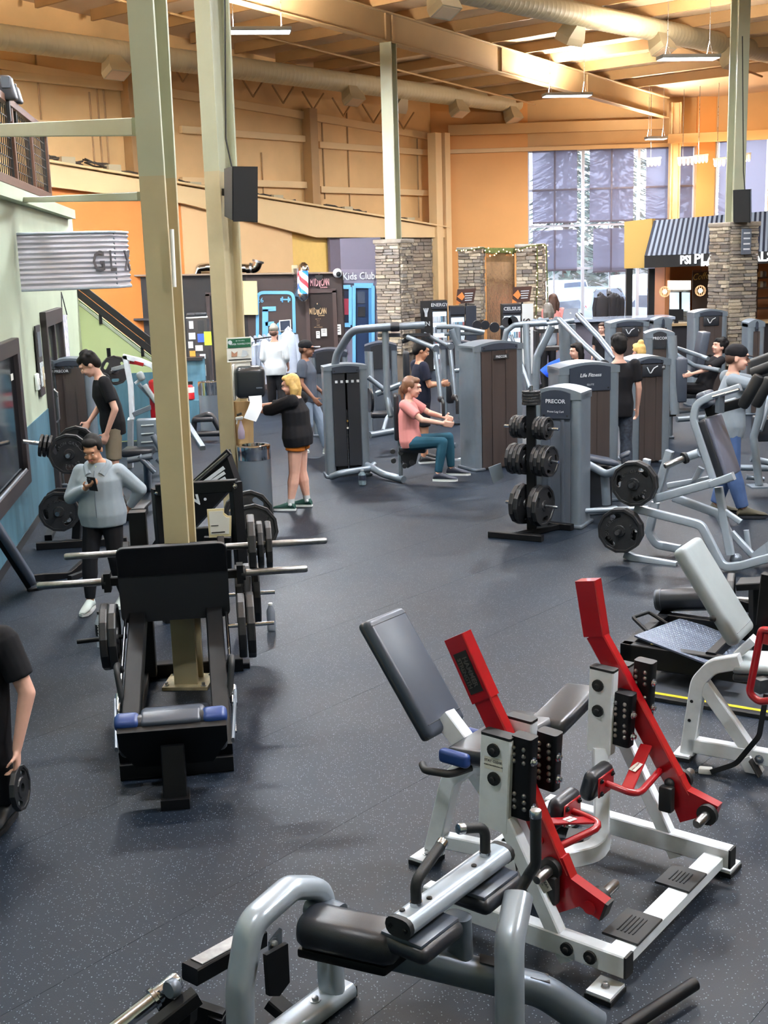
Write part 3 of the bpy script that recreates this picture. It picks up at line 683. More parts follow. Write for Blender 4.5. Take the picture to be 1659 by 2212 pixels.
# ================================================================== white and red lever machine (foreground right)
WF = Frame(G(1340, 2135), -52); w = WF.w
t = Thing('lever_machine', 'white framed machine with two red lever arms and dark back pad, in the foreground', 'gym machine', w(.6, .55, 0)); LM = t
ZB = .075
for v in (0, 1.10):
    far = v > .5
    t.part('base_rail', M_wht, bar([w(-.03, v, ZB + .045), w(.98, v, ZB + .045)], .07, .10))
    t.part('end_cap', M_rub, box(w(-.035, v, ZB + .045), (.066, .012, .096), -math.radians(-52)))
    feet(t, w(.03, v + (-.075 if not far else .075)), WF); feet(t, w(.9, v + (-.03 if not far else .06)), WF)
    t.part('diagonal_leg', M_wht, bar([WF.a(1228, 2072, 0) + WF.v * v, WF.a(1094, 1768, 0) + WF.v * v], .06, .072, up=WF.u))
    if not far:
        for u in (.12, .23): t.part('rubber_washer', M_rub, lathe([(.029, 0), (.029, .012), (.013, .014), (.013, .024), (.010, .026)], w(u, -.035, .12), -WF.v, 14))
    pz0, pz1 = .56, .985
    t.part('outer_post', M_wht, bar([w(.60, v, pz0), w(.58, v, pz1)], .065, .15, up=WF.u))
    t.part('post_cap', M_rub, bar([w(.58, v, pz1), w(.5797, v, pz1 + .012)], .066, .15, up=WF.u))
    vi = v + (.17 if not far else -.165)
    t.part('inner_post', M_wht, bar([w(.585, vi, pz0 + .02), w(.57, vi, pz1 + .02)], .06, .13, up=WF.u))
    t.part('post_cap', M_rub, bar([w(.57, vi, pz1 + .02), w(.5697, vi, pz1 + .032)], .061, .13, up=WF.u))
    vf = vi if far else v
    for z in (.93, .80): t.part('rubber_washer', M_rub, lathe([(.030, 0), (.030, .010), (.013, .012), (.013, .022), (.010, .024)], w(.585, vf - .035 + (.004 if far else 0), z), -WF.v, 14))
    for vv, du, z0, z1 in (((v + .03 if not far else vi + .03), .47, .63, 1.0 if not far else .9), ((vi if not far else v + .0), .43, .72 if not far else .74, .98 if not far else 1.03)):
        o = t.part('drilled_plate', M_bk, bar([w(du + .015, vv, z0), w(du, vv, z1)], .07, .10, up=WF.u, ch=.015))
        for i in range(3):
            for j in (-1, 1):
                for zz in ((z0 + .05 + i * .03), (z1 - .05 - i * .03)):
                    t.part('stud', M_dst, ball(w(du + .01 + j * .024, vv - .034, zz), .0115, 8), under=o)
        for zz in (z1 - .1, z0 + .06): t.part('bolt', M_ss, bolt(w(du - .05, vv - .02, zz), -WF.u, .012, .016), under=o)
# centre frame: cross rail in front, seat stem behind
t.part('cross_rail', M_wht, bar([w(.045, .03, ZB + .02), w(.045, 1.07, ZB + .02)], .10, .06))
for v0, v1 in ((.14, .38), (.66, .86)):
    o = t.part('tread_pad', M_rub, bar([w(.075, v0, ZB + .055), w(.075, v1, ZB + .055)], .17, .012, ch=.003))
    t.part('tread_rib', M_bk, *[bar([w(.04 + .018 * k, v0 + .05, ZB + .063), w(.04 + .018 * k, v1 - .05, ZB + .063)], .006, .004, ch=.001) for k in range(5)], under=o)
t.part('centre_tube', M_wht, bar([w(.94, .56, ZB + .05), w(.62, .62, ZB + .05), w(.50, .80, ZB + .06), w(.55, .88, .34), w(.585, .93, .60)], .075, .09, fr=.10))
t.part('centre_tube', M_wht, bar([w(.94, .54, ZB + .05), w(.70, .44, ZB + .05), w(.50, .26, ZB + .06), w(.56, .20, .34), w(.585, .17, .60)], .075, .09, fr=.10))
for v0 in (.30, .78): t.part('tread_pad', M_rub, bar([w(.62, v0 - .05, ZB + .10), w(.66, v0 + .06, ZB + .10)], .09, .012, ch=.003))
t.part('rear_cross_rail', M_wht, bar([w(.93, 0, ZB + .045), w(.93, 1.1, ZB + .045)], .07, .09))
# seat frame: rear leg standing at the back, arched into the seat beam
rl_ = [WF.a(862, 1872, .46), WF.a(915, 1672, .46)]
s0_, s1_ = w(1.27, .46, .05), w(1.17, .46, .50)
t.part('seat_leg', M_wht, bar([s0_, w(1.155, .46, .47), w(1.05, .48, .56), w(.80, .55, .60)], .075, .085, up=WF.u, fr=.12))
feet(t, w(1.29, .42), WF, .14, .11)
t.part('seat_rail', M_wht, bar([w(1.24, .46, .12), w(.93, .52, .12)], .06, .075))
t.part('seat_strut', M_wht, bar([w(1.06, .49, .53), w(.80, .56, .14)], .05, .06, up=WF.u))
t.part('back_stem', M_wht, bar([w(1.05, .54, .56), w(1.26, .56, .74)], .08, .10, up=WF.u))
bd = (w(1.645, .41, 1.20) - w(1.255, .41, .665)); bn = bd.normalized(); nrm = WF.v.cross(bn).normalized()
if nrm.dot(WF.u) > 0: nrm = -nrm
bc = w(1.45, .56, .935)
bp = t.part('back_pad', M_ving, pad(bc, WF.v * .31, bd, nrm * .075, .03, 4))
t.part('pad_edge', M_vin, pad(bc - nrm * .022, WF.v * .318, bd * 1.012, nrm * .05, .024, 3), under=bp)
for k in (-.41, .44): t.part('pad_seam', M_vin, bar([bc + bd * k - WF.v * .14 + nrm * .0375, bc + bd * k + WF.v * .14 + nrm * .0375], .004, .004, up=nrm, ch=.001), under=bp)
# wide seat roll across the machine
sp_ = t.part('seat_pad', M_vin, pad(w(.97, .66, .655), WF.v * .62, WF.u * .30 + Vector((0, 0, -.03)), (0, 0, .085), .035, 4))
t.part('seat_wing', M_vin, pad(w(.86, 1.06, .70), WF.v * .42 + Vector((0, 0, .08)), WF.u * .22 + Vector((0, 0, -.02)), (0, 0, .08), .035, 4), under=sp_)
for v in (.34, .93 - .2): t.part('blue_end', M_vblue, pad(w(1.05 if v < .5 else 1.09, v if v < .5 else .62, .645), WF.v * .05, WF.u * .17, (0, 0, .07), .02, 3), under=sp_)
for vv in (.30, .86):
    P = [w(1.00, .56 + (vv - .56) * .6, .585), w(1.05, vv, .575), w(1.20, vv, .56), w(1.25, vv + (.05 if vv < .5 else -.05), .56)]
    t.part('grip', M_grip, tube(P, .019, .06, n=10))
t.part('belt', M_rub, bar([w(.86, .40, .57), w(.80, .36, .50), w(.74, .36, .36), w(.72, .38, .14)], .045, .004, up=WF.u, fr=.04, ch=.001))
t.part('buckle', M_bk, box(w(.86, .38, .55), (.06, .05, .04), .4))
# red lever arms
def red_arm(v, P, foot, hornspec, text_):
    side = WF.v
    A = [WF.a(x, y, v) for x, y in P]
    o = t.part('lever_arm', M_red, bar(A[1:], .06, .098, up=WF.u, ch=.006))
    t.part('lever_sleeve', M_red, bar([A[0], A[1] + (A[1] - A[0]).normalized() * .01], .072, .112, up=WF.u, ch=.004), under=o)
    t.part('foot_gusset', M_red, prism([WF.a(x, y, v) for x, y in foot], side * .055), under=o)
    if text_:
        d = (A[0] - A[1]).normalized(); c = A[0].lerp(A[1], .57) - side * .0375; upv = side.cross(d).normalized()
        bk = t.part('name_plate', M_ink, prism([c + d * .095 + upv * .036, c - d * .095 + upv * .036, c - d * .095 - upv * .036, c + d * .095 - upv * .036], side * .003), under=o)
        rt = -d; up_ = rt.cross(side)
        M_rel = mat('relief_lettering', srgb(74, 70, 68), .4)
        for k, s in enumerate(('HAMMER', 'STRENGTH')):
            t.part('lettering', M_rel, text(s, .034 if k == 0 else .028, .004, c - side * .003 + up_ * (.014 - .030 * k), rt, up_, bold=.02), under=o)
    for (x, y, dv, L) in hornspec:
        p = WF.a(x, y, v); horn(t, p + side * (.03 * (1 if dv > 0 else -1)), side * (1 if dv > 0 else -1), L, .024, under=None)
    return A
red_arm(.085, [(988, 1372), (1047, 1505), (1092, 1600), (1190, 1835), (1215, 1890)], [(1166, 1850), (1208, 1968), (1258, 1952), (1302, 1982), (1316, 1948), (1240, 1893), (1222, 1848)],
        [(1200, 1868, -1, .13), (1284, 1950, 1, .17)], True)
red_arm(1.035, [(1270, 1252), (1288, 1368), (1342, 1466), (1466, 1700), (1478, 1720)], [(1440, 1690), (1474, 1772), (1512, 1762), (1540, 1780), (1556, 1738), (1486, 1702), (1474, 1672)],
        [(1466, 1690, 1, .12), (1536, 1752, -1, .14)], False)
hc = WF.a(1281, 1953, .085) - WF.v * .03; t.part('foot_ring', M_red, lathe([(.020, 0), (.030, 0), (.030, .008), (.020, .009)], hc, -WF.v, 16)); t.part('foot_hole', M_rub, lathe([(.003, 0), (.020, 0), (.020, .004), (.003, .004)], hc, -WF.v, 16)); t.part('foot_end_cap', M_rub, prism([WF.a(x, y, .085) for x, y in ((1300, 1984), (1308, 1980), (1320, 1950), (1314, 1946))], WF.v * .058))
t.part('pivot_hub', M_red, lathe([(.018, 0), (.024, .004), (.024, .014), (.018, .018)], WF.a(1172, 1808, .085) - WF.v * .027, -WF.v, 14))
t.part('bumper', M_rub, pad(WF.a(1190, 1920, .03), WF.v * .05, WF.u * .07, (0, 0, .13), .012, 2)); t.part('bumper', M_rub, pad(WF.a(1440, 1725, .97), WF.v * .05, WF.u * .07, (0, 0, .13), .012, 2))
t.part('bumper_knob', M_rub, ball(WF.a(1446, 1692, 1.0), .026, 12))
# shin pads on red brackets
def shin(pc, vdir, arm_pts, lab):
    pc = Vector(pc)
    o = t.part('shin_pad', M_vin, pad(pc, WF.v * .20, WF.u * .075 + Vector((0, 0, .02)), Vector((0, 0, .15)) - WF.u * .04, .034, 4))
    bp_ = t.part('bracket_plate', M_red, pad(pc - WF.u * .05, WF.v * .15, WF.u * .010, (0, 0, .10), .004, 1))
    for i in (-1, 1):
        for j in (-1, 1): t.part('bolt', M_bk, bolt(pc - WF.u * .056 + WF.v * (.055 * i) + Vector((0, 0, .032 * j)), -WF.u, .008, .008), under=bp_)
    q = pc - WF.u * .055
    t.part('bracket_tube', M_red, tube([q, q - WF.u * .16 - Vector((0, 0, .02)), arm_pts[1]], .017, .06, n=10), under=bp_)
    lb = t.part('bracket_strap', M_red, bar([q - WF.u * .10 - Vector((0, 0, .015)), arm_pts[0]], .06, .012, up=(0, 0, 1), ch=.003), under=bp_)
    c = (q - WF.u * .10 - Vector((0, 0, .015))).lerp(arm_pts[0], .5); d = (arm_pts[0] - q).normalized(); sd = d.cross(Vector((0, 0, 1))).normalized(); nn = sd.cross(d)
    t.part('warning_label', M_lab, prism([c + d * .03 + sd * .02 + nn * .008, c - d * .03 + sd * .02 + nn * .008, c - d * .03 - sd * .02 + nn * .008, c + d * .03 - sd * .02 + nn * .008], nn * .002), under=bp_)
    t.part('lettering', M_red, text('STAY CLEAR', .010, .001, c + nn * .0095, d, nn.cross(d)), under=bp_)
shin(w(.46, .33, .55), 1, (WF.a(1178, 1775, .12), WF.a(1205, 1830, .12)), True)
shin(w(.50, .73, .52), -1, (WF.a(1396, 1610, 1.0), WF.a(1425, 1665, 1.0)), True)
# labels on the near frame
def sticker(t, c, r, u, sw, sh, lines, col=M_ink, size=.016):
    r, u = Vector(r).normalized(), Vector(u).normalized(); n = r.cross(u); c = Vector(c)
    o = t.part('warning_label', M_lab, prism([c + r * sw/2 + u * sh/2, c - r * sw/2 + u * sh/2, c - r * sw/2 - u * sh/2, c + r * sw/2 - u * sh/2], n * .001))
    for k, (s, f) in enumerate(lines): t.part('lettering', col, text(s, size * f, .001, c + n * .001 + u * (sh * .2 - k * sh * .36), r, u), under=o)
sticker(t, w(.59, -.0335, .865), -WF.u, (0, 0, 1), .09, .055, (('STAY CLEAR', 1), ('WHILE MACHINE IS IN USE', .5)))
lgd = (w(.53, 0, .66) - w(.14, 0, ZB + .07)).normalized()
sticker(t, w(.36, -.0335, .40), -lgd, WF.v.cross(-lgd) * -1, .12, .05, (('STAY CLEAR', 1.1), ('MOVING PARTS', .5)))

# ================================================================== silver bench machine at the bottom edge
SF = Frame(G(720, 2165), 128); s = SF.w
t = Thing('bench_machine', 'silver tubed bench machine with black roll pad and grip handles, nearest the camera', 'gym machine', s(.4, 0, 0))
t.part('rear_loop', M_sil, sweep(fillet([s(0, .005, .03), s(0, .012, .30), s(0, .055, .545), s(0, .22, .62), s(0, .45, .58), s(0, .52, .36), s(0, .54, .0)], .10, 6), rrect(.085, .115, .04, 4), SF.u))
bs = t.part('loop_base', M_sil, bar([s(0, -.07, .035), s(0, .42, .035)], .14, .07, ch=.03))
t.part('base_cap', M_rub, box(s(0, -.075, .03), (.02, .12, .05), math.radians(90 - 128 + 90)))
t.part('bolt', M_steel, bolt(s(0, .11, .07), (0, 0, 1), .014, .016))
t.part('hinge_plate', M_sild, prism([SF.b(x, y, .05) for x, y in ((582, 2035), (606, 2005), (608, 2110), (588, 2128))], SF.u * .014), )
t.part('bolt', M_steel, bolt(SF.b(590, 2038, .062), SF.u, .014, .014))
t.part('hinge_bracket', M_bk, prism([SF.b(x, y, .09) for x, y in ((572, 2062), (618, 2036), (622, 2120), (600, 2150), (578, 2150))], SF.u * .02))
t.part('beam', M_sild, sweep(fillet([s(.02, .10, .43), s(.30, .02, .35), s(.55, -.15, .27), s(.80, -.33, .18), s(.97, -.45, .02)], .3, 8), rrect(.11, .13, .05, 4), (0, 0, 1)))
t.part('beam_neck', M_sild, bar([s(-.02, .08, .46), s(.12, .08, .46)], .11, .10, ch=.03))
rp = SF.u * .40 + SF.v * -.10
pc = s(.245, .155, .475)
o = t.part('roll_pad', M_vin, sweep([pc - rp * .5, pc - rp * .47, pc - rp * .40, pc + rp * .40, pc + rp * .47, pc + rp * .5], rrect(.20, .135, .06, 5), (0, 0, 1), [.6, .85, 1, 1, .85, .6]))
t.part('pad_board', M_bk, pad(pc - Vector((0, 0, .085)), rp * .9, SF.v * .15, (0, 0, .04), .01, 2), under=o)
# thigh pads and the silver cross beam on top
bA, bB = s(.495, .165, .60), s(.50, -.50, .60); bv = (bB - bA).normalized(); bu = SF.u
for tpos, L in ((.17, .27), (.80, .28)):
    c = bA.lerp(bB, tpos) - Vector((0, 0, .095))
    o = t.part('thigh_pad', M_vin, pad(c, bv * L, bu * .235, (0, 0, .07), .033, 4))
    t.part('pad_plate', M_ving, pad(c + Vector((0, 0, .036)), bv * L * .9, bu * .19, (0, 0, .022), .009, 2), under=o)
o = t.part('cross_beam', M_sil, bar([bA, bB], .115, .075, ch=.036))
t.part('beam_cap', M_rub, bar([bA - bv * .022, bA + bv * .002], .118, .078, ch=.036), under=o); t.part('beam_cap', M_rub, bar([bB - bv * .002, bB + bv * .022], .118, .078, ch=.036), under=o)
for k in (-1, 1): t.part('cap_screw', M_bk, bolt(bA - bv * .022 + bu * .035 * k, -bv, .006, .003), under=o)
for q in (.05, .24, .69, .9): t.part('plug', M_rub, lathe([(.011, 0), (.011, .006), (.006, .009)], bA.lerp(bB, q) + Vector((0, 0, .037)) + bu * (.012 if q in (.24, .69) else -.02), (0, 0, 1), 12), under=o)
for (x, y), (x1, y1), dirv in (((908, 1958), (952, 1826), 1), ((1038, 1842), (1000, 1790), -1)):
    pbase = bA.lerp(bB, .14 if dirv > 0 else .84) + Vector((0, 0, .037))
    top = G(x1, y1, .80 if dirv > 0 else .78); mid = Vector((pbase.x, pbase.y, .735 if dirv > 0 else .76))
    h_ = t.part('handle', M_grip, tube([pbase, mid, top], .021, .05, n=14))
    t.part('handle_ferrule', M_ss, cyl(pbase, pbase + Vector((0, 0, .018)), .024), under=h_)
    dd = (top - mid).normalized(); t.part('handle_tip', M_ss, lathe([(.0225, 0), (.023, .022), (.020, .028), (.008, .029)], top - dd * .004, dd, 14), under=h_)
t.part('beam_post', M_sild, sweep([s(.53, -.16, .24), s(.53, -.15, .50)], rrect(.075, .11, .035, 4), SF.u))
o = t.part('front_loop', M_sil, sweep(fillet([s(.735, -.19, .0), s(.735, -.19, .30), s(.72, -.215, .42), s(.665, -.375, .52)], .12, 6), rrect(.095, .115, .042, 4), SF.u))
hb = s(.66, -.385, .53); ht = G(1157, 1765, .86)
o = t.part('front_handle', M_grip, tube([hb, hb + Vector((.045, .03, .06)), Vector((ht.x, ht.y, .66)), ht], .0225, .05, n=14))
t.part('handle_tip', M_ss, lathe([(.0235, 0), (.024, .024), (.021, .030), (.008, .031)], ht, (0, 0, 1), 14), under=o)
t.part('spec_label', M_ink, bar([s(.60, -.19, .322), s(.66, -.23, .302)], .06, .002, ch=.0005)); t.part('spec_label', M_ink, bar([s(.76, -.30, .256), s(.82, -.345, .232)], .06, .002, ch=.0005))

# ================================================================== black lever frame at the bottom left edge
t = Thing('bar_machine', 'black steel machine frame with a bare silver bar end, bottom left corner', 'gym machine', G(400, 2200))
a, b_ = D(262, 2212, 3.95), D(400, 2105, 4.12); dr = (b_ - a).normalized()
t.part('bar_sleeve', M_ss, lathe([(.031, 0), (.031, .30)], a - dr * .08, dr, 16)); t.part('bar_collar', M_ss, lathe([(.031, 0), (.044, .0), (.044, .014), (.036, .018), (.036, .11), (.031, .12)], a.lerp(b_, .48), dr, 18))
c, d = D(410, 2105, 4.15), D(512, 2048, 4.35)
o = t.part('main_tube', M_bk, bar([c, d + (d - c) * .5], .09, .07)); t.part('wear_strip', M_dst, bar([c.lerp(d, .15) + Vector((0, 0, .037)), d + (d - c) * .4 + Vector((0, 0, .037))], .065, .006, ch=.002), under=o)
t.part('roller', M_sild, lathe([(.0, -.02), (.03, -.02), (.036, -.012), (.036, .012), (.03, .02)], D(372, 2135, 4.0), SF.v + Vector((0, 0, .1)), 16)); 
t.part('catch_plate', M_bk, prism([D(x, y, 4.05) for x, y in ((335, 2140), (350, 2132), (420, 2170), (418, 2212), (375, 2230))], (.02, .05, 0)))
t.part('square_stub', M_bk, bar([D(330, 2225, 3.9), D(425, 2150, 4.0)], .06, .06)); t.part('side_plate', M_bk, prism([D(x, y, 4.2) for x, y in ((425, 2165), (485, 2185), (485, 2230), (420, 2225))], (.01, .04, 0)))
t.part('stand_leg', M_bk, bar([D(585, 2160, 4.35), G(650, 2215)], .08, .05)); t.part('stand_leg', M_bk, bar([D(470, 2190, 4.2), G(455, 2250)], .07, .06))
single('bar_end', 'black round bar end crossing the lower right corner', 'bar', M_bk, tube([G(1345, 2225, .06), G(1500, 2125, .06)], .028, n=14))
# ================================================================== weight plates
def plate_mesh(name, R, th, holes, hub=.055, m=None, n=12):
    sh = lathe([(.026, -th/2), (hub, -th/2), (hub + .006, -th*.3), (R * .86, -th*.3), (R * .88, -th/2), (R * .98, -th/2), (R, -th*.32), (R, th*.32), (R * .98, th/2), (R * .88, th/2), (R * .86, th*.3), (hub + .006, th*.3), (hub, th/2), (.026, th/2)], (0, 0, 0), (1, 0, 0), n)
    v, f = sh; k = 14; f = f[:-2] + [(i*k, ((i+1) % n)*k, ((i+1) % n)*k + k - 1, i*k + k - 1) for i in range(n)]
    me = make_mesh(name, (v, f), m or M_iron, 18)
    if holes:
        o = bpy.data.objects.new('tmp', me); COL.objects.link(o); cut = []
        for i in range(holes):
            a = 2 * math.pi * i / holes + .5; r = R * .68; e = Vector((0, math.cos(a), math.sin(a))); g = Vector((0, -math.sin(a), math.cos(a)))
            sec = rrect(R * .52, R * .22, R * .1, 3); P = [e * (r - .04 * R * abs(x / (R * .26))) + g * x + e * y for x, y in sec]
            cut.append(prism(P, (th * 2, 0, 0)))
        c = bpy.data.objects.new('cut', make_mesh('cut', join(*cut), None, 0)); COL.objects.link(c)
        md = o.modifiers.new('b', 'BOOLEAN'); md.object = c; md.operation = 'DIFFERENCE'; md.solver = 'EXACT'
        me2 = evaluated_mesh(o, name); bpy.data.objects.remove(o); bpy.data.objects.remove(c); me = me2
        me.set_sharp_from_angle(angle=math.radians(18))
        if not me.materials: me.materials.append(m or M_iron)
    return me
PL45 = plate_mesh('plate_45', .225, .052, 3); PL25 = plate_mesh('plate_25', .17, .040, 3); PL10 = plate_mesh('plate_10', .125, .03, 2); PL35 = plate_mesh('plate_35', .19, .048, 0); PL5 = plate_mesh('plate_5', .10, .026, 0, .04)
M_emb = mat('embossed_grey', srgb(92, 92, 94), .5)
def arc_text(s, r, size, a0, n=1.0):
    out = []; a = a0
    for ch in s:
        wdt = {'I': .5, ' ': .6, 'L': .8, 'M': 1.2, 'W': 1.2}.get(ch, 1.0) * size * .78
        a -= wdt / r / 2
        if ch != ' ': e = Vector((0, math.cos(a), math.sin(a))); out.append(text(ch, size, .004, e * r, (0, math.sin(a), -math.cos(a)), e))
        a -= wdt / r / 2
    return join(*out)
EMB = {}
def emb_mesh(side):
    if side not in EMB:
        sh = join(arc_text('IRON GRIP', .125, .045, math.radians(150)), arc_text('45 LBS', .125, .042, math.radians(-40)))
        V = [Vector((side * .0175, v.y * side, v.z)) if True else v for v in sh[0]]
        V = [Vector((v.x + (.002 if (i % 2) else 0) * side, v.y, v.z)) for i, v in enumerate(V)]
        EMB[side] = make_mesh('lettering', (V, sh[1]), M_emb, 0)
    return EMB[side]
def put_plate(me, p, ax, label, group, spin=0.0, emb=0):
    ax = Vector(ax).normalized(); o = bpy.data.objects.new('weight_plate', me); COL.objects.link(o)
    q = Vector((1, 0, 0)).rotation_difference(ax); o.rotation_mode = 'QUATERNION'; o.rotation_quaternion = q @ Quaternion((1, 0, 0), spin); o.location = p
    o['label'] = label; o['category'] = 'weight plate'; o['group'] = group
    if emb: c = bpy.data.objects.new('lettering', emb_mesh(emb)); COL.objects.link(c); c.parent = o
    return o
ORD = ('first', 'second', 'third', 'fourth', 'fifth', 'sixth', 'seventh', 'eighth', 'ninth', 'tenth', 'eleventh', 'twelfth')

# ================================================================== black leg press in front of the first column
PF = Frame(G(380, 1740), -7.7); p = PF.w; UZ = Vector((0, 0, 1))
t = Thing('leg_press', 'black leg press with wide foot plate and blue-cornered back pad, around the tan column', 'gym machine', p(1.1, 0, 0)); LP = t
rd = (p(2.1, 0, .80) - p(.42, 0, .12)).normalized(); rn = PF.v.cross(rd).normalized()
if rn.z < 0: rn = -rn
t.part('front_foot', M_bk, bar([p(.45, -.335, .05), p(.45, .335, .05)], .10, .10)); t.part('rear_foot', M_bk, bar([p(2.25, -.34, .05), p(2.25, .44, .05)], .10, .10))
t.part('seat_post', M_bk, bar([p(.03, 0, 0), p(.10, 0, .33)], .13, .13, up=PF.u)); t.part('post_foot', M_bk, box(p(.02, 0, .03), (.16, .16, .06), math.radians(7.7)))
t.part('centre_rail', M_bk, bar([p(.05, 0, .08), p(.45, 0, .08)], .09, .08))
for sg in (-1, 1):
    t.part('base_rail', M_bk, bar([p(.45, sg * .28, .06), p(2.25, sg * .28, .06)], .07, .08))
    t.part('slide_rail', M_bk, bar([p(.42, sg * .28, .12), p(2.1, sg * .25, .80)], .11, .13, up=rn))
    t.part('guide_rod', M_ss, tube([p(.55, sg * .355, .19), p(1.75, sg * .34, .68)], .011, n=10))
    t.part('rod_collar', M_ss, cyl(p(.78, sg * .357, .283), p(.93, sg * .357, .345), .024, 12))
    t.part('tower', M_bk, bar([p(2.12, sg * .25, .06), p(2.18, sg * .25, 1.27 if sg < 0 else .95)], .12, .14, up=PF.u))
    t.part('side_handle', M_grip, tube([p(.85, sg * .33, .30), p(.92, sg * .36, .52), p(1.02, sg * .36, .52), p(1.06, sg * .34, .46)], .02, .05, n=10))
    t.part('handle_arm', M_sild, bar([p(.35, sg * .34, .22), p(.80, sg * .37, .36)], .02, .035))
pcn = p(1.60, 0, .88); pu = (UZ * .98 - PF.u * .2).normalized(); pn = PF.v.cross(pu).normalized()
rr2 = lambda cc, w_, h_, r_: [cc + PF.v * x + pu * y for x, y in rrect(w_, h_, r_, 4)]
fp = t.part('foot_plate_lower', mat('matte_black_plate', srgb(26, 28, 33), .6), prism(rr2(pcn, .735, .56, .05), pn * .03))
up2 = rr2(pcn, .72, .545, .045); ct = pcn + pu * .07; t.part('foot_plate_upper', mat('gloss_black', srgb(12, 12, 14), .25), prism([q_ - PF.u * .018 for q_ in up2 if (q_ - ct).dot(pu) > 0] + [ct - PF.v * .36 - PF.u * .018, ct + PF.v * .36 - PF.u * .018], pn * .008))
t.part('carriage', M_bk, bar([p(1.74, -.33, .86), p(1.74, .33, .86)], .12, .14)); t.part('carriage', M_bk, bar([p(1.92, -.33, 1.02), p(1.92, .33, 1.02)], .10, .10))
for sg in (-1, 1):
    t.part('carriage_side', M_bk, bar([p(1.64, sg * .33, .82), p(2.0, sg * .33, 1.05)], .05, .12, up=rn))
    h1 = p(1.72, sg * .33, .885); t.part('horn_mount', M_bk, bar([h1, h1 + PF.v * sg * .13], .05, .06)); o = horn(t, p(1.72, sg * .46, .885), PF.v * sg, .46, .026)
    t.part('mount_block', M_bk, box(p(1.72, sg * .45, .885), (.045, .1, .13), math.radians(7.7)))
    horn(t, p(1.92, sg * .36, 1.03), PF.v * sg, .72 if sg > 0 else .39, .024, False)
# seat: back rest seen from behind
bkc = p(.17, 0, .36); bu_ = Vector(PF.u * -.15 + UZ * .30).normalized(); bnn = PF.v.cross(bu_).normalized()
if bnn.dot(PF.u) < 0: bnn = -bnn
o = t.part('back_board', M_bk, prism([bkc + PF.v * x + bu_ * y - bnn * .06 for x, y in ((-.30, .13), (.31, .13), (.31, 0), (.22, -.17), (-.22, -.17), (-.30, 0))], bnn * .04))
o = t.part('back_pad', M_vin, pad(bkc + bnn * .01, PF.v * .62, bu_ * .30, bnn * .10, .042, 4))
t.part('pad_panel', M_ving, pad(bkc + bnn * .012 + bu_ * .125, PF.v * .34, bu_ * .056, bnn * .103, .02, 3), under=o)
for sg in (-1, 1): t.part('blue_corner', M_vblue, pad(bkc + bnn * .012 + bu_ * .118 + PF.v * sg * .245, PF.v * .145, bu_ * .08, bnn * .108, .034, 4), under=o)
t.part('head_rest', M_ving, pad(p(.36, .0, .40), PF.v * .38, PF.u * .12, UZ * .10, .035, 3)); t.part('seat_pad', M_vin, pad(p(.62, 0, .27), PF.v * .42, PF.u * .36, UZ * .08, .03, 3))
t.part('storage_peg', M_ss, cyl(p(1.5, .35, .575), p(1.5, .66, .575), .014)); t.part('storage_peg', M_bk, cyl(p(1.5, -.33, .555), p(1.5, -.66, .54), .016)); t.part('storage_peg', M_ss, cyl(p(2.12, .32, .62), p(2.12, .70, .62), .014))
for k in range(2): put_plate(PL45, p(1.5, .44 + .062 * k, .575), PF.v, 'black weight plate on the lower right peg of the leg press, %s from the frame' % ORD[k], 'plates on the leg press', .2 * k)
for k in range(3): put_plate(PL45, p(2.12, .44 + .062 * k, .62), PF.v, 'black weight plate on the rear right peg of the leg press, %s from the frame' % ORD[k], 'plates on the leg press', .2 * k)
for k, me in enumerate((PL45, PL25, PL25)): put_plate(me, p(1.92, .545 + .06 * k, 1.03), PF.v, 'weight plate loaded on the upper right bar of the leg press, %s from the frame' % ORD[k], 'plates on the leg press', .3 * k)
for k in range(2): put_plate(PL45, p(1.5, -.41 - .056 * k, .56), -PF.v, 'black weight plate on the left peg of the leg press, %s from the frame' % ORD[k], 'plates on the leg press', .2 * k)
# water bottles on the floor by it
def bottle(name, label, base, h, r, m, capm, labm=None, lettering=None, shoulder=.72):
    base = Vector(base); t = Thing(name, label, 'bottle', base)
    t.part('body', m, lathe([(r * .8, 0), (r, .01), (r, h * .3), (r * .94, h * .33), (r, h * .36), (r, h * shoulder), (r * .45, h * .9), (r * .42, h * .94)], base, UZ, 16))
    t.part('cap', capm, lathe([(r * .48, h * .93), (r * .5, h * .94), (r * .5, h), (r * .3, h * 1.004)], base, UZ, 14))
    if labm: t.part('label_wrap', labm, lathe([(r * 1.02, h * .34), (r * 1.02, h * .66)], base, UZ, 16))
    if lettering: t.part('lettering', M_letter, text(lettering, r * .9, .001, base + Vector((0, -r * 1.03, h * .5)), (0, 0, 1), (-1, 0, 0)))
    return t
M_clear = mat('clear_plastic', (.75, .82, .86), .08, alpha=.35, spec=.6)
bottle('water_bottle', 'clear water bottle with black label on the floor left of the leg press', G(221, 1398), .30, .043, M_clear, M_blk, M_ink, 'CORE')
t = bottle('protein_shaker', 'small white capped grey bottle on the floor right of the leg press', G(587, 1363), .24, .036, mat('shaker_grey', srgb(120, 126, 136), .3, alpha=.7), M_white)
bottle('drink_bottle', 'patterned drink bottle on the floor by the chest fly machine', G(783, 1048), .21, .05, mat('drink_wrap', srgb(96, 112, 120), .4, var=.7, scale=22), mat('grey_cap', srgb(150, 156, 160), .3), mat('drink_label', srgb(40, 46, 60), .4, var=.6, scale=30))

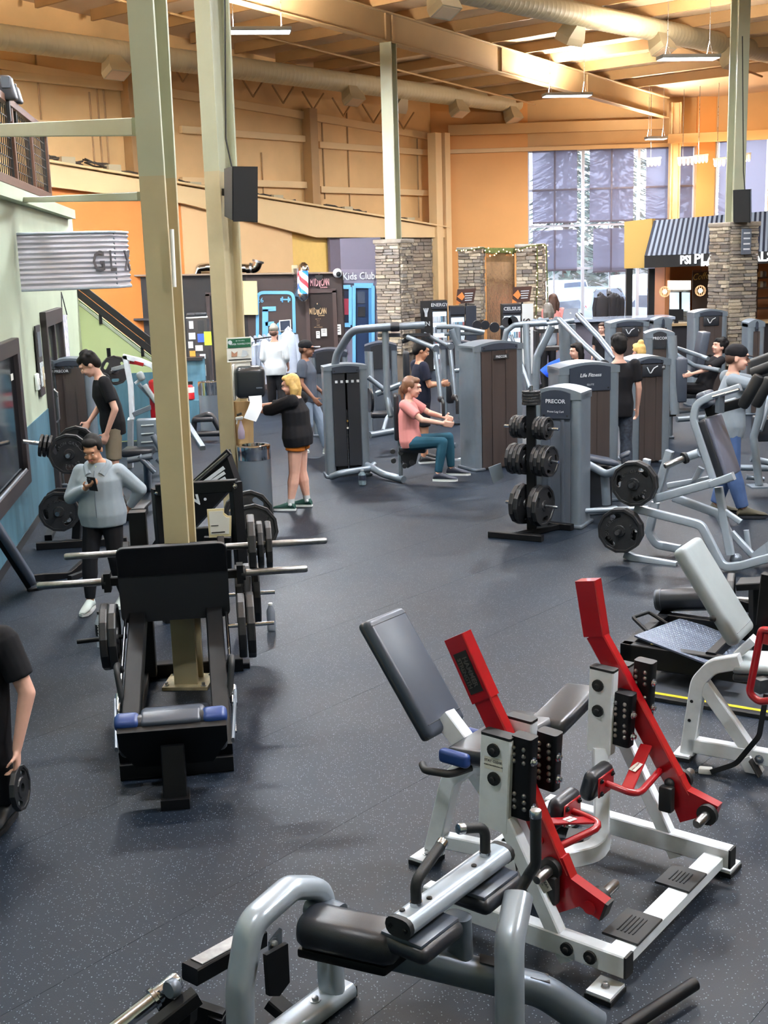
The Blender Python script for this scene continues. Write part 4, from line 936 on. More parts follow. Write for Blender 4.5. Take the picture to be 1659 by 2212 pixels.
# ================================================================== plate-loaded machine behind the leg press (board with stripes)
QF = Frame(D(440, 1200, 10.9), 60); QF.o.z = 0; q = QF.w
t = Thing('hack_squat', 'black inclined machine with white stripes on its board, behind the leg press', 'gym machine', QF.o)
yy = 10.7
def qd(x, y, Y=yy): return D(x, y, Y)
t.part('board', M_bk, prism([qd(405, 1065), qd(492, 972), qd(515, 1040), qd(400, 1165), qd(330, 1180)], (.03, .12, .0)))
t.part('track_rail', M_dst, bar([qd(408, 1052, yy - .08), qd(492, 980, yy - .08)], .03, .03)); t.part('board_edge', M_bk, bar([qd(400, 1062, yy - .06), qd(495, 975, yy - .06)], .05, .06))
for k in range(3): t.part('stripe', M_letter, bar([qd(430 + 4*k, 1050 + 5*k, yy - .075), qd(484 + 1.5*k, 1010 + 11*k, yy - .075)], .01, .032 - .004*k, ch=.001))
t.part('lettering', M_letter, text('W.', .17, .003, qd(420, 1082, yy - .075), (.84, 0, .54), (-.54, 0, .84), bold=.02))
t.part('lower_stripe', M_letter, bar([qd(345, 1135, yy - .075), qd(356, 1120, yy - .075)], .01, .05, ch=.001))
for x0, y0, x1, y1, Y in ((340, 1055, 352, 1420, 9.9), (508, 1040, 520, 1440, 9.75)):
    a = D(x0, y0, Y); g = Vector((a.x + .02, Y, 0)); t.part('upright', M_bk, bar([g, a], .09, .09, up=QF.u))
    t.part('bolt', M_ss, bolt(a - Vector((0, .05, .03)), (0, -1, 0), .014, .012))
a, b_ = D(340, 1058, 9.88), D(512, 1048, 9.74); t.part('cross_bar', M_bk, bar([a, b_], .08, .10)); a, b_ = D(345, 1160, 9.95), D(515, 1150, 9.8); t.part('cross_bar', M_bk, bar([a, b_], .06, .12))
t.part('rear_foot', M_bk, bar([G(335, 1452), G(540, 1440)], .09, .09))
for k, (x, y, Y) in enumerate(((536, 1115, 10.0), (545, 1145, 9.85))):
    put_plate(PL45, D(x, y, Y), (.35, -1, .1), 'upright weight plate leaning behind the leg press, %s of the two' % ('rear' if k == 0 else 'front'), 'plates behind the leg press', .3, 0)
hp = D(541, 1147, 9.8); t.part('peg', M_ss, cyl(D(535, 1110, 10.1), hp + Vector((.03, -.09, 0)), .022)); t.part('spring', M_dst, *[cyl(D(560, 1165 + 13*k, 9.9), D(592, 1158 + 13*k, 9.9), .014) for k in range(1)])
t = Thing('instruction_card', 'cream instruction card on the black upright beside the tan column', 'sign', D(474, 1160, 9.55))
YC = 9.6
cw = [D(x, y, YC) for x, y in ((447, 1100), (484, 1098), (484, 1108), (492, 1114), (500, 1114), (499, 1158), (452, 1161))]
t.part('card', mat('cream_card', srgb(224, 206, 158), .5), prism(cw, (0, .012, 0)))
t.part('print_panel', M_lab, prism([D(x, y, YC - .008) for x, y in ((451, 1105), (482, 1103), (482, 1112), (490, 1118), (496, 1118), (495, 1153), (455, 1155))], (0, .003, 0)))
t.part('print_line', M_ink, *[bar([D(456, 1136 + k * 5, YC - .011), D(472 + k * 6, 1135 + k * 5, YC - .011)], .002, .006, ch=.0005) for k in (0,)]); t.part('print_line', M_ink, bar([D(457, 1151, YC - .011), D(486, 1149, YC - .011)], .002, .01, ch=.0005))
t.part('card_bracket', M_bk, bar([D(470, 1160, YC + .02), D(472, 1240, YC + .06)], .22, .04, up=(0, 1, 0)))

# ================================================================== far left: bench with slanted pad, plate tree
t = Thing('slant_bench', 'black slanted bench pad on bent tubes at the far left beside the wall', 'bench', G(60, 1275))
a, b_ = D(-20, 1118, 10.6), D(72, 1262, 10.95)
dv = (b_ - a); sd = Vector((-.35, 1, 0)).normalized(); nn_ = dv.cross(sd).normalized()
if nn_.z < 0: nn_ = -nn_
t.part('pad', M_ving, pad((a + b_)/2 + sd * .10, dv * 1.02, sd * .30, nn_ * .07, .03, 3)); t.part('pad_frame', M_bk, bar([a - nn_ * .05 + sd * .06, b_ - nn_ * .05 + sd * .06], .10, .05, up=nn_))
c0 = D(78, 1265, 10.95); c1_ = D(95, 1240, 11.4)
t.part('bent_tube', M_bk, bar([b_ + sd * .3 - nn_ * .04, D(95, 1246, 11.4), D(150, 1243, 11.5), D(185, 1212, 11.7)], .05, .07, fr=.08)); t.part('foot_tube', M_bk, bar([G(60, 1278), G(150, 1262)], .06, .06)); t.part('bent_tube', M_bk, bar([D(150, 1250, 11.3), D(182, 1238, 11.6)], .045, .06))
def tree_left():
    t = Thing('plate_tree', 'black plate tree against the teal wall, behind the woman with the phone', 'rack', G(165, 1182)); Y = 12.95
    t.part('base_bar', M_bk, bar([G(80, 1187) + UZ * .04, G(275, 1175) + UZ * .04], .09, .08)); t.part('base_bar', M_bk, bar([G(105, 1170) + UZ * .04, G(118, 1140) + UZ * .04], .08, .07))
    u0, u1 = Vector((-3.42, Y + .08, .05)), Vector((-3.25, Y + .12, 1.25)); t.part('upright', M_bk, bar([u0, u1], .09, .10, up=(0, 1, 0)))
    pts = {'up': D(150, 981, Y - .1), 'low': D(128, 1105, Y - .1)}
    fd = Vector((.10, -1, .0)).normalized()
    for nm, pt in pts.items(): t.part('peg', M_ss, cyl(pt - fd * .30, pt + fd * .14, .024, 14))
    c = D(95, 962, Y); t.part('peg', M_ss, cyl(c + Vector((.35, .1, -.06)), c + Vector((-.22, 0, .05)), .024))
    return pts, fd, c
pts, fd, c = tree_left()
put_plate(PL45, pts['up'], fd, 'big front weight plate on the upper peg of the left plate tree', 'plates on the left tree', .1, -1 if False else 1)
put_plate(PL45, pts['up'] - fd * .17 + Vector((.06, 0, .06)), fd, 'rear weight plate on the upper peg of the left plate tree', 'plates on the left tree', .5)
put_plate(PL45, pts['low'], fd, 'front weight plate on the lower peg of the left plate tree', 'plates on the left tree', .7, 1)
put_plate(PL45, pts['low'] - fd * .12 + Vector((.02, 0, .02)), fd, 'rear weight plate on the lower peg of the left plate tree', 'plates on the left tree', .2)
for k in range(3): put_plate(PL10, c + Vector((-.03 + .045 * k, .01 * k, -.008 * k)), (1, .12, -.2), 'small plate seen edge on at the left of the plate tree, %s from the wall' % ORD[k], 'small plates on the left tree')

# ================================================================== plate tree in the middle of the floor
t = Thing('plate_tree', 'black plate tree holding six stacks of plates in the middle of the floor', 'rack', G(1140, 1160)); YT = 12.75
t.part('base_bar', M_bk, bar([G(1057, 1160) + UZ * .035, G(1172, 1170) + UZ * .035], .08, .07)); t.part('base_bar', M_bk, bar([G(1185, 1140) + UZ * .035, G(1236, 1146) + UZ * .035], .08, .07))
ub = Vector((1.60, YT, 0)); t.part('base_spine', M_bk, bar([G(1120, 1163) + UZ * .035, G(1205, 1143) + UZ * .035], .08, .06)); t.part('upright', M_bk, bar([ub + UZ * .03, ub + UZ * 1.42], .095, .095, up=(.3, 1, 0)))
tx = Vector((.80, -.60, 0)).normalized()
t.part('peg', M_ss, cyl(ub + UZ * 1.42, ub + UZ * 1.62, .02, 14))
for k in range(5): put_plate(PL5, ub + UZ * (1.43 + .030 * k), UZ, 'small plate lying flat on top of the middle plate tree, %s from below' % ORD[k], 'flat plates on the middle tree', .2 * k)
for lv, (z, me, th, n1, n2) in enumerate(((1.17, PL10, .036, 4, 4), (.82, PL25, .046, 4, 4), (.33, PL45, .056, 2, 2))):
    for sg in (-1, 1):
        n = n1 if sg < 0 else n2; pb = ub + UZ * z; t.part('peg', M_ss, cyl(pb + tx * sg * .04, pb + tx * sg * (.33 if n > 2 else .32), .018, 14))
        for k in range(n): put_plate(me, pb + tx * sg * (.085 + th * k), tx * sg, '%s plate on the %s %s stack of the middle tree, %s from the post' % (('small', 'medium', 'large')[lv], ('upper', 'middle', 'lower')[lv], 'left' if sg < 0 else 'right', ORD[k]), 'plates on the middle tree', .25 * k + lv)
# ================================================================== silver hack squat with loaded plates (right)
KF = Frame(G(1456, 1222), 124); 
t = Thing('hack_squat', 'silver plate-loaded squat machine with black plates and shoulder rollers, right side', 'gym machine', KF.w(.2, -.3, 0))
def kb(nm, pts, v, w_=.06, h=.08, fr=.0, m=None, up=None): return t.part(nm, m or M_sil, bar([KF.a(x, y, v) for x, y in pts], w_, h, up=up if up is not None else KF.v.cross((KF.a(*pts[1], v) - KF.a(*pts[0], v)).normalized()), fr=fr, ch=.012))
VN, VR = 0.0, -.58
kb('side_lever', [(1372, 1098), (1515, 1134), (1562, 1226), (1600, 1222), (1670, 1203)], VN, fr=.10)
kb('side_lever', [(1455, 1074), (1553, 1110), (1580, 1165)], VR, fr=.08)
kb('swing_arm', [(1412, 1078), (1543, 1042)], VN); kb('swing_arm', [(1443, 1049), (1560, 1030)], VR, .05, .06)
kb('base_foot', [(1350, 1196), (1372, 1206), (1462, 1222)], VN - .02, fr=.06)
kb('curved_foot', [(1416, 1085), (1402, 1150), (1418, 1176), (1470, 1186)], VR + .2, fr=.10)
o = t.part('level_pad', M_sild, box(KF.a(1365, 1218, VN) * 1, (.07, .07, .03)))
kb('stop_post', [(1447, 974), (1420, 1062)], VN - .1, .075, .075); kb('stop_post', [(1398, 992), (1392, 1020)], VR, .07, .07)
kb('rear_leg', [(1552, 1052), (1578, 1198)], VN - .1, .06, .075); kb('rear_leg', [(1515, 1010), (1490, 1060)], VR, .05, .06)
kb('brace', [(1560, 1100), (1600, 1128)], VN - .1, .05, .05); kb('brace', [(1580, 1150), (1640, 1215)], VN - .3, .05, .06); kb('brace', [(1612, 1145), (1618, 1190)], VR, .04, .05)
kb('pivot_tube', [(1536, 1046), (1585, 1028)], VN, .075, .075)
o = t.part('step_plate', M_sil, prism([KF.a(x, y, -.35) for x, y in ((1634, 1188), (1665, 1165), (1670, 1195), (1640, 1205))], KF.v * .35)); t.part('foot_pivot', M_sild, ball(KF.a(1590, 1208, VN - .15), .06, 10))
# upright arch that carries the back pad and rollers
kb('back_arch', [(1543, 1038), (1498, 905), (1504, 872), (1532, 858), (1600, 836)], VN - .12, .055, .07, fr=.14)
kb('back_arch', [(1560, 1020), (1530, 900), (1540, 880), (1590, 866)], VR + .12, .055, .07, fr=.1)
kb('roller_yoke', [(1526, 890), (1600, 870)], VN - .3, .06, .09, m=M_bk)
t.part('cross_pin', M_ss, cyl(KF.a(1540, 858, VN - .06), KF.a(1597, 842, VN - .06), .018)); t.part('hinge_block', M_sild, box(KF.a(1555, 872, VN - .08), (.06, .06, .17), .4))
a, b_ = KF.a(1519, 905, -.30), KF.a(1562, 1033, -.30); ax = (b_ - a); n_ = KF.v.cross(ax.normalized())
if n_.dot(Vector((1, 0, .2))) < 0: n_ = -n_
o = t.part('back_pad', M_vin, pad((a + b_)/2 + n_ * .05, ax, KF.v * .40, n_ * .09, .03, 3)); t.part('pad_face', mat('grey_violet_vinyl', srgb(96, 98, 112), .4, var=.08), pad((a + b_)/2 + n_ * .10, ax * .99, KF.v * .39, n_ * .05, .022, 3), under=o)
a2, b2 = KF.a(1506, 850, -.30), KF.a(1516, 885, -.30); t.part('head_pad', M_ving, pad((a2 + b2)/2 + n_ * .07, (b2 - a2), KF.v * .26, n_ * .12, .04, 3))
for k, (x0, y0, x1, y1) in enumerate(((1604, 878, 1640, 812), (1632, 876, 1662, 818))):
    a, b_ = KF.a(x0, y0, -.15 - .35 * k), KF.a(x1, y1, -.15 - .35 * k); d = b_ - a
    t.part('shoulder_roller', M_rub, sweep([a - d * .03, a, a + d * .1, b_ - d * .1, b_, b_ + d * .03], circ(.055, 16), None, [.6, .85, 1, 1, .85, .6]))
t.part('long_roller', M_rub, sweep([KF.a(1625, 806, -.2), KF.a(1668, 790, -.2)], circ(.05, 14)))
horn(t, KF.a(1482, 988, VN - .1), (KF.a(1440, 1006, VN + .1) - KF.a(1490, 985, VN - .1)), .24, .03); t.part('horn_tube', M_sil, tube([KF.a(1484, 987, VN - .1), KF.a(1510, 978, VN - .1)], .04))
pd = KF.v + KF.u * .10
for (x, y), k in (((1370, 1045), 0), ((1340, 1146), 1)):
    c = KF.a(x, y, .10); lab = 'upper' if k == 0 else 'lower'
    t.part('weight_horn', M_dst, cyl(c - pd * .25, c + pd * .12, .022, 14))
    put_plate(PL45, c + pd * .01, pd, 'front black plate on the %s horn of the silver squat machine' % lab, 'plates on the silver squat machine', .4 + k, 1)
    put_plate(PL45, c - pd * .048, pd, 'rear black plate on the %s horn of the silver squat machine' % lab, 'plates on the silver squat machine', .9 + k)
# ================================================================== white bench machine cut by the right edge
BF = Frame(G(1475, 1635), 122); bw = BF.w
t = Thing('bench_machine', 'white framed bench machine with pale grey pads, cut by the right edge', 'gym machine', BF.o)
def bb(nm, pts, v, w_=.065, h=.08, fr=0, m=None): return t.part(nm, m or M_wht, bar([BF.a(x, y, v) for x, y in pts], w_, h, up=BF.v.cross((BF.a(*pts[1], v) - BF.a(*pts[0], v)).normalized()), fr=fr))
bb('front_leg', [(1486, 1625), (1510, 1470), (1540, 1438), (1600, 1428)], 0, .07, .085, .14); bb('diagonal_leg', [(1518, 1474), (1626, 1630)], 0); bb('base_rail', [(1490, 1606), (1680, 1640)], 0, .07, .09); bb('rear_leg', [(1612, 1632), (1652, 1705), (1690, 1730)], 0, .09, .08, .06)
o = t.part('tread_pad', M_rub, bar([BF.a(1622, 1640, .05), BF.a(1642, 1675, .05)], .08, .012)); t.part('bolt', M_ss, bolt(BF.a(1640, 1640, .04), BF.v, .016, .014)); 
for y in (1515, 1556): t.part('pin_hole', M_rub, lathe([(.010, 0), (.010, .002)], BF.a(1494 if y < 1530 else 1489, y, .034), BF.v, 10))
feet(t, BF.a(1478, 1632, 0) * 1 - UZ * BF.a(1478, 1632, 0).z, BF, .14, .10)
a, b_ = BF.a(1484, 1178, -.12), BF.a(1602, 1374, -.12); ax = b_ - a; n_ = BF.v.cross(ax.normalized())
if n_.x < 0: n_ = -n_
o = t.part('back_pad', M_vinl, pad((a + b_)/2, ax * 1.04, BF.v * .35, n_ * .085, .035, 4)); t.part('pad_seam', mat('seam_grey', srgb(120, 124, 124), .5), bar([a.lerp(b_, .93) + n_ * .043 - BF.v * .14, a.lerp(b_, .93) + n_ * .043 + BF.v * .14], .004, .004, up=n_, ch=.001), under=o); t.part('pad_knob', M_rub, ball(BF.a(1540, 1336, .05), .022, 10), under=o)
t.part('pad_hinge', M_wht, bar([BF.a(1595, 1412, -.12), BF.a(1630, 1380, -.12)], .09, .05)); 
sc_ = BF.a(1618, 1424, -.12); o = t.part('seat_pad', M_vinl, pad(sc_ + BF.u * .16 + UZ * .0, BF.u * .44 + UZ * .05, BF.v * .32, UZ * .06, .03, 4)); t.part('seat_board', M_vin, pad(sc_ + BF.u * .16 - UZ * .05, BF.u * .43 + UZ * .05, BF.v * .31, UZ * .05, .02, 3), under=o)
t.part('red_handle', M_red, tube([BF.a(1662, 1362, .25), BF.a(1645, 1360, .25), BF.a(1618, 1498, .25), BF.a(1640, 1516, .25), BF.a(1675, 1512, .25)], .021, .05, n=12)); t.part('red_strap', M_red, bar([BF.a(1642, 1376, .25), BF.a(1680, 1385, .25)], .02, .07))
t.part('mast', M_bk, bar([BF.a(1648, 1350, .1), BF.a(1660, 1240, .1)], .06, .07)); t.part('latch', M_dst, box(BF.a(1645, 1480, .1), (.07, .06, .08), .4)); t.part('strap', M_rub, bar([BF.a(1655, 1500, .2), BF.a(1640, 1590, .2), BF.a(1590, 1650, .15), G(1535, 1668, .02)], .03, .004, fr=.1, ch=.001, up=BF.v))
t = Thing('power_adapter', 'small white plastic block on the floor under the white bench machine', 'adapter', G(1524, 1664)); t.part('case', M_white, pad(G(1524, 1664, .018), (.075, -.02, 0), (.015, .045, 0), (0, 0, .036), .008, 2)); t.part('cord', M_rub, tube([G(1508, 1668, .006), G(1480, 1670, .006), G(1455, 1668, .006)], .004, n=6))
# ================================================================== black calf sled with diamond plate platform, yellow edged mat
YF = Frame(G(1275, 1490), 121.8)
m_ = single('floor_mat', 'grey rubber mat edged in yellow under the black sled machine', 'mat', mat('mat_grey', srgb(50, 54, 62), .6), prism([YF.w(0, 0, .012), YF.w(2.2, 0, .012), YF.w(2.2, -1.5, .012), YF.w(.0, -1.5, .012)], (0, 0, .024)))
M_yel = mat('yellow_edge', srgb(214, 190, 40), .5, var=.15, scale=12)
child(m_, 'edge_strip', M_yel, bar([YF.w(.06, -.07, .027), YF.w(2.2, -.07, .027)], .035, .006, ch=.001)); child(m_, 'edge_strip', M_yel, bar([YF.w(.07, -.07, .027), YF.w(.07, -1.43, .027)], .035, .006, ch=.001)); child(m_, 'bevel_strip', M_rub, bar([YF.w(0, -.02, .015), YF.w(2.2, -.02, .015)], .06, .03, ch=.004))
t = Thing('sled_machine', 'black low sled machine with a checker plate platform and roller pad', 'gym machine', YF.w(.7, -.7, .024))
zq = .33
cq = [D(1370, 1374, 8.15), D(1475, 1335, 8.75), D(1640, 1398, 8.25), D(1545, 1442, 7.65)]
dq = (cq[1] - cq[0]).cross(cq[3] - cq[0]).normalized(); dq = dq if dq.z > 0 else -dq
M_chk = mat('checker_steel', srgb(98, 106, 122), .35, .5, var=.08)
pl = t.part('platform', M_chk, prism(cq, dq * .012)); e1_, e2_ = (cq[1] - cq[0]), (cq[3] - cq[0]); bumps = []
for i in range(24):
    for j in range(30):
        c = cq[0] + e1_ * ((i + .7)/25) + e2_ * ((j + .7)/31) + dq * .007; d = (e1_.normalized() + e2_.normalized() * (1 if (i + j) % 2 else -1)).normalized() * .011; s_ = dq.cross(d).normalized() * .004
        bumps.append(([c - d, c + s_, c + d, c - s_, c + dq * .003], [(0, 4, 3), (0, 1, 4), (1, 2, 4), (2, 3, 4)]))
t.part('checker_pattern', M_chk, join(*bumps), under=pl, kind='stuff', smooth=0)
hp_ = [cq[0] + e1_ * .25 , cq[0] + e1_ * .30 + (cq[0] - cq[3]).normalized() * .15 + UZ * .05, cq[0] + e1_ * .62 + (cq[0] - cq[3]).normalized() * .15 + UZ * .05, cq[0] + e1_ * .66]
t.part('platform_handle', M_bk, tube(hp_, .014, .03, n=8))
for dv_, z0_ in ((-.30, .20), (-1.1, .20)): t.part('side_beam', M_bk, bar([YF.w(.12, dv_, z0_), YF.w(2.0, dv_, z0_)], .08, .16))
t.part('cross_beam', M_bk, bar([YF.w(.16, -.26, .22), YF.w(.16, -1.15, .22)], .08, .12)); t.part('cross_beam', M_bk, bar([YF.w(.75, -.3, .26), YF.w(.75, -1.1, .26)], .07, .07))
for a_, b__ in (((.14, -.28), (.14, -.28)), ((.14, -1.12), (.14, -1.12)), ((1.7, -.28), (1.7, -.28))): t.part('stub_foot', M_bk, box(YF.w(a_[0], a_[1], .075), (.09, .09, .11)))
r0, r1 = D(1420, 1296, 8.9), D(1545, 1292, 8.7); o = t.part('roller_pad', M_vin, sweep([r0, r0 + (r1 - r0) * .04, r1], circ(.092, 18), None, [.85, 1, 1])); t.part('roller_end', M_ving, sweep([r0 - (r1 - r0) * .02, r0 + (r1 - r0) * .1], circ(.0935, 18), None, [.85, 1]), under=o)
t.part('roller_arm', M_bk, bar([r1, r1 + Vector((.25, -.1, -.05)), YF.w(1.3, -.9, .25)], .06, .08)); t.part('weight_horn', M_dst, cyl(r1, r1 + Vector((.25, -.1, 0)), .025))
put_plate(PL45, r1 + Vector((.10, -.05, -.02)), (1, -.35, 0), 'dark plate on the roller arm of the black sled machine', 'plates on the sled machine')
t.part('top_block', M_bk, bar([D(1596, 1262, 8.2), D(1665, 1258, 8.1)], .2, .05)); t.part('post', M_bk, bar([D(1640, 1420, 8.2), D(1640, 1262, 8.2)], .12, .12, up=(0, 1, 0)))
# ================================================================== weight stack towers and the machines around them
M_tow = mat('slate_silver_coat', srgb(122, 131, 140), .32, .35, var=.04, scale=12)
M_shr = mat('smoked_shroud', srgb(80, 70, 67), .26, .25, var=.10, scale=1.5, coat=.3, stretch=(6, 6, .5))
M_hdr = mat('slate_header', srgb(48, 54, 66), .35, var=.06)
M_dark = mat('charcoal_plastic', srgb(34, 36, 42), .4)
M_clr = mat('clear_shroud', srgb(92, 98, 108), .25, .15, var=.08, scale=2, coat=.4, stretch=(5, 5, .4))
def tower(label, pl, pr, h, d=.42, head=.30, name='', sub='', shroud=None, hdr=None, arch=.09, colw=.10, group='weight stack towers', emblem=False, split=False, cap=None, sign=None, colm=None):
    pl, pr = Vector(pl), Vector(pr); pl.z = pr.z = 0; X = (pr - pl); W_ = X.length; X.normalize(); N = Vector((X.y, -X.x, 0))     # N points out of the front
    t = Thing('weight_stack_tower', label, 'gym machine', (pl + pr)/2 - N * d/2, group=group)
    P = lambda x, y, z: pl + X * x - N * y + UZ * z
    colm = colm or M_tow
    for x in (colw/2, W_ - colw/2):
        o = t.part('side_column', colm, sweep([P(x, d/2, .02), P(x, d/2, h - arch * .9)], rrect(colw, d, .04, 3), N)); 
        t.part('column_foot', M_sild, pad(P(x, d/2, .02), X * (colw + .05), N * (d + .06), (0, 0, .04), .015, 2), under=o)
    n = 9; arc = [(i / n * W_, h - arch + arch * math.sin(math.pi * (.12 + .76 * i / n)) / 1.0) for i in range(n + 1)]
    outline = [P(x, d/2, z) for x, z in arc] + [P(W_, d/2, h - arch * 1.3 - .02), P(0, d/2, h - arch * 1.3 - .02)]
    t.part('top_cap', cap or M_tow, prism(outline, N * (d + .01)))
    i0, i1 = colw * .9, W_ - colw * .9
    hd = t.part('header_panel', hdr or M_hdr, prism([P(i0, .0, h - head), P(i1, .0, h - head)] + [P(i0 + (i1 - i0) * k / 6, 0, h - arch - .015 + arch * .85 * math.sin(math.pi * (.18 + .64 * k / 6))) for k in range(6, -1, -1)], N * .05))
    f0 = P(0, -.0265, 0)
    for x in (i0 + .03, i1 - .03): t.part('header_screw', M_rub, bolt(P(x, -.025, h - head + .03), N, .006, .002), under=hd)
    if name:
        if sign: t.part('name_tag', M_ink, prism([P(W_ * sign[0] - sign[2], -.028, h - sign[1] - .032), P(W_ * sign[0] + sign[2], -.028, h - sign[1] - .032), P(W_ * sign[0] + sign[2], -.028, h - sign[1] + .032), P(W_ * sign[0] - sign[2], -.028, h - sign[1] + .032)], N * .004), under=hd)
        cx_, cz_ = (W_ * sign[0], h - sign[1]) if sign else (W_/2, h - head * .45)
        t.part('lettering', M_letter, text(name, .06 if not sign else .05, .003, P(cx_, -.031, cz_), X, UZ, bold=.015, shear=.2 if name.startswith('Life') else 0), under=hd)
    if sub: t.part('lettering', M_letter, text(sub, .03, .003, P(W_/2, -.027, h - head * .78), X, UZ), under=hd)
    if emblem:
        o = t.part('emblem_panel', M_dark, pad(P(W_/2, -.027, h - head - .10), X * min(.30, W_ * .5), N * .012, (0, 0, .17), .012, 2)); c = P(W_/2, -.035, h - head - .10)
        t.part('emblem', M_letter, tube([c - X * .08 + UZ * .05, c - X * .03 - UZ * .05, c + X * .02 + UZ * .03, c + X * .08 + UZ * .06], .008, .02, n=6), under=o)
    m = shroud or M_shr
    if split:
        for a_, b__ in ((i0, W_/2 - .015), (W_/2 + .015, i1)): t.part('shroud_panel', m, box(P((a_ + b__)/2, .01, (h - head + .12)/2 + .03), (b__ - a_, .03, h - head - .14), math.atan2(X.y, X.x)))
        t.part('stack_pin', mat('brass_pin', srgb(190, 150, 80), .3, .8), lathe([(.012, 0), (.016, .01), (.012, .02)], P(W_/2, -.01, h * .5), N, 10)); t.part('stack_pin', M_white, lathe([(.012, 0), (.016, .01), (.012, .02)], P(W_/2, -.01, h * .44), N, 10))
        t.part('selector_rod', M_ss, cyl(P(W_/2, .02, .1), P(W_/2, .02, h * .6), .008))
    else:
        t.part('shroud_front', m, box(P(W_/2, .01, (h - head)/2 + .02), (i1 - i0, .03, h - head - .02), math.atan2(X.y, X.x)))
        t.part('shroud_rib', m, box(P(W_ * .36, -.008, (h - head)/2 + .02), (.03, .02, h - head - .06), math.atan2(X.y, X.x))); t.part('shroud_rib', m, box(P(W_ * .64, -.008, (h - head)/2 + .02), (.03, .02, h - head - .06), math.atan2(X.y, X.x)))
    t.part('shroud_back', m, box(P(W_/2, d - .01, h/2 - .05), (i1 - i0, .03, h - .16), math.atan2(X.y, X.x)))
    t.part('weight_stack', M_iron, *[box(P(W_/2, d/2, .10 + .05 * k), (W_ * .5, d * .4, .045), math.atan2(X.y, X.x)) for k in range(10)], kind='stuff')
    t.part('base_plate', M_dark, box(P(W_/2, d/2, .03), (W_ * .96, d * .9, .06), math.atan2(X.y, X.x)))
    return t, P
def gl(px, py, Y): q_ = D(px, py, Y); return q_
def T(label, x0, x1, yt, Y, yaw=0.0, **k):         # a tower by its pixel columns at distance Y
    a, b_ = D(x0, yt + 40, Y), D(x1, yt + 40, Y); h = D((x0 + x1)/2, yt, Y).z; dy = (b_.x - a.x) * math.tan(math.radians(yaw))
    b_.y += dy/2; a.y -= dy/2
    return tower(label, a, b_, h, **k)
T4 = tower('grey weight tower with slate header behind the middle plate tree', G(1150, 1135), G(1254, 1143), 1.56, .38, .34, 'PRECOR', 'Prone Leg Curl', M_clr, colw=.13)
T5 = tower('weight tower with slate arched header and slanted script lettering', G(1208, 1092), G(1336, 1082), D(1270, 783, 14.25).z, .40, .34, 'Life Fitness', 'GLUTE', None, colw=.14)
T2 = tower('weight tower with twin dark panels beside the seated woman in pink', D(708, 1030, 16.55), D(801, 1030, 16.65), D(752, 786, 16.6).z, .30, .12, '', '', M_dark, split=True, colw=.13, arch=.05)
T3 = tower('tall brown shrouded weight tower right of the seated woman', D(1028, 1010, 16.7), D(1132, 1010, 17.1), D(1080, 736, 16.9).z, .42, .12, 'PRECOR', '', M_shr, colw=.13, sign=(.52, .22, .13), emblem=False)
T6 = tower('narrow brown weight tower with printed emblem right of the glute machine', D(1362, 1000, 16.9), D(1446, 1000, 17.0), D(1400, 770, 16.9).z, .45, .10, 'PRECOR', '', M_shr, colw=.14, sign=(.66, .16, .10), emblem=True)
T('brown weight tower with light lettering behind the couple in black', 1318, 1402, 690, 22.0, 5, head=.12, name='PRECOR', sign=(.6, .20, .13), emblem=True, colw=.12)
T('short brown weight tower half hidden behind the emblem tower', 1394, 1456, 712, 19.2, -8, head=.30, name='PRECOR', hdr=M_dark, colw=.14)
T('far brown weight tower in front of the right stone pillar', 1498, 1572, 668, 23.0, 5, head=.12, name='PRECOR', sign=(.5, .18, .13), emblem=True, colw=.12)
T('low weight tower with dark hood left of the middle stone pillar', 788, 858, 740, 20.8, 0, d=.5, head=.45, hdr=M_dark, cap=M_hdr, shroud=M_clr, colw=.12)
T('low weight tower with dark hood right of the middle stone pillar', 952, 1028, 737, 21.5, 0, d=.5, head=.42, hdr=M_dark, cap=M_hdr, shroud=M_clr, colw=.12)
T('low weight tower behind the walking man in the cap', 672, 750, 754, 20.6, 0, d=.5, head=.40, hdr=M_dark, cap=M_hdr, shroud=M_clr, colw=.10)
T('brown weight tower against the pale green left wall', 106, 196, 774, 16.6, 8, head=.10, name='PRECOR', sign=(.32, .17, .13), hdr=M_hdr, colw=.11, colm=M_tow)
T('far small weight tower cut by the stone pillar at right', 1616, 1652, 690, 21.6, 0, head=.2, colw=.14)
T('squat grey tower behind the emblem tower at the front desk', 1412, 1452, 685, 24.5, 0, head=.2, colw=.18)

_, PP = T2
for k in range(5): _.part('picture_icon', M_letter, box(PP(.17 + .075 * k, -.012, D(752, 786, 16.6).z - .24), (.035, .008, .035)))
# ---- chest fly machine under the seated woman
FY = 16.2
t = Thing('chest_fly_machine', 'silver chest fly machine with black seat and overhead arms', 'gym machine', G(870, 1040))
def tb(nm, pts, r=.045, m=None, fr=.12, n=12): return t.part(nm, m or M_tow, tube([D(*q_) for q_ in pts], r, fr, n=n))
tb('overhead_tube', [(722, 800, 16.7), (728, 765, 16.7), (760, 713, 16.6), (855, 705, 16.4)], .055, M_sild, .25)
tb('overhead_bar', [(852, 706, 16.4), (916, 702, 16.5)], .05); t.part('overhead_joint', M_dark, lathe([(.06, -.06), (.065, -.04), (.065, .04), (.06, .06)], D(853, 706, 16.4), (1, 0, 0), 14))
tb('mast', [(832, 712, 16.5), (836, 860, 16.4), (845, 900, 16.3)], .045, M_tow, .1)
t.part('back_pad', M_vin, pad(D(856, 900, 16.15), (.07, 0, 0), (0, .34, 0), (0, 0, .62), .03, 3)); t.part('seat_pad', M_vin, pad(D(893, 968, 16.0), (.36, -.06, -.02), (.05, .34, 0), (0, 0, .08), .03, 3))
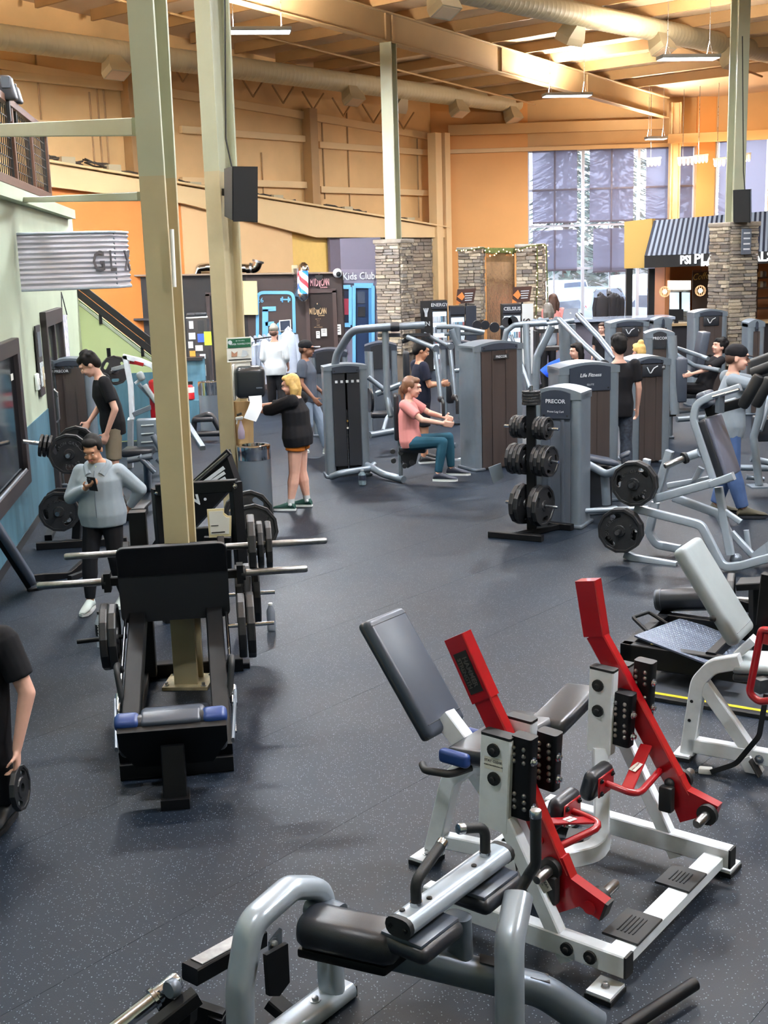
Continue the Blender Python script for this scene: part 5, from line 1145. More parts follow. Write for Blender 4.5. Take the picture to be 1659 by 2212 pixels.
t.part('seat_carrier', M_dark, prism([D(x, y, 16.05) for x, y in ((862, 965), (905, 972), (898, 1000), (880, 1010), (866, 990))], (0, .12, 0)))
for x, y in ((848, 975), (850, 995), (866, 978), (874, 1006), (890, 1000)): t.part('adjust_roller', M_rub, lathe([(.03, -.03), (.036, -.02), (.036, .02), (.03, .03)], D(x, y, 15.9), (0, 1, 0), 12))
tb('base_tube', [(792, 1005, 16.6), (830, 1025, 16.3), (872, 1036, 16.0)], .05, M_tow); tb('base_tube', [(716, 1030, 16.3), (735, 1022, 16.2), (800, 1012, 16.5), (808, 1004, 16.7)], .045, M_tow, .1); tb('seat_post', [(863, 945, 16.1), (866, 1030, 16.05)], .03, M_tow)
for k, (pts) in enumerate((((880, 728, 16.3), (940, 752, 16.0), (952, 862, 15.8)), ((916, 722, 16.6), (972, 748, 16.4), (982, 858, 16.2)))):
    tb('press_arm', pts, .032, M_tow, .05); q_ = D(*pts[1]); t.part('arm_joint', M_sild, lathe([(.045, -.05), (.05, -.03), (.05, .03), (.045, .05)], q_, (.3, -1, 0), 12)); e_ = D(*pts[2])
    t.part('grip_handle', M_grip, tube([e_ + Vector((0, 0, .02)), e_ + Vector((.03, -.06, -.05)), e_ + Vector((.03, -.06, -.22))], .022, .03, n=10)); t.part('grip_hub', M_dark, ball(e_, .045, 10))
tb('guide_bar', [(868, 738, 16.5), (900, 727, 16.5)], .03, M_dark); t.part('cam_disc', M_dark, lathe([(.02, -.02), (.19, -.02), (.19, .02), (.02, .02)], D(900, 724, 16.5), (0, .1, 1), 18)); t.part('cam_disc', M_dark, lathe([(.02, -.02), (.16, -.02), (.16, .02), (.02, .02)], D(840, 724, 16.8), (0, .1, 1), 18))
tb('stop_arm', [(795, 815, 17.2), (815, 830, 17.2), (830, 842, 17.2)], .035, M_tow)

# ---- frames of the pulley machines behind (each its own machine)
def frame_machine(label, loc, tubes, pads=(), rolls=(), discs=(), name='pulley_machine', m=None):
    global t
    t = Thing(name, label, 'gym machine', loc)
    for nm, pts, r in tubes: t.part(nm, m or M_tow, tube([D(*q_) for q_ in pts], r, .10, n=10))
    for nm, mm, c, X, Y_, Z in pads: t.part(nm, mm, pad(D(*c), X, Y_, Z, .03, 3))
    for a_, b__, r in rolls: t.part('roller_pad', M_vin, cyl(D(*a_), D(*b__), r, 14))
    for c, ax, r in discs: t.part('pulley', M_dark, lathe([(.02, -.02), (r, -.02), (r * .9, 0), (r, .02), (.02, .02)], D(*c), ax, 16))
frame_machine('silver lat pulldown frame standing behind the seated woman', G(975, 905), (
    ('upright', ((988, 706, 19.0), (993, 860, 19.0), (996, 905, 19.0)), .05), ('top_bar', ((945, 706, 19.2), (990, 706, 19.0), (1046, 718, 19.0)), .04), ('slant_tube', ((975, 712, 19), (1003, 775, 19), (1012, 860, 18.8), (1005, 985, 18.4)), .055), ('cross_tube', ((960, 722, 19.1), (1042, 720, 19.0)), .03), ('low_arm', ((975, 803, 18.8), (1022, 795, 18.6)), .035), ('foot_tube', ((960, 1000, 17.8), (1030, 990, 17.6)), .045), ('foot_tube', ((925, 958, 18.6), (985, 962, 18.4)), .04)),
    (('bench_pad', M_vin, (960, 912, 18.2), (.30, 0, 0), (0, .25, 0), (0, 0, .06)), ('shin_block', M_dark, (972, 850, 18.4), (.12, 0, 0), (0, .12, 0), (0, 0, .3))), (), (((1030, 702, 19.0), (0, 1, .1), .07), ((1048, 702, 19.0), (0, 1, .1), .07), ((1068, 707, 19.2), (0, 1, .1), .08)))
frame_machine('silver frame with curved uprights right of the tall brown tower', G(1145, 900), (
    ('upright', ((1136, 700, 18.2), (1142, 838, 18.0), (1150, 850, 18.0)), .05), ('top_curve', ((1090, 735, 18.3), (1094, 715, 18.3), (1110, 702, 18.3), (1180, 698, 18.3)), .045), ('slant_tube', ((1192, 705, 18.4), (1160, 770, 18.4), (1152, 900, 18.3)), .06), ('top_bar', ((1080, 708, 18.6), (1186, 690, 18.5)), .03), ('pull_bar', ((1104, 725, 18.4), (1145, 838, 17.8)), .03)),
    (), (), (((1095, 696, 18.3), (0, 1, 0), .08), ((1108, 694, 18.3), (0, 1, 0), .08)))
frame_machine('silver press frame with two long slanted lever bars', G(1240, 920), (
    ('upright', ((1218, 700, 19.5), (1222, 800, 19.5), (1222, 953, 19.5)), .09), ('upright', ((1236, 700, 19.6), (1240, 952, 19.6)), .06), ('lever_bar', ((1208, 690, 19.4), (1262, 745, 18.6), (1322, 800, 17.8)), .045), ('lever_bar', ((1248, 680, 19.8), (1295, 730, 19.0), (1330, 775, 18.4)), .045), ('top_bar', ((1180, 700, 19.6), (1240, 692, 19.6)), .04)),
    (), (), (((1252, 682, 19.8), (0, 1, 0), .05),))
frame_machine('reclined press machine under the man leaning back', G(1500, 905), (
    ('lever_bar', ((1462, 752, 19.5), (1530, 775, 18.8)), .035), ('lever_bar', ((1460, 765, 19.4), (1500, 790, 19.0), (1555, 800, 18.6)), .035), ('upright', ((1452, 725, 19.0), (1458, 895, 18.9)), .075), ('base_tube', ((1450, 890, 18.9), (1520, 882, 19.6)), .045), ('base_tube', ((1462, 906, 18.6), (1540, 900, 18.8)), .045), ('slant_tube', ((1548, 770, 19.5), (1500, 850, 19.3)), .05)),
    (('back_pad', M_ving, (1512, 765, 19.4), (.14, 0, 0), (0, .34, 0), (.12, 0, .72)), ('side_pad', M_ving, (1468, 820, 19.0), (.18, 0, 0), (0, .3, 0), (0, 0, .7)), ('seat_pad', M_vin, (1490, 852, 19.2), (.42, 0, 0), (0, .34, 0), (0, 0, .1))))
frame_machine('silver rowing machine low on the floor behind the tan columns', G(445, 930), (
    ('side_loop', ((418, 940, 20.5), (420, 905, 20.5), (455, 893, 20.5), (478, 935, 20.5)), .05), ('base_tube', ((410, 938, 20.3), (478, 936, 20.3)), .05)), (('seat_pad', M_vin, (440, 905, 20.5), (.35, 0, 0), (0, .3, 0), (0, 0, .08)),), name='rowing_machine', m=M_dark)
frame_machine('curved arm machine behind the walking man and twin panel tower', G(830, 880), (
    ('curved_arm', ((806, 828, 19.4), (822, 835, 19.2), (832, 848, 19.0)), .035), ('seat_tube', ((815, 850, 19.2), (868, 830, 19.0)), .05), ('leg', ((828, 930, 18.6), (835, 905, 18.8), (855, 880, 19.0)), .035), ('base_tube', ((800, 940, 18.4), (856, 930, 18.6)), .05), ('upright', ((800, 760, 19.5), (806, 905, 19.3)), .04)),
    (('seat_pad', M_vin, (825, 895, 19.0), (.35, 0, 0), (0, .3, 0), (0, 0, .09)), ('back_pad', M_vin, (878, 800, 19.2), (.1, 0, 0), (0, .35, 0), (0, 0, .6))), (), (((800, 865, 17.5), (1, .2, 0), .18),))
frame_machine('grey leg curl bench with dark pad beside the glute tower', G(1290, 1110), (
    ('bench_tube', ((1256, 995, 13.6), (1310, 1025, 13.3), (1345, 1010, 13.2)), .045), ('bench_leg', ((1306, 1020, 13.4), (1310, 1090, 13.4)), .05), ('base_tube', ((1258, 1108, 13.2), (1330, 1100, 13.5)), .045), ('base_tube', ((1258, 1104, 13.1), (1400, 1098, 13.0)), .03)),
    (('bench_pad', M_ving, (1290, 992, 13.7), (.42, .05, -.10), (-.05, .34, 0), (0, 0, .07)), ('side_cover', M_dark, (1285, 1055, 13.9), (.40, 0, 0), (0, .1, 0), (0, 0, .55)), ('grip_pad', M_ving, (1350, 982, 13.4), (.12, 0, .05), (0, .1, 0), (0, 0, .06))), (), name='leg_curl_bench')
o = t.part('adjust_plate', M_tow, prism([D(x, y, 13.2) for x, y in ((1055, 1010), (1082, 1000), (1088, 1030), (1066, 1045))], (0, .02, 0)))
# cable cross machine at the right edge and small rollers
frame_machine('silver cable frame at the right edge behind the man in the cap', G(1645, 1050), (
    ('upright', ((1652, 820, 14.5), (1640, 900, 14.5), (1628, 945, 14.5), (1640, 1048, 14.4)), .05), ('side_arm', ((1622, 990, 14.6), (1665, 1000, 14.6)), .04), ('base_tube', ((1600, 1010, 15.5), (1668, 1012, 15.4)), .04), ('slant_tube', ((1668, 845, 14.8), (1640, 930, 14.6)), .04), ('base_tube', ((1612, 1030, 14.6), (1650, 1035, 14.6)), .03)),
    (('seat_pad', M_vin, (1655, 925, 14.9), (.3, 0, 0), (0, .3, 0), (0, 0, .3)), ('back_pad', M_rub, (1640, 805, 15.2), (.3, 0, .1), (0, .12, 0), (0, 0, .42))))
t.part('foot_plate', M_tow, box(D(1640, 1050, 14.4) * 1, (.25, .25, .02)))
# white and red lever machine in the far left bay
LY = 17.6
t = Thing('lever_press', 'white framed lever machine with red pads behind the man in black', 'gym machine', G(318, 1000))
def lb(nm, pts, w_=.07, h=.09, m=None, fr=0, Y=LY): return t.part(nm, m or M_wht, bar([D(x, y, Y) for x, y in pts], w_, h, up=(0, 1, 0), fr=fr))
lb('upright', [(270, 768), (282, 830), (286, 905)]); lb('top_tube', [(266, 770), (300, 778), (330, 790), (345, 815)], fr=.1); lb('top_tube', [(280, 782), (340, 790)], .05, .05, M_red); lb('low_arm', [(288, 895), (345, 872)], m=M_tow); lb('pad_arm', [(300, 830), (335, 868)], .05, .06, M_tow); lb('pad_stem', [(292, 828), (306, 818)], .04, .05)
t.part('arm_pad', M_vinl, pad(D(304, 813, LY - .05), (.10, 0, .04), (0, .1, 0), (-.05, 0, .13), .04, 3)); t.part('arm_pad', M_vinl, pad(D(325, 850, LY - .05), (.16, 0, -.26), (0, .1, 0), (.06, 0, .04), .02, 3)); t.part('back_pad', M_red, pad(D(345, 870, LY + .1), (.25, 0, 0), (0, .3, 0), (0, 0, .7), .04, 3)); t.part('name_badge', M_red, bar([D(290, 783, LY - .05), D(310, 788, LY - .05)], .01, .05, ch=.002))
t.part('base_tube', M_wht, bar([D(282, 905, LY), G(282, 1010)], .08, .08, up=(0, 1, 0))); 
put_plate(PL45, D(248, 800, LY + .6), (.5, -1, 0), 'dark plate behind the head of the man in black', 'plates on the white lever machine'); t.part('weight_horn', M_dst, cyl(D(250, 800, LY + .7), D(238, 804, LY + .35), .025)); t.part('weight_peg', M_bk, cyl(D(236, 775, LY + .6), D(234, 752, LY + .6), .03)); t.part('horn_arm', M_wht, bar([D(238, 800, LY + .7), D(275, 790, LY)], .06, .06))
# silver seat frames between the first column and the wall
t = Thing('seated_machine', 'silver seated machine with grey seat back between the man in black and the column', 'gym machine', G(330, 1010)); SY = 15.6
t.part('seat_shell', M_tow, pad(D(322, 940, SY), (.32, 0, 0), (0, .07, 0), (.02, 0, .45), .04, 3))
for k in range(3): t.part('shell_rib', M_vinl, bar([D(305, 920 + 18*k, SY - .05), D(332, 918 + 18*k, SY - .05)], .02, .02))
for pts in (((276, 995), (330, 985)), ((330, 940), (350, 975)), ((300, 985), (335, 1020)), ((340, 990), (360, 1010))): t.part('frame_tube', M_sild, tube([D(x, y, SY - .4) for x, y in pts], .04))
t.part('frame_leg', M_tow, bar([D(398, 905, SY + 1), D(438, 968, SY - .2)], .07, .06)); t.part('frame_leg', M_tow, tube([D(318, 1000, SY - .4), G(320, 1060)], .05)); t.part('seat_pad', M_vin, pad(D(300, 975, SY - .1), (.4, 0, 0), (0, .35, 0), (0, 0, .1), .03, 3))
# ================================================================== shops along the rear: barber box, kids club, desk corner
YB = 28.6
def B(px, py, dy=0.0): return D(px, py, YB + dy)
def flat(pts, Y, th=.03): return prism([D(x, y, Y) for x, y in pts], (0, th, 0))
def wallpx(x0, x1, yt, Y, m, nm, z0=0.0, th=.12):
    a, b_ = D(x0, yt, Y), D(x1, yt, Y); zt_ = (a.z + b_.z)/2
    return box(((a.x + b_.x)/2, Y + th/2, (z0 + zt_)/2), (b_.x - a.x, th, zt_ - z0)), zt_
bt = Thing('wall_barber', None, None, B(640, 700), kind='structure'); bt.o.location.z = 0; bt.M = Matrix.Translation(bt.o.location); bt.Mi = bt.M.inverted()
s_, ZBt = wallpx(530, 738, 590, YB, M_brown, 'front'); bt.part('front_wall', M_brown, s_)
s_, _ = wallpx(172, 531, 597, YB + .02, M_black, 'front'); bt.part('side_wall', M_black, s_)
bt.part('roof_edge', mat('roof_edge', srgb(150, 130, 112), .6), bar([B(172, 597, -.05), B(738, 589, -.05)], .14, .04))
a, b_ = B(738, 650, .06), fa(738, 640, .2); bt.part('return_wall', M_brown, prism([Vector((a.x, a.y, 0)), Vector((a.x + .15, a.y + 4, 0)), Vector((a.x + .15, a.y + 4, ZBt)), Vector((a.x, a.y, ZBt))], (.1, 0, 0)))
bt.part('stock_shelf', mat('shelf_grey', srgb(60, 58, 60), .5), bar([B(270, 690, -.1), B(330, 690, -.1)], .2, .05)); bt.part('stock_shelf', mat('shelf_grey', srgb(60, 58, 60)), bar([B(180, 645, -.06), B(225, 642, -.06)], .1, .03))
# doors
def door(n, x0, x1, yt, Y, m, trim, z1=None):
    a, b_ = D(x0, yt, Y - .02), D(x1, yt, Y - .02); h = a.z; d = Thing('door_%d' % n, None, None, ((a.x + b_.x)/2, Y, 0), kind='structure')
    d.part('leaf', m, box(((a.x + b_.x)/2, Y - .03, h/2), (b_.x - a.x, .05, h)))
    for x in (a.x, b_.x): d.part('jamb', trim, box((x, Y - .05, h/2), (.09, .1, h + .06)))
    d.part('head', trim, box(((a.x + b_.x)/2, Y - .05, h + .03), (b_.x - a.x + .09, .1, .09))); d.part('handle', M_steel, tube([Vector((a.x + .1, Y - .08, .98)), Vector((a.x + .1, Y - .12, .98)), Vector((a.x + .26, Y - .12, .98))], .014, .02, n=8)); return d
d1 = door(1, 449, 500, 638, YB, M_black, M_brown); d1.part('room_sign', M_lab, flat([(461, 687), (480, 687), (480, 698), (461, 698)], YB - .09, .01)); d1.part('lettering', M_ink, text('TAN', .10, .004, D(470, 692.5, YB - .10), (1, 0, 0), UZ, bold=.02))
d2 = door(2, 663, 722, 632, YB, mat('barber_door', srgb(40, 28, 26), .45), mat('door_trim_brown', srgb(70, 56, 54), .5))
# barber signs: pink arched wordmark on wall, gold one on the door
M_pink = mat('pink_sign', srgb(206, 150, 150), .5); M_gold = mat('gold_sign', srgb(196, 164, 122), .5)
def midtown(t, cx, cy, wpx, m, Y, door=False):
    s = wpx / 2600 * Y; c = D(cx, cy, Y); X = Vector((1, 0, 0))
    o = t.part('sign_badge', M_ink, lathe([(.01, 0), (s * .2, 0), (s * .2, .01), (.01, .012)], c + UZ * s * .28, (0, -1, 0), 20))
    for k, (ch, x) in enumerate(zip('MIDTOWN', (-.42, -.28, -.14, .03, .16, .30, .45))):
        hgt = s * (.46 + .14 * (1 - abs(x) * 2))
        t.part('letter', m, text(ch, hgt, .02, c + X * x * s - UZ * .02 * s, X, UZ, bold=.02, xs=.42), under=o)
    t.part('figure', m, tube([c + UZ * s * .42, c - UZ * s * .22], s * .025, n=8), ball(c + UZ * s * .43, s * .05, 8), under=o)
    t.part('lettering', m, text('BARBER', s * .11, .012, c + X * s * .22 - UZ * s * .27, X, UZ), under=o)
    if door:
        for k in range(5): t.part('price_line', M_gold, text(('open  9 - 6', '10 - 6', '9 - 7', 'closed', 'walk ins welcome')[k], s * .07, .006, c - UZ * s * (.46 + .12 * k), X, UZ), under=o)
sg = Thing('shop_sign', 'pink wordmark sign with a standing figure above the barber door', 'sign', D(690, 628, YB - .1)); midtown(sg, 690, 610, 40, M_pink, YB - .06)
sg = Thing('door_sign', 'gold wordmark lettering with opening hours on the barber door', 'sign', D(684, 720, YB - .1)); midtown(sg, 686, 672, 36, M_gold, YB - .09, True)
# barber pole
PY = YB - .35; a, b_ = D(656, 638, PY), D(656, 582, PY); r = .13
t = Thing('barber_pole', 'lit barber pole with red, white and blue stripes by the shop corner', 'sign', a); zz = b_.z - a.z
def pole_mat():
    m = mat('pole_stripes', (1, 1, 1), .3); nt = m.node_tree; bs = nt.nodes['Principled BSDF']; tc = nt.nodes.new('ShaderNodeTexCoord'); sx = nt.nodes.new('ShaderNodeSeparateXYZ'); nt.links.new(tc.outputs['Object'], sx.inputs[0])
    at = nt.nodes.new('ShaderNodeMath'); at.operation = 'ARCTAN2'; nt.links.new(sx.outputs['Y'], at.inputs[0]); nt.links.new(sx.outputs['X'], at.inputs[1])
    m1 = nt.nodes.new('ShaderNodeMath'); m1.operation = 'MULTIPLY_ADD'; m1.inputs[1].default_value = .159 ; nt.links.new(at.outputs[0], m1.inputs[0])
    m2 = nt.nodes.new('ShaderNodeMath'); m2.operation = 'MULTIPLY'; m2.inputs[1].default_value = 1.9; nt.links.new(sx.outputs['Z'], m2.inputs[0]); nt.links.new(m2.outputs[0], m1.inputs[2])
    fr_ = nt.nodes.new('ShaderNodeMath'); fr_.operation = 'FRACT'; nt.links.new(m1.outputs[0], fr_.inputs[0])
    cr = nt.nodes.new('ShaderNodeValToRGB'); cr.color_ramp.interpolation = 'CONSTANT'; e = cr.color_ramp.elements; e[0].color = (.9, .9, 1, 1); e[1].position = .25; e[1].color = (.75, .04, .05, 1)
    for p_, c_ in ((.5, (.9, .9, 1, 1)), (.75, (.03, .16, .7, 1))): x = e.new(p_); x.color = c_
    nt.links.new(fr_.outputs[0], cr.inputs['Fac']); nt.links.new(cr.outputs['Color'], bs.inputs['Base Color']); nt.links.new(cr.outputs['Color'], bs.inputs['Emission Color']); bs.inputs['Emission Strength'].default_value = 1.6; return m
t.part('striped_cylinder', pole_mat(), cyl(a, b_, r * .8, 20)); t.part('top_dome', M_chrome, lathe([(r, -.03), (r, .02), (r * .8, .10), (r * .3, .16)], b_, UZ, 18)); t.part('bottom_dome', M_chrome, lathe([(r * .4, -.13), (r * .85, -.08), (r, 0), (r, .04)], a, UZ, 18)); t.part('wall_bracket', M_steel, bar([a.lerp(b_, .5) + Vector((-.12, .05, 0)), a.lerp(b_, .5) + Vector((-.22, .33, 0))], .06, zz * 1.1))
# Fe element logo painted on the wall, with letters, number and dumbbell
t = Thing('wall_logo', 'big light blue framed letter emblem on the dark barber wall', 'sign', D(595, 760, YB - .03)); YL = YB - .02
rc = [D(x, y, YL) for x, y in ((556, 770), (556, 632), (634, 632), (637, 770))]
t.part('frame_line', M_ltblue, bar([rc[0], rc[1], rc[2], rc[3]], .02, .075, up=(0, -1, 0), fr=.14, ch=.004) if False else sweep(fillet(rc, .16, 6), rrect(.075, .02, .004, 1), (0, 1, 0)))
fx = lambda x, y: D(x, y, YL)
t.part('letter_stroke', M_ltblue, bar([fx(573, 770), fx(573, 668)], .14, .02, up=(0, 1, 0))); t.part('letter_stroke', M_ltblue, bar([fx(567, 668), fx(596, 667)], .02, .11)); t.part('letter_stroke', M_ltblue, bar([fx(573, 700), fx(592, 699)], .02, .10))
t.part('round_letter', M_ltblue, sweep(fillet([fx(622, 722), fx(602, 724), fx(600, 700), fx(618, 696), fx(622, 708), fx(602, 712)], .1, 4), rrect(.09, .02, .004, 1), (0, 1, 0))); t.part('number', M_ltblue, text('26', .16, .01, fx(562, 649), (1, 0, 0), UZ))
t.part('dumbbell_icon', M_ltblue, *[bar([fx(607 + k, 646 - h_), fx(607 + k, 648 + h_)], .03, .02, up=(0, 1, 0), ch=.003) for k, h_ in ((0, 2), (3, 5), (16, 5), (19, 2))], bar([fx(610, 647), fx(623, 647)], .02, .03, ch=.003))
# pale board leaning by the second column, pipe on the roof, camera
t = Thing('wall_board', 'plain beige board fixed to the barber wall beside the column', 'board', D(542, 680, YB - .1)); t.part('panel', M_fascia, flat([(520, 607), (553, 607), (556, 680), (522, 680)], YB - .12, .05)); t.part('panel_edge', M_colbeige, flat([(553, 607), (555, 607), (558, 680), (556, 680)], YB - .10, .05))
t = Thing('exhaust_pipe', 'shiny bent exhaust pipe lying on the barber roof', 'pipe', D(500, 592, 30)); t.part('pipe', M_chrome, tube([D(425, 592, 30), D(428, 580, 30), D(445, 578, 30), D(540, 580, 30.2)], .11, .15, n=14)); t.part('elbow', M_chrome, tube([D(532, 582, 30), D(552, 580, 30), D(557, 566, 30)], .12, .15, n=14)); t.part('pipe_ring', M_steel, lathe([(.12, 0), (.145, 0), (.145, .05), (.12, .05)], D(540, 581, 30), (1, 0, .05), 16)); t.part('pipe_ring', M_steel, lathe([(.12, 0), (.145, 0), (.145, .05), (.12, .05)], D(557, 567, 30), (.3, 0, 1), 16))
t = Thing('security_camera', 'small white dome camera at the barber box corner', 'camera', D(729, 590, YB - .1)); t.part('housing', M_white, ball(D(729, 590, YB - .12), .11, 12)); t.part('lens', M_rub, ball(D(731, 592, YB - .2), .06, 10)); t.part('mount', M_white, cyl(D(729, 590, YB - .1), D(729, 587, YB + .02), .05))
# wall lamp box beside the pole
single('junction_box', 'small grey electric box above the barber wall by the pole', 'box', M_duct, box(D(637, 583, YB), (.14, .1, .22)))
# notices
def paper(label, x, y, w_, h, Y, m, lines=0, nm='paper_notice'):
    a = D(x, y, Y); s = Y / 2600; t = Thing(nm, label, 'notice', (a.x, Y, a.z - h * s/2)); t.part('sheet', m, box(a, (w_ * s, .006, h * s)))
    for k in range(lines): t.part('print_line', M_ink, box((a.x, Y - .005, a.z + h * s * (.3 - .25 * k)), (w_ * s * .6, .003, h * s * .07)))
paper('white notice hanging right of the barber door', 730, 712, 13, 22, YB - .08, M_lab, 3); paper('small white card on the barber door, left one', 687, 723, 8, 15, YB - .10, M_lab, 2); paper('white card right of the small one by the barber door', 700, 718, 12, 16, YB - .10, M_lab, 2)
# notice cabinet with stickers and lime flyer
t = Thing('notice_cabinet', 'narrow cabinet covered in notices and stickers beside the black door', 'cabinet', D(424, 900, 24.6)); YN = 24.6
a, b_ = D(402, 690, YN), D(446, 690, YN); t.part('body', mat('cabinet_dark', srgb(54, 50, 50), .5), box(((a.x + b_.x)/2, YN + .2, a.z/2), (b_.x - a.x, .4, a.z))); rnd = random.Random(4)
cols = ((226, 226, 222), (40, 42, 44), (200, 206, 214), (60, 90, 190), (220, 220, 216), (196, 190, 180), (226, 150, 60), (210, 214, 220), (190, 40, 40), (230, 230, 228))
for k, (x, y, w_, h) in enumerate(((413, 702, 9, 16), (434, 704, 14, 22), (415, 726, 14, 14), (434, 730, 14, 18), (412, 745, 10, 14), (430, 752, 16, 12), (416, 764, 12, 12), (438, 770, 12, 10), (436, 775, 12, 12), (438, 800, 14, 24))):
    q_ = D(x, y, YN - .01); t.part('notice', mat('notice_%d' % k, srgb(*cols[k]), .5), box(q_, (w_ * YN/2600, .006, h * YN/2600)))
t.part('counter_shelf', M_black, box(D(412, 775, YN - .15), (.5, .3, .06))); t.part('lower_panel', M_teal, box(((a.x + b_.x)/2 - .1, YN - .2, .55), (.5, .06, 1.1)))
q_ = D(449, 731, YN - .3); single('flyer', 'lime green flyer taped beside the notice cabinet', 'notice', mat('lime_paper', srgb(186, 226, 60), .5), box(q_, (.145, .006, .27)))
t = Thing('fire_extinguisher', 'red fire extinguisher with white label left of the second bin', 'extinguisher', D(412, 860, 23)); q_ = D(412, 850, 23); t.part('cylinder', mat('extinguisher_red', srgb(180, 30, 34), .35), lathe([(.05, -.12), (.07, -.1), (.07, .1), (.03, .17)], q_, UZ, 14)); t.part('label_band', M_lab, lathe([(.072, .02), (.072, .12)], q_, UZ, 14)); t.part('valve', M_blk, box(q_ + UZ * .2, (.1, .04, .06))); t.part('cabinet_stub', M_teal, box(q_ - UZ * .5, (.3, .12, .74)))
def shoes(label, x, y): 
    t = Thing('shoe', label, 'shoe', D(x, y, YN + .1)); q_ = D(x, y, YN + .1); t.part('upper', M_vin, pad(q_ + UZ * .04, (.24, .02, 0), (0, .09, 0), (0, 0, .09), .03, 3)); t.part('sole', M_white, pad(q_ - UZ * .01, (.26, .02, 0), (0, .1, 0), (0, 0, .03), .01, 2))
shoes('left dark shoe on top of the notice cabinet', 416, 685); shoes('right dark shoe on top of the notice cabinet', 434, 684)
# kids club front
YK = 28.75
kc = Thing('wall_kids_club', None, None, D(775, 700, YK), kind='structure'); kc.o.location.z = 0; kc.M = Matrix.Translation(kc.o.location); kc.Mi = kc.M.inverted()
M_kid = mat('kids_wall', srgb(112, 106, 122), .6); s_, _ = wallpx(734, 822, 514, YK, M_kid, 'w'); kc.part('front_wall', M_kid, s_)
t = Thing('shop_sign', 'white lettering sign on the purple front with a square icon', 'sign', D(770, 610, YK - .1)); t.part('sign_board', mat('sign_purple', srgb(128, 122, 138), .5), flat([(737, 582), (808, 582), (808, 612), (737, 612)], YK - .03, .03)); t.part('lettering', M_letter, text('Kids Club', .235, .03, D(775, 597, YK - .06), (1, 0, 0), UZ, bold=.012, xs=.82)); t.part('square_icon', M_letter, flat([(733, 588), (741, 588), (741, 606), (733, 606)], YK - .06, .02)); t.part('icon_face', M_ink, ball(D(737, 597, YK - .07), .04, 8))
wk = Thing('window_3', None, None, D(746, 700, YK), kind='structure')
def fr_px(t, x0, x1, y0, y1, Y, m, th=.10, nm='frame'):
    for (a_, b__) in (((x0, y0), (x1, y0)), ((x0, y1), (x1, y1)), ((x0, y0), (x0, y1)), ((x1, y0), (x1, y1))): t.part(nm, m, bar([D(*a_, Y), D(*b__, Y)], .08, th, up=(0, 1, 0) if a_[0] == b__[0] else UZ))
fr_px(wk, 738, 757, 620, 702, YK - .04, M_ltblue); wk.part('pane', mat('dark_blue_pane', srgb(40, 46, 66), .1, spec=.8), flat([(739, 621), (756, 621), (756, 701), (739, 701)], YK - .02, .01)); wk.part('red_poster', mat('poster_red', srgb(150, 40, 60), .5), flat([(740, 645), (753, 645), (753, 680), (740, 680)], YK - .035, .01))  # pane is one even dark blue
dk = Thing('door_3', None, None, D(785, 700, YK), kind='structure'); fr_px(dk, 765, 806, 617, 800, YK - .04, M_ltblue, .12, 'jamb'); dk.part('leaf', mat('kids_door', srgb(24, 44, 76), .4), flat([(766, 618), (805, 618), (806, 800), (766, 800)], YK - .02, .02)); dk.part('inner_jamb', M_blue, flat([(796, 620), (804, 620), (805, 800), (797, 800)], YK - .06, .02)); dk.part('poster', mat('poster_dark', srgb(50, 60, 78), .5), flat([(771, 630), (788, 630), (788, 655), (771, 655)], YK - .05, .01)); dk.part('poster', mat('poster_dark2', srgb(16, 18, 24), .5), flat([(773, 663), (789, 663), (789, 684), (773, 684)], YK - .05, .01))
# clothes rail with pale hoodies
YH_ = 25.2
t = Thing('clothes_rail', 'black clothes rail in front of the barber wall', 'rack', D(590, 880, YH_)); t.part('rail', M_blk, tube([D(548, 733, YH_), D(640, 720, YH_ - .1)], .015)); 
for x in (552, 636): t.part('stand', M_blk, tube([D(x, 734 if x < 600 else 722, YH_), Vector((D(x, 733, YH_).x, YH_, .02))], .018))
t.part('base_bar', M_blk, tube([Vector((D(550, 733, YH_).x, YH_, .03)), Vector((D(638, 722, YH_).x, YH_, .03))], .02))
def hoodie(label, cx, top, wpx, hpx, Y, m, yaw, group, nm='hoodie', L=None):
    s = Y/2600; c = D(cx, top, Y); w_, h = wpx * s, hpx * s; R = Matrix.Rotation(yaw, 3, 'Z'); t = Thing(nm, label, 'clothing', (c.x, c.y, c.z - h), group=group)
    pr = lambda x, z: c + R @ Vector((x, 0, 0)) + UZ * z
    rings = [(-.02 * h, .12 * w_, .05), (-.10 * h, .30 * w_, .07), (-.2 * h, .40 * w_, .09), (-.6 * h, .38 * w_, .09), (-1.0 * h, .40 * w_, .08)]
    V = []; n = 12
    for z, rx, ry in rings:
        for k in range(n): a_ = 2 * math.pi * k/n; V.append(c + R @ Vector((rx * math.cos(a_) * (1 + .04 * math.sin(5 * a_ + z * 9)), ry * math.sin(a_), z)))
    Fq = [(i * n + k, i * n + (k+1) % n, (i+1) * n + (k+1) % n, (i+1) * n + k) for i in range(len(rings) - 1) for k in range(n)] + [tuple(range(n - 1, -1, -1)), tuple((len(rings) - 1) * n + k for k in range(n))]
    t.part('torso', m, (V, Fq))
    for sx in (-1, 1): t.part('sleeve', m, sweep([pr(sx * .33 * w_, -.12 * h), pr(sx * .45 * w_, -.5 * h), pr(sx * .44 * w_, -.86 * h)], circ(.055, 8), None, [1, .9, .6]))
    t.part('hood', m, sweep([c + UZ * -.06 * h + R @ Vector((-.12 * w_, .06, 0)), c + UZ * .0 + R @ Vector((0, .09, 0)), c + UZ * -.06 * h + R @ Vector((.12 * w_, .06, 0))], circ(.05, 8)))
    t.part('hanger', M_steel, tube([c - UZ * .03, c + UZ * .05], .006, n=6))
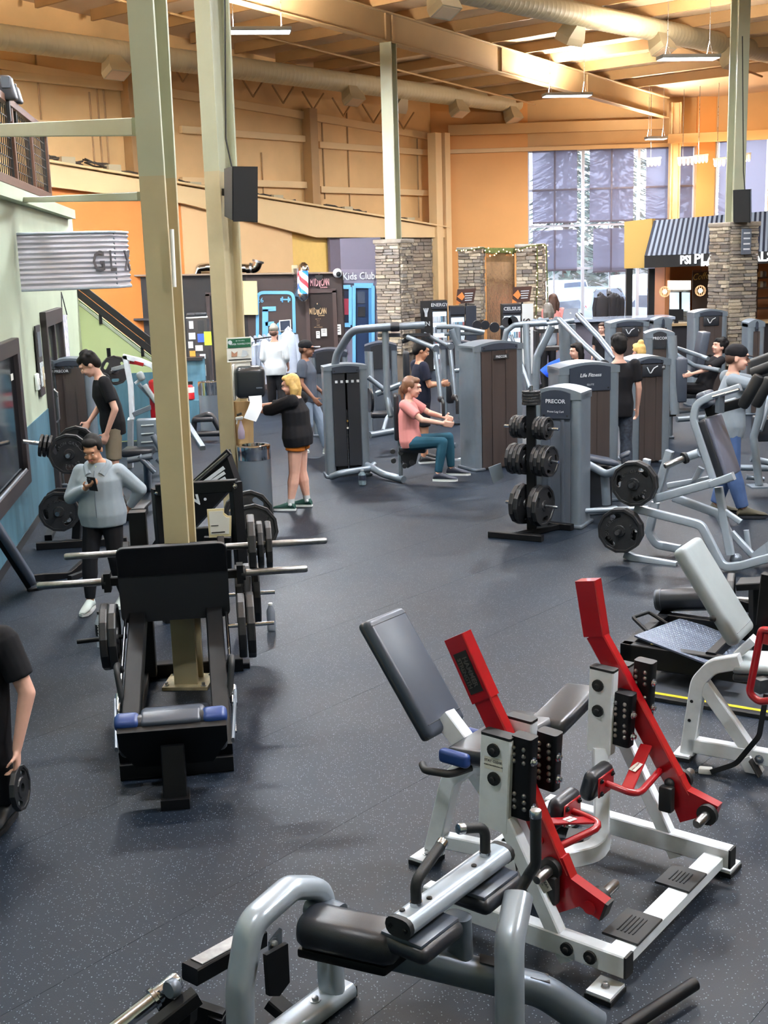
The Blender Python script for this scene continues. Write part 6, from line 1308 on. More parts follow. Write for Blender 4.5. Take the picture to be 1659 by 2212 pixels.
M_hood = mat('pale_grey_fleece', srgb(158, 164, 176), .9, var=.08, scale=9); M_hood2 = mat('grey_fleece', srgb(120, 126, 138), .9, var=.08, scale=9); M_hoodk = mat('black_fleece', srgb(44, 42, 46), .9, var=.1, scale=9)
hoodie('pale hoodie facing out at the right end of the clothes rail', 622, 712, 46, 92, YH_ - .15, M_hood, 0, 'hoodies on the barber rail')
for k in range(5): hoodie('grey hoodie hung edge on, %s from the left end of the clothes rail' % ORD[k], 552 + 10 * k, 735 - 1.5 * k, 30, 96, YH_ + .05, M_hood2 if k % 2 else M_hood, 1.2, 'hoodies on the barber rail')
t = Thing('tv_screen', 'small pale framed screen behind the hoodie rail', 'screen', D(615, 730, YB - .2)); t.part('frame', M_lab, flat([(603, 692), (628, 690), (629, 715), (604, 716)], YB - .25, .03)); t.part('panel', mat('screen_dark', srgb(60, 66, 80), .2), flat([(605, 694), (626, 692), (627, 713), (606, 714)], YB - .27, .02))
# ================================================================== drink coolers, boards, water wall
def cooler(label, x0, x1, yt, Y, bodym, glow, side=None, name='', txt=None, sx1=None):
    a, b_ = D(x0, yt, Y), D(x1, yt, Y); h = a.z; w_ = b_.x - a.x; t = Thing('drink_cooler', label, 'cooler', ((a.x + b_.x)/2, Y + .3, 0)); dd = .6
    t.part('cabinet', bodym, box(((a.x + b_.x)/2, Y + dd/2 + .03, h/2), (w_, dd, h)))
    t.part('header', mat('cooler_header', srgb(40, 44, 54), .4), box(((a.x + b_.x)/2, Y, h - .11), (w_ * .96, .05, .2)))
    if name: t.part('lettering', M_letter, text(name, .12, .01, Vector(((a.x + b_.x)/2, Y - .03, h - .11)), (1, 0, 0), UZ, bold=.02))
    t.part('door_glass', M_glass, box(((a.x + b_.x)/2, Y - .03, h/2 - .12), (w_ * .9, .015, h - .32)))
    t.part('lit_interior', mat('cooler_glow', (.8, .9, 1), .5, emit=(.62, .80, 1.0), estr=glow), box(((a.x + b_.x)/2, Y + .02, h/2 - .12), (w_ * .86, .02, h - .34)))
    rnd = random.Random(int(x0))
    for r in range(5):
        z = h - .46 - r * .28
        if z < .2: break
        sh = t.part('shelf', M_steel, box(((a.x + b_.x)/2, Y - .01, z - .1), (w_ * .86, .05, .012)))
        for k in range(7):
            c = rnd.choice(((.8, .85, .9), (.1, .12, .16), (.5, .1, .1), (.15, .35, .5), (.9, .9, .92)))
            t.part('can', mat('can_%d' % int(c[0] * 100), c, .3), cyl(Vector((a.x + w_ * (.12 + .127 * k), Y - .012, z - .09)), Vector((a.x + w_ * (.12 + .127 * k), Y - .012, z + .06)), .026, 8), under=sh)
    if side: 
        c_ = D(sx1, yt, Y); t.part('side_panel', side, box((b_.x + .02 + (c_.x - b_.x)/2, Y + .02, h/2), (c_.x - b_.x, .08, h)))
        if txt: t.part('side_lettering', M_letter if side is not M_white else M_ink, text(txt, .24, .01, Vector(((b_.x + c_.x)/2, Y - .03, h * .55)), (0, 0, 1), (-1, 0, 0), bold=.02, align='CENTER'))
    return t
cooler('lit drink cooler with a black side panel left of the water wall', 932, 966, 650, 32, M_black, 1.5, None, 'ENERGY')
t = Thing('drink_cooler', 'black cooler side with a pale crest, next to the lit cooler', 'cooler', D(919, 700, 32.2)); s_, h_ = wallpx(908, 932, 650, 32.0, M_black, 'c'); t.part('cabinet', M_black, s_); q_ = D(920, 676, 31.96)
for k in (-1, 0, 1): t.part('crest', M_letter, tube([q_ + Vector((.06 * k, 0, .12)), q_ + Vector((.02 * k, 0, 0)), q_ + Vector((.015 * k, 0, -.1))], .018, n=6))
t.part('lettering', M_letter, text('ZN', .16, .01, D(920, 700, 31.95), (1, 0, 0), UZ, bold=.02))
cooler('dim drink cooler with purple glow in front of the left stone pillar', 972, 1004, 662, 31.5, M_dark, .7, M_hdr, '', None, 1027)
cooler('white sided drink cooler with vertical lettering before the water wall', 1086, 1126, 658, 30.5, M_dark, 1.2, M_white, 'CELSIUS', 'CELSIUS', 1150)
def board(label, x0, y0, x1, y1, Y, leg):
    t = Thing('promo_board', label, 'sign', D((x0 + x1)/2, y1, Y)); s = flat([(x0, y0), (x1 + 3, y0 - 2), (x1 - 2, y1 - 4), (x0 - 3, y1)], Y, .03); t.part('panel', mat('board_brown', srgb(70, 40, 30), .5), s)
    t.part('orange_diamond', M_orange, flat([(x0 - 1, (y0 + y1)/2), (x0 + 10, y0 + 6), (x0 + 16, (y0 + y1)/2), (x0 + 10, y1 - 8)], Y - .03, .02)); t.part('orange_corner', M_orange, flat([(x0 - 2, y1 - 9), (x0 + 8, y1 - 2), (x0 - 3, y1)], Y - .03, .02))
    for k in range(4): t.part('print_line', M_letter, flat([(x0 + 16, y0 + 8 + 5 * k), (x1 - 3 - k, y0 + 7 + 5 * k), (x1 - 3 - k, y0 + 9 + 5 * k), (x0 + 16, y0 + 10 + 5 * k)], Y - .03, .01))
    t.part('stand', M_blk, bar([D((x0 + x1)/2, y1 - 2, Y + .05), D((x0 + x1)/2, y1 + 22, Y + .05)], .05, .05, up=(0, 1, 0)))
board('brown promo board with orange diamond standing on the left cooler', 988, 625, 1025, 657, 31.6, 0); board('brown promo board with orange diamond standing on the white sided cooler', 1109, 620, 1146, 655, 30.7, 0)
PWl = D(1018, 620, 34.0); PWr = D(1146, 620, 34.0); PWl.z = PWr.z = 0
pillar('stone pillar left of the water wall, strung with fairy lights', PWl, 12, .62, D(1018, 541, 34).z, 1.2, .04, .09, wd=.62)
pillar('stone pillar right of the water wall, strung with fairy lights', PWr, 12, .62, D(1146, 534, 34).z, 1.2, .04, .09, wd=.72)
t = Thing('water_wall', 'copper tinted water wall glass between two stone pillars', 'fountain', D(1080, 700, 34.1)); a, b_ = D(1050, 547, 34.1), D(1111, 547, 34.1)
t.part('glass_sheet', mat('water_copper', srgb(214, 166, 130), .12, .75, var=.25, scale=3, bump=.5, bscale=14, stretch=(2, 2, .5)), box(((a.x + b_.x)/2, 34.1, a.z/2), (b_.x - a.x, .03, a.z))); t.part('top_trough', mat('garland_green', srgb(86, 92, 40), .8, var=.3, scale=20), bar([D(1046, 541, 34.0), D(1114, 541, 34.0)], .22, .14)); t.part('basin', M_core, box(((a.x + b_.x)/2, 34.0, .3), (b_.x - a.x + .2, .5, .6)))
def lights(label, pts, Y, n):
    t = Thing('fairy_lights', label, 'lights', D(*pts[0], Y)); P = [D(x, y, Y) for x, y in pts]; t.part('wire', mat('garland_wire', srgb(70, 78, 36), .8), tube(P, .02, .1, n=6)); L = 0
    for k in range(n):
        f = k / (n - 1) * (len(P) - 1); i = min(int(f), len(P) - 2); q_ = P[i].lerp(P[i+1], f - i) + Vector((random.uniform(-.05, .05), -.04, random.uniform(-.07, .05))); t.part('bulb', M_warm, ball(q_, .017, 6))
random.seed(11)
lights('warm fairy lights draped over the left pillar and water wall', [(986, 541), (1012, 540), (1045, 535), (1062, 548), (1085, 541), (1108, 548)], 33.55, 18); lights('warm fairy lights running down the right stone pillar', [(1110, 543), (1140, 532), (1180, 528), (1181, 560), (1183, 640), (1180, 680)], 33.5, 24); lights('warm fairy lights on the inner edge of the right pillar', [(1160, 532), (1161, 600), (1158, 680)], 33.5, 14)
# ================================================================== front desk, cafe with striped awning
t = Thing('reception_counter', 'long dark reception counter under the big window', 'counter', D(1220, 740, 27.5)); a, b_ = D(1165, 695, 27.5), D(1450, 688, 27.5); t.part('front', mat('counter_grey', srgb(120, 116, 130), .4), box(((a.x + b_.x)/2, 27.9, a.z/2 - .02), (b_.x - a.x, .7, a.z - .04))); t.part('top', mat('counter_top', srgb(150, 156, 170), .15), box(((a.x + b_.x)/2, 27.8, a.z), (b_.x - a.x + .1, .95, .06)))
t = Thing('laptop', 'open silver laptop on the reception counter', 'laptop', D(1230, 690, 27.6)); q_ = D(1232, 685, 27.6); q_.z = D(1165, 695, 27.5).z + .03; t.part('lid', mat('laptop_grey', srgb(110, 114, 124), .3, .5), pad(q_ + UZ * .12, (.34, .05, .0), (.0, .012, 0), (.05, .06, .23), .004, 1)); t.part('base', M_steel, pad(q_ + UZ * .012 + Vector((0, .12, 0)), (.34, .05, 0), (0, .24, 0), (0, 0, .016), .004, 1)); t.part('logo', M_letter, ball(q_ + Vector((0, -.012, .13)), .02, 8))
t = Thing('product_shelf', 'low black shelf with small boxes under the counter', 'shelf', D(1200, 800, 24.5)); a, b_ = D(1160, 715, 24.5), D(1222, 712, 24.5); t.part('top', M_black, box(((a.x + b_.x)/2, 24.6, a.z), (b_.x - a.x, .5, .08))); t.part('shelf_board', M_black, box(((a.x + b_.x)/2, 24.6, a.z - .36), (b_.x - a.x, .5, .06)))
for x in (a.x, b_.x): t.part('leg', M_black, box((x, 24.6, a.z/2), (.08, .4, a.z)))
for k in range(5): single('box', 'small white box on the low black shelf, %s from left' % ORD[k], 'box', M_white, box((a.x + .08 + .10 * k, 24.45, a.z + .10), (.08, .1, .12)), group='boxes on the low shelf')
t = Thing('merch_rack', 'round metal rack of dark sweatshirts by the window', 'rack', D(1315, 690, 29.5)); c = D(1312, 632, 29.5); t.part('ring', M_steel, tube([c + Vector((-.35, 0, 0)), c + Vector((-.25, 0, .1)), c + Vector((.25, 0, .1)), c + Vector((.35, 0, 0))], .012, .05, n=8)); t.part('post', M_steel, cyl(Vector((c.x, c.y, .02)), c + UZ * .1, .02)); t.part('foot', M_steel, bar([Vector((c.x - .35, c.y, .02)), Vector((c.x + .35, c.y, .02))], .06, .03))
for k, (x, y) in enumerate(((1300, 636), (1322, 634), (1334, 638), (1342, 640))): hoodie('black sweatshirt on the round rack, %s from left' % ORD[k], x, y, 38 - 5 * k, 56, 29.2 + .15 * k, M_hoodk, .2 + .3 * k, 'sweatshirts on the round rack', 'sweatshirt')
YA = 30.0
cf = Thing('cafe_kiosk', 'cafe kiosk with yellow flank and dark posts under the striped awning', 'kiosk', D(1480, 700, YA)); M_yel2 = mat('kiosk_yellow', srgb(214, 172, 92), .6)
cf.part('flank', M_yel2, prism([D(1352, 479, YA + .6), D(1412, 472, YA + .2), D(1412, 578, YA + .2), D(1352, 580, YA + .6)], (.1, .1, 0)))
for x, Y in ((1359, YA + .55), (1407, YA)): cf.part('post', M_blk, bar([Vector((D(x, 600, Y).x, Y, 0)), D(x, 580, Y)], .15, .15, up=(0, 1, 0)))
cf.part('back_wall', mat('cafe_orange', srgb(196, 130, 84), .6), box((D(1425, 600, YA + 3).x + 3.2, YA + 3.2, 1.35), (6.4, .1, 2.7))); cf.part('ceiling_panel', M_yel2, box((D(1418, 560, YA + 1.6).x + 3.0, YA + 1.7, 2.75), (6.0, 3, .06)))
cf.part('side_wall', mat('cafe_orange', srgb(196, 130, 84)), box((D(1440, 600, YA + 2).x, YA + 2.5, 1.4), (.12, 1.2, 2.8))); cf.part('counter', mat('cafe_counter', srgb(40, 38, 42), .4), box((D(1540, 700, YA + .4).x, YA + .5, .55), (5.0, .6, 1.1))); cf.part('counter_top', mat('cafe_top', srgb(180, 150, 110), .4), box((D(1540, 700, YA + .3).x, YA + .45, 1.13), (5.1, .7, .06)))
aw = Thing('striped_awning', 'grey and navy striped awning over the cafe', 'awning', D(1500, 575, YA - .4)); YT_, YBm = YA, YA - .75
tl, tr, bl_, br_ = D(1413, 477, YT_), D(1712, 452, YT_), D(1393, 553, YBm), D(1712, 541, YBm)
M_nav = mat('awning_navy', srgb(34, 40, 56), .6); M_grs = mat('awning_grey', srgb(138, 146, 158), .6); NS = 58
for k in range(NS):
    f0, f1 = k / NS, (k + 1) / NS; aw.part('stripe', M_grs if k % 2 else M_nav, prism([tl.lerp(tr, f0), tl.lerp(tr, f1), bl_.lerp(br_, f1), bl_.lerp(br_, f0)], (0, -.02 if k % 2 else -.012, .012)), smooth=0)
aw.part('valance', M_ink, prism([bl_, br_, br_ - UZ * .28, bl_ - UZ * .28], (0, .04, 0))); aw.part('end_gusset', M_nav, prism([tl, bl_, bl_ - UZ * .28, tl - UZ * 1.1], (.02, 0, 0)))
M_lit = mat('lit_letters', (1, 1, 1), .5, emit=(.95, .97, 1), estr=1.2); q_ = D(1531, 561, YBm - .05)
aw.part('lettering', M_lit, text('PLACE MEALS', .31, .03, D(1499, 560, YBm - .05), (1, 0, .0), UZ, 'LEFT', bold=.02, xs=1.0)); aw.part('monogram', M_lit, text('PSI', .27, .03, D(1481, 562, YBm - .05), (1, 0, 0), UZ, bold=.03, xs=.8)); aw.part('small_lettering', M_lit, text('BAR', .12, .03, D(1524, 571, YBm - .05), (1, 0, 0), UZ, bold=.03))
t = Thing('menu_fridge', 'lit glass door fridge with white menu panel inside the cafe', 'fridge', D(1470, 690, YA + 2)); s_, h_ = wallpx(1446, 1492, 607, YA + 2.0, M_white, 'f'); t.part('cabinet', M_steel, s_); t.part('menu_panel', mat('menu_glow', (1, .95, .85), .5, emit=(1, .92, .78), estr=1.6), flat([(1442, 606), (1492, 606), (1492, 626), (1442, 626)], YA + 1.9, .04)); t.part('glass_door', mat('fridge_glow', (.8, .9, .95), .3, emit=(.7, .9, 1), estr=.7), flat([(1447, 632), (1468, 632), (1468, 672), (1447, 672)], YA + 1.92, .03)); t.part('glass_door', mat('fridge_glow', (.8, .9, .95)), flat([(1471, 632), (1490, 632), (1490, 672), (1471, 672)], YA + 1.92, .03)); t.part('door_frame', M_blk, bar([D(1469.5, 630, YA + 1.9), D(1469.5, 680, YA + 1.9)], .06, .06, up=(0, 1, 0)))
t = Thing('chalk_board', 'dark chalk menu board on the cafe wall', 'sign', D(1516, 680, YA + 1.5)); t.part('panel', mat('chalk_dark', srgb(62, 48, 40), .7), flat([(1496, 586), (1538, 585), (1538, 668), (1496, 669)], YA + 1.6, .04)); t.part('frame', M_wood, bar([D(1496, 586, YA + 1.58), D(1538, 585, YA + 1.58)], .05, .05)); t.part('lettering', mat('chalk_gold', srgb(190, 160, 90), .6), text('Coffee', .24, .01, D(1517, 597, YA + 1.55), (1, 0, .1), UZ, shear=.3, xs=.8))
for k, (x, y, nm) in enumerate(((1436, 630, 'left'), (1513, 628, 'right'))):
    c = D(x, y, YA + .2); t = Thing('pendant_lamp', 'round wicker pendant lamp glowing in the cafe, %s one' % nm, 'lamp', c); rings = []
    for j in range(6): a_ = math.pi * j/6; rings.append(sweep([c + Vector((.13 * math.cos(b2) * math.cos(a_), .13 * math.cos(b2) * math.sin(a_), .13 * math.sin(b2))) for b2 in [2 * math.pi * i/12 for i in range(12)]], circ(.008, 5), None, None, True))
    t.part('wicker_shade', mat('wicker', srgb(196, 140, 96), .6, emit=(1, .55, .3), estr=.8), *rings, kind='stuff'); t.part('bulb', M_warm, ball(c, .06, 10)); t.part('cord', M_blk, tube([c + UZ * .13, c + UZ * .9], .006, n=5))
t = Thing('monitor', 'black order screen on the cafe counter', 'monitor', D(1460, 690, YA + .2)); t.part('screen', M_blk, flat([(1445, 668), (1476, 668), (1476, 692), (1445, 692)], YA + .3, .04)); t.part('stand', M_blk, box(D(1460, 694, YA + .35), (.1, .1, .12)))
t = Thing('back_shelves', 'dark shelves with jars behind the cafe counter at right', 'shelf', D(1637, 690, YA + 2.4))
for k in range(4): t.part('shelf_board', M_wood, box(D(1645, 600 + 22 * k, YA + 2.4), (.9, .3, .04)))
t.part('side_board', M_wood, box(D(1632, 620, YA + 2.4), (.05, .3, 1.6)))
for k in range(6): single('jar', 'small jar on the cafe back shelves, %s of six' % ORD[k], 'jar', mat('jar_%d' % (k % 3), ((.5, .3, .12), (.75, .7, .6), (.15, .1, .08))[k % 3], .4), lathe([(.05, 0), (.06, .02), (.06, .13), (.04, .16)], D(1638 + 6 * (k % 3), 599 + 22 * (k // 3), YA + 2.3), UZ, 10), group='jars behind the cafe')
# notice plaque on the right stone pillar
pn = Frame((P4.x, P4.y, 0), -20); t = Thing('wall_plaque', 'grey notice plaque on the right stone pillar', 'sign', pn.w(-.42, .30, 2.7)); c0 = D(1612, 522, P4.y - .42); t.part('plate', mat('plaque_grey', srgb(96, 104, 116), .4), pad(c0, pn.v * .24 + pn.u * .02, pn.u * .02, UZ * .48, .006, 1))
for k in range(4): t.part('print_line', M_letter, box(c0 + UZ * (.16 - .1 * k) - pn.u * .014, (.15, .006, .03), math.radians(20)))
# track lights hung before the window
for k, (x0, x1, y, Y) in enumerate(((1396, 1428, 352, 36), (1464, 1500, 350, 36), (1500, 1530, 345, 35.5), (1541, 1568, 352, 35), (1600, 1622, 342, 34.5))):
    a, b_ = D(x0, y - 8, Y), D(x1, y - 11, Y); t = Thing('track_light', 'track of warm spot lamps before the window, %s from left' % ORD[k], 'lamp', (a + b_)/2, group='track lights by the window'); t.part('track', M_white, bar([a, b_], .05, .05)); t.part('drop_rod', M_steel, tube([a.lerp(b_, .3), Vector((a.lerp(b_, .3).x, a.lerp(b_, .3).y, roof_z(a) + .1))], .008, n=5))
    n = 4 if x1 - x0 > 28 else 3
    for j in range(n): q_ = a.lerp(b_, (j + .5)/n) - UZ * .16; o = t.part('spot_head', M_white, cyl(q_ + UZ * .14, q_, .05, 10)); t.part('bulb', M_warm, ball(q_ - UZ * .02, .035, 8), under=o)
    ld = bpy.data.lights.new('spot_glow', 'POINT'); ld.energy = 45; ld.color = (1, .62, .3); ld.shadow_soft_size = .3; lo = bpy.data.objects.new('spot_glow', ld); COL.objects.link(lo); lo.parent = t.o; lo.location = (0, -.1, -.4)
# ================================================================== outside: paving, parked cars, trees, shed
single('ground_outside', None, None, mat('parking_asphalt', srgb(150, 152, 156), .8, var=.1), box((20, 66, -.1), (120, 54, .1)), kind='structure')
def car(label, px, py, Y, col, yaw, L=4.5, h=1.5, suv=True):
    g = D(px, py, Y); t = Thing('car', label, 'car', (g.x, Y, -.05), yaw); M_c = mat('car_%d%d%d' % tuple(int(c * 9) for c in col), col, .3, coat=.5); M_gl = mat('car_glass', srgb(60, 76, 100), .1)
    prof = [(-L/2, .35), (-L/2, .85), (-L/2 + .25, 1.0), (-L/2 + .5, h), (L * .14, h), (L * .28, .98), (L/2 - .15, .86), (L/2, .7), (L/2, .35)] if suv else [(-L/2, .35), (-L/2, .8), (-L/2 + .7, .9), (-L/2 + 1.3, h), (L * .12, h), (L * .28, .92), (L/2 - .1, .78), (L/2, .6), (L/2, .35)]
    W_ = 1.75; t.part('body', M_c, prism([(x, 0, z) for x, z in prof], (0, W_, 0)), local=True, smooth=20)
    gp = [(-L/2 + .55 if suv else -L/2 + 1.25, h - .08), (L * .12, h - .08), (L * .24, 1.0), (-L/2 + .42 if suv else -L/2 + .85, 1.0)]
    for sy in (-1, 1): t.part('side_glass', M_gl, prism([(x, sy * (W_/2 + .002), z) for x, z in gp], (0, .02, 0)), local=True)
    t.part('windscreen', M_gl, prism([(L * .155, -W_ * .44, h - .06), (L * .155, W_ * .44, h - .06), (L * .285, W_ * .44, 1.01), (L * .285, -W_ * .44, 1.01)], (.03, 0, .02)), local=True)
    for x in (-L * .31, L * .31):
        for sy in (-1, 1): o = t.part('wheel', M_rub, lathe([(.1, -.1), (.33, -.1), (.34, 0), (.33, .1), (.1, .1)], (x, sy * (W_/2 - .06), .34), (0, 1, 0), 18), local=True); t.part('hubcap', M_steel, lathe([(.02, -.11), (.2, -.105), (.2, .105), (.02, .11)], (x, sy * (W_/2 - .06), .34), (0, 1, 0), 14), local=True, under=o)
    for sy in (-1, 1): t.part('tail_light', mat('tail_red', srgb(200, 30, 36), .3), box((-L/2, sy * .72, .88), (.04, .2, .16)), local=True); t.part('head_lamp', M_white, box((L/2 - .03, sy * .68, .66), (.08, .3, .12)), local=True)
car('white estate car parked far outside at left', 1215, 600, 56, (.75, .8, .85), 1.0, 4.6, 1.75); car('blue hatchback parked outside behind the sweatshirt rack', 1285, 640, 49.5, (.30, .42, .62), .9, 4.4, 1.6); car('pale blue saloon parked outside at the left pane', 1188, 660, 44, (.45, .52, .74), .95, 4.5, 1.4, False); car('white van parked far outside behind the rack', 1372, 600, 57, (.8, .82, .86), 1.2, 4.8, 1.9); car('silver hatchback seen between the cafe posts', 1440, 650, 44, (.6, .64, .68), 2.2, 4.3, 1.5)
def conifer(label, px, Y, h, r, seed):
    rnd = random.Random(seed); g = D(px, 600, Y); t = Thing('conifer', label, 'tree', (g.x, Y, -.05), group='trees outside'); t.part('trunk', M_wood, cyl((g.x, Y, 0), (g.x, Y, h * .9), .22, 8, .06)); V, Fq = [], []
    for k in range(1500):
        z = h * (.1 + .88 * rnd.random() ** 1.1); rr = r * (1 - z / h) + .15; a_ = rnd.uniform(0, 6.283); q_ = rr * rnd.uniform(.5, 1.1); c = Vector((g.x + q_ * math.cos(a_), Y + q_ * math.sin(a_), z - .18 * q_)); d = Vector((math.cos(a_), math.sin(a_), -.35)) * rnd.uniform(.35, .7); s__ = Vector((-math.sin(a_), math.cos(a_), rnd.uniform(-.3, .3))) * rnd.uniform(.12, .25)
        n = len(V); V += [c - d * .4 - s__, c - d * .4 + s__, c + d]; Fq.append((n, n + 1, n + 2))
    t.part('foliage', mat('conifer_green', srgb(92, 108, 96), .8, var=.2, scale=2), (V, Fq), kind='stuff', smooth=0)
conifer('tall dark conifer outside, behind the left shades', 1222, 66, 13.5, 3.0, 1); conifer('tall dark conifer outside, behind the middle shades', 1330, 69, 15, 3.2, 2); conifer('conifer outside behind the right shades', 1490, 66, 12, 2.8, 3)
t = Thing('shed', 'pale low building across the parking lot', 'building', (D(1250, 600, 74).x, 74, 0)); t.part('wall', mat('shed_wall', srgb(190, 190, 186), .7), box((20, 74, 1.4), (60, 1, 2.8))); t.part('roof', mat('shed_roof', srgb(120, 116, 116), .7), box((20, 74.5, 3.0), (62, 4, .4)))
# ================================================================== things on the left wall and the columns
def wpx(px, py, v=.02): return FL_.a(px, py, v)
def wall_rect(x0, y0, x1, y1, v=.02):       # rectangle on the left wall from two opposite pixels
    a, b_ = wpx(x0, y0, v), wpx(x1, y1, v); ua, ub_ = FL_.loc(a)[0], FL_.loc(b_)[0]
    return [wl(ua, v, b_.z), wl(ub_, v, b_.z), wl(ub_, v, a.z), wl(ua, v, a.z)], ua, ub_, b_.z, a.z
q0_, q1_ = wpx(48, 1050), wpx(20, 735); uR = FL_.loc(wpx(38, 900))[0]; zt_, zb_ = wpx(30, 745).z, wpx(46, 1035).z
t = Thing('dark_window', 'black framed dark window on the pale green left wall, at the left edge', 'window', wl(uR - 1, .02, zb_))
t.part('glass', mat('dark_glass', srgb(14, 16, 20), .08, spec=.7), prism([wl(uR - 3, .03, zb_), wl(uR, .03, zb_), wl(uR, .03, zt_), wl(uR - 3, .03, zt_)], FL_.v * .02))
M_fr = mat('window_trim', srgb(52, 46, 48), .45)
for a_, b__ in (((uR - 3, zb_), (uR, zb_)), ((uR - 3, zt_), (uR, zt_))): t.part('rail', M_fr, bar([wl(a_[0], .05, a_[1]), wl(b__[0] + .1, .05, b__[1])], .08, .17))
t.part('stile', M_fr, bar([wl(uR + .05, .05, zb_ - .08), wl(uR + .05, .05, zt_ + .08)], .08, .17, up=FL_.u)); t.part('inner_bead', M_sil, bar([wl(uR - 3, .07, zb_ + .09), wl(uR - .05, .07, zb_ + .09)], .02, .03)); t.part('stile', M_fr, bar([wl(uR - 3, .05, zb_), wl(uR - 3, .05, zt_)], .08, .15, up=FL_.u)); t.part('sticker', M_lab, prism([wl(uR - .35, .045, zt_ - .35), wl(uR - .2, .045, zt_ - .35), wl(uR - .2, .045, zt_ - .28), wl(uR - .35, .045, zt_ - .28)], FL_.v * .004))
t = Thing('door_4', None, None, wl(FL_.loc(wpx(120, 880))[0], 0, 0), kind='structure'); ud0, ud1 = FL_.loc(wpx(97, 760))[0], FL_.loc(wpx(132, 760))[0]; zd = wpx(100, 688).z
t.part('leaf', mat('door_glass_dark', srgb(60, 62, 60), .15), prism([wl(ud0, .02, .05), wl(ud1, .02, .05), wl(ud1, .02, zd), wl(ud0, .02, zd)], FL_.v * .02))
for u_ in (ud0, ud1): t.part('jamb', M_fr, bar([wl(u_, .04, 0), wl(u_, .04, zd)], .08, .12, up=FL_.u))
t.part('head', M_fr, bar([wl(ud0 - .06, .04, zd), wl(ud1 + .06, .04, zd)], .08, .2)); t.part('mid_stile', M_fr, bar([wl((ud0 + ud1)/2, .04, 0), wl((ud0 + ud1)/2, .04, zd)], .06, .1, up=FL_.u)); t.part('pull_handle', M_steel, tube([wl(ud0 + .25, .06, .95), wl(ud0 + .25, .1, 1.0), wl(ud0 + .25, .1, 1.35), wl(ud0 + .25, .06, 1.4)], .012, .02, n=8))
up0 = FL_.loc(wpx(85, 780))[0]; t = Thing('tall_poster', 'tall narrow grey poster with a code pattern beside the wall door', 'poster', wl(up0, .02, .8))
z1_, z0_ = wpx(86, 700).z, wpx(96, 850).z; t.part('backing', M_fr, prism([wl(up0 - .22, .03, z0_), wl(up0 + .18, .03, z0_), wl(up0 + .18, .03, z1_), wl(up0 - .22, .03, z1_)], FL_.v * .02)); t.part('print_top', mat('poster_grey', srgb(90, 96, 104), .5), prism([wl(up0 - .17, .045, (z0_ + z1_)/2 + .05), wl(up0 + .13, .045, (z0_ + z1_)/2 + .05), wl(up0 + .13, .045, z1_ - .08), wl(up0 - .17, .045, z1_ - .08)], FL_.v * .004)); t.part('print_low', mat('poster_pale', srgb(188, 192, 192), .5, var=.7, scale=24), prism([wl(up0 - .17, .045, z0_ + .12), wl(up0 + .13, .045, z0_ + .12), wl(up0 + .13, .045, (z0_ + z1_)/2 - .02), wl(up0 - .17, .045, (z0_ + z1_)/2 - .02)], FL_.v * .004))
us = FL_.loc(wpx(137, 740))[0]; t = Thing('hanging_banner', 'white banner with purple print hanging on the left wall', 'banner', wl(us, .05, 1.4)); t.part('cloth', mat('banner_print', srgb(206, 200, 214), .6, var=.55, scale=9), prism([wl(us - .3, .06, wpx(137, 772).z), wl(us + .3, .06, wpx(143, 775).z), wl(us + .3, .06, wpx(137, 680).z), wl(us - .3, .06, wpx(130, 680).z)], FL_.v * .012)); t.part('cord', M_rub, tube([wl(us - .3, .07, wpx(130, 680).z), wl(us, .05, wpx(127, 632).z), wl(us + .3, .07, wpx(137, 680).z)], .008, n=5))
us = FL_.loc(wpx(79, 825))[0]; zz_ = wpx(79, 825).z; t = Thing('wall_switch', 'white thermostat box on the pale green wall, nearer one', 'switch', wl(us, .02, zz_ - .1)); t.part('case', M_white, pad(wl(us, .03, zz_), FL_.u * .16, FL_.v * .04, UZ * .2, .01, 2)); t.part('button', M_lab, pad(wl(us, .055, zz_), FL_.u * .06, FL_.v * .012, UZ * .08, .003, 1))
us = FL_.loc(wpx(90, 815))[0]; t = Thing('wall_switch', 'beige wall switch beside the tall poster', 'switch', wl(us, .02, zz_ - .1)); t.part('case', M_colbeige, pad(wl(us, .03, zz_ + .02), FL_.u * .14, FL_.v * .04, UZ * .26, .01, 2)); t.part('button', M_lab, pad(wl(us, .055, zz_ + .02), FL_.u * .05, FL_.v * .012, UZ * .08, .003, 1))
# projecting corrugated sign
ua = FL_.loc(wpx(40, 560, .03))[0]; SA = wl(ua, .03, 0); z_t, z_b = wpx(38, 506, .03).z, wpx(44, 628, .03).z
e0 = wpx(36, 520, .03); Ye = SA.y + .35
e1 = D(245, 518, Ye); e2 = D(262, 520, Ye + .25)
t = Thing('blade_sign', 'corrugated silver blade sign with dark letters sticking out of the left wall', 'sign', Vector((e1.x - .8, Ye - .2, z_b)))
def corr():
    m = mat('corrugated_silver', srgb(214, 210, 216), .28, .35, var=.26, scale=2.2, stretch=(.6, .6, 9)); return m
P_ = fillet([Vector((SA.x, SA.y, 0)), Vector((e1.x, e1.y, 0)), Vector((e2.x + .02, e2.y + .3, 0))], .14, 6); V, Fq = [], []; NZ = 44
for i, q_ in enumerate(P_):
    a_ = P_[max(i - 1, 0)]; b__ = P_[min(i + 1, len(P_) - 1)]; tg = (b__ - a_).normalized(); nn2 = Vector((tg.y, -tg.x, 0))
    for k in range(NZ + 1):
        f = k / NZ; V.append(q_ + nn2 * (.012 * math.sin(f * 2 * math.pi * 11)) + UZ * (z_b + (z_t - z_b) * f))
for i in range(len(P_) - 1):
    for k in range(NZ): Fq.append((i * (NZ + 1) + k, (i + 1) * (NZ + 1) + k, (i + 1) * (NZ + 1) + k + 1, i * (NZ + 1) + k + 1))
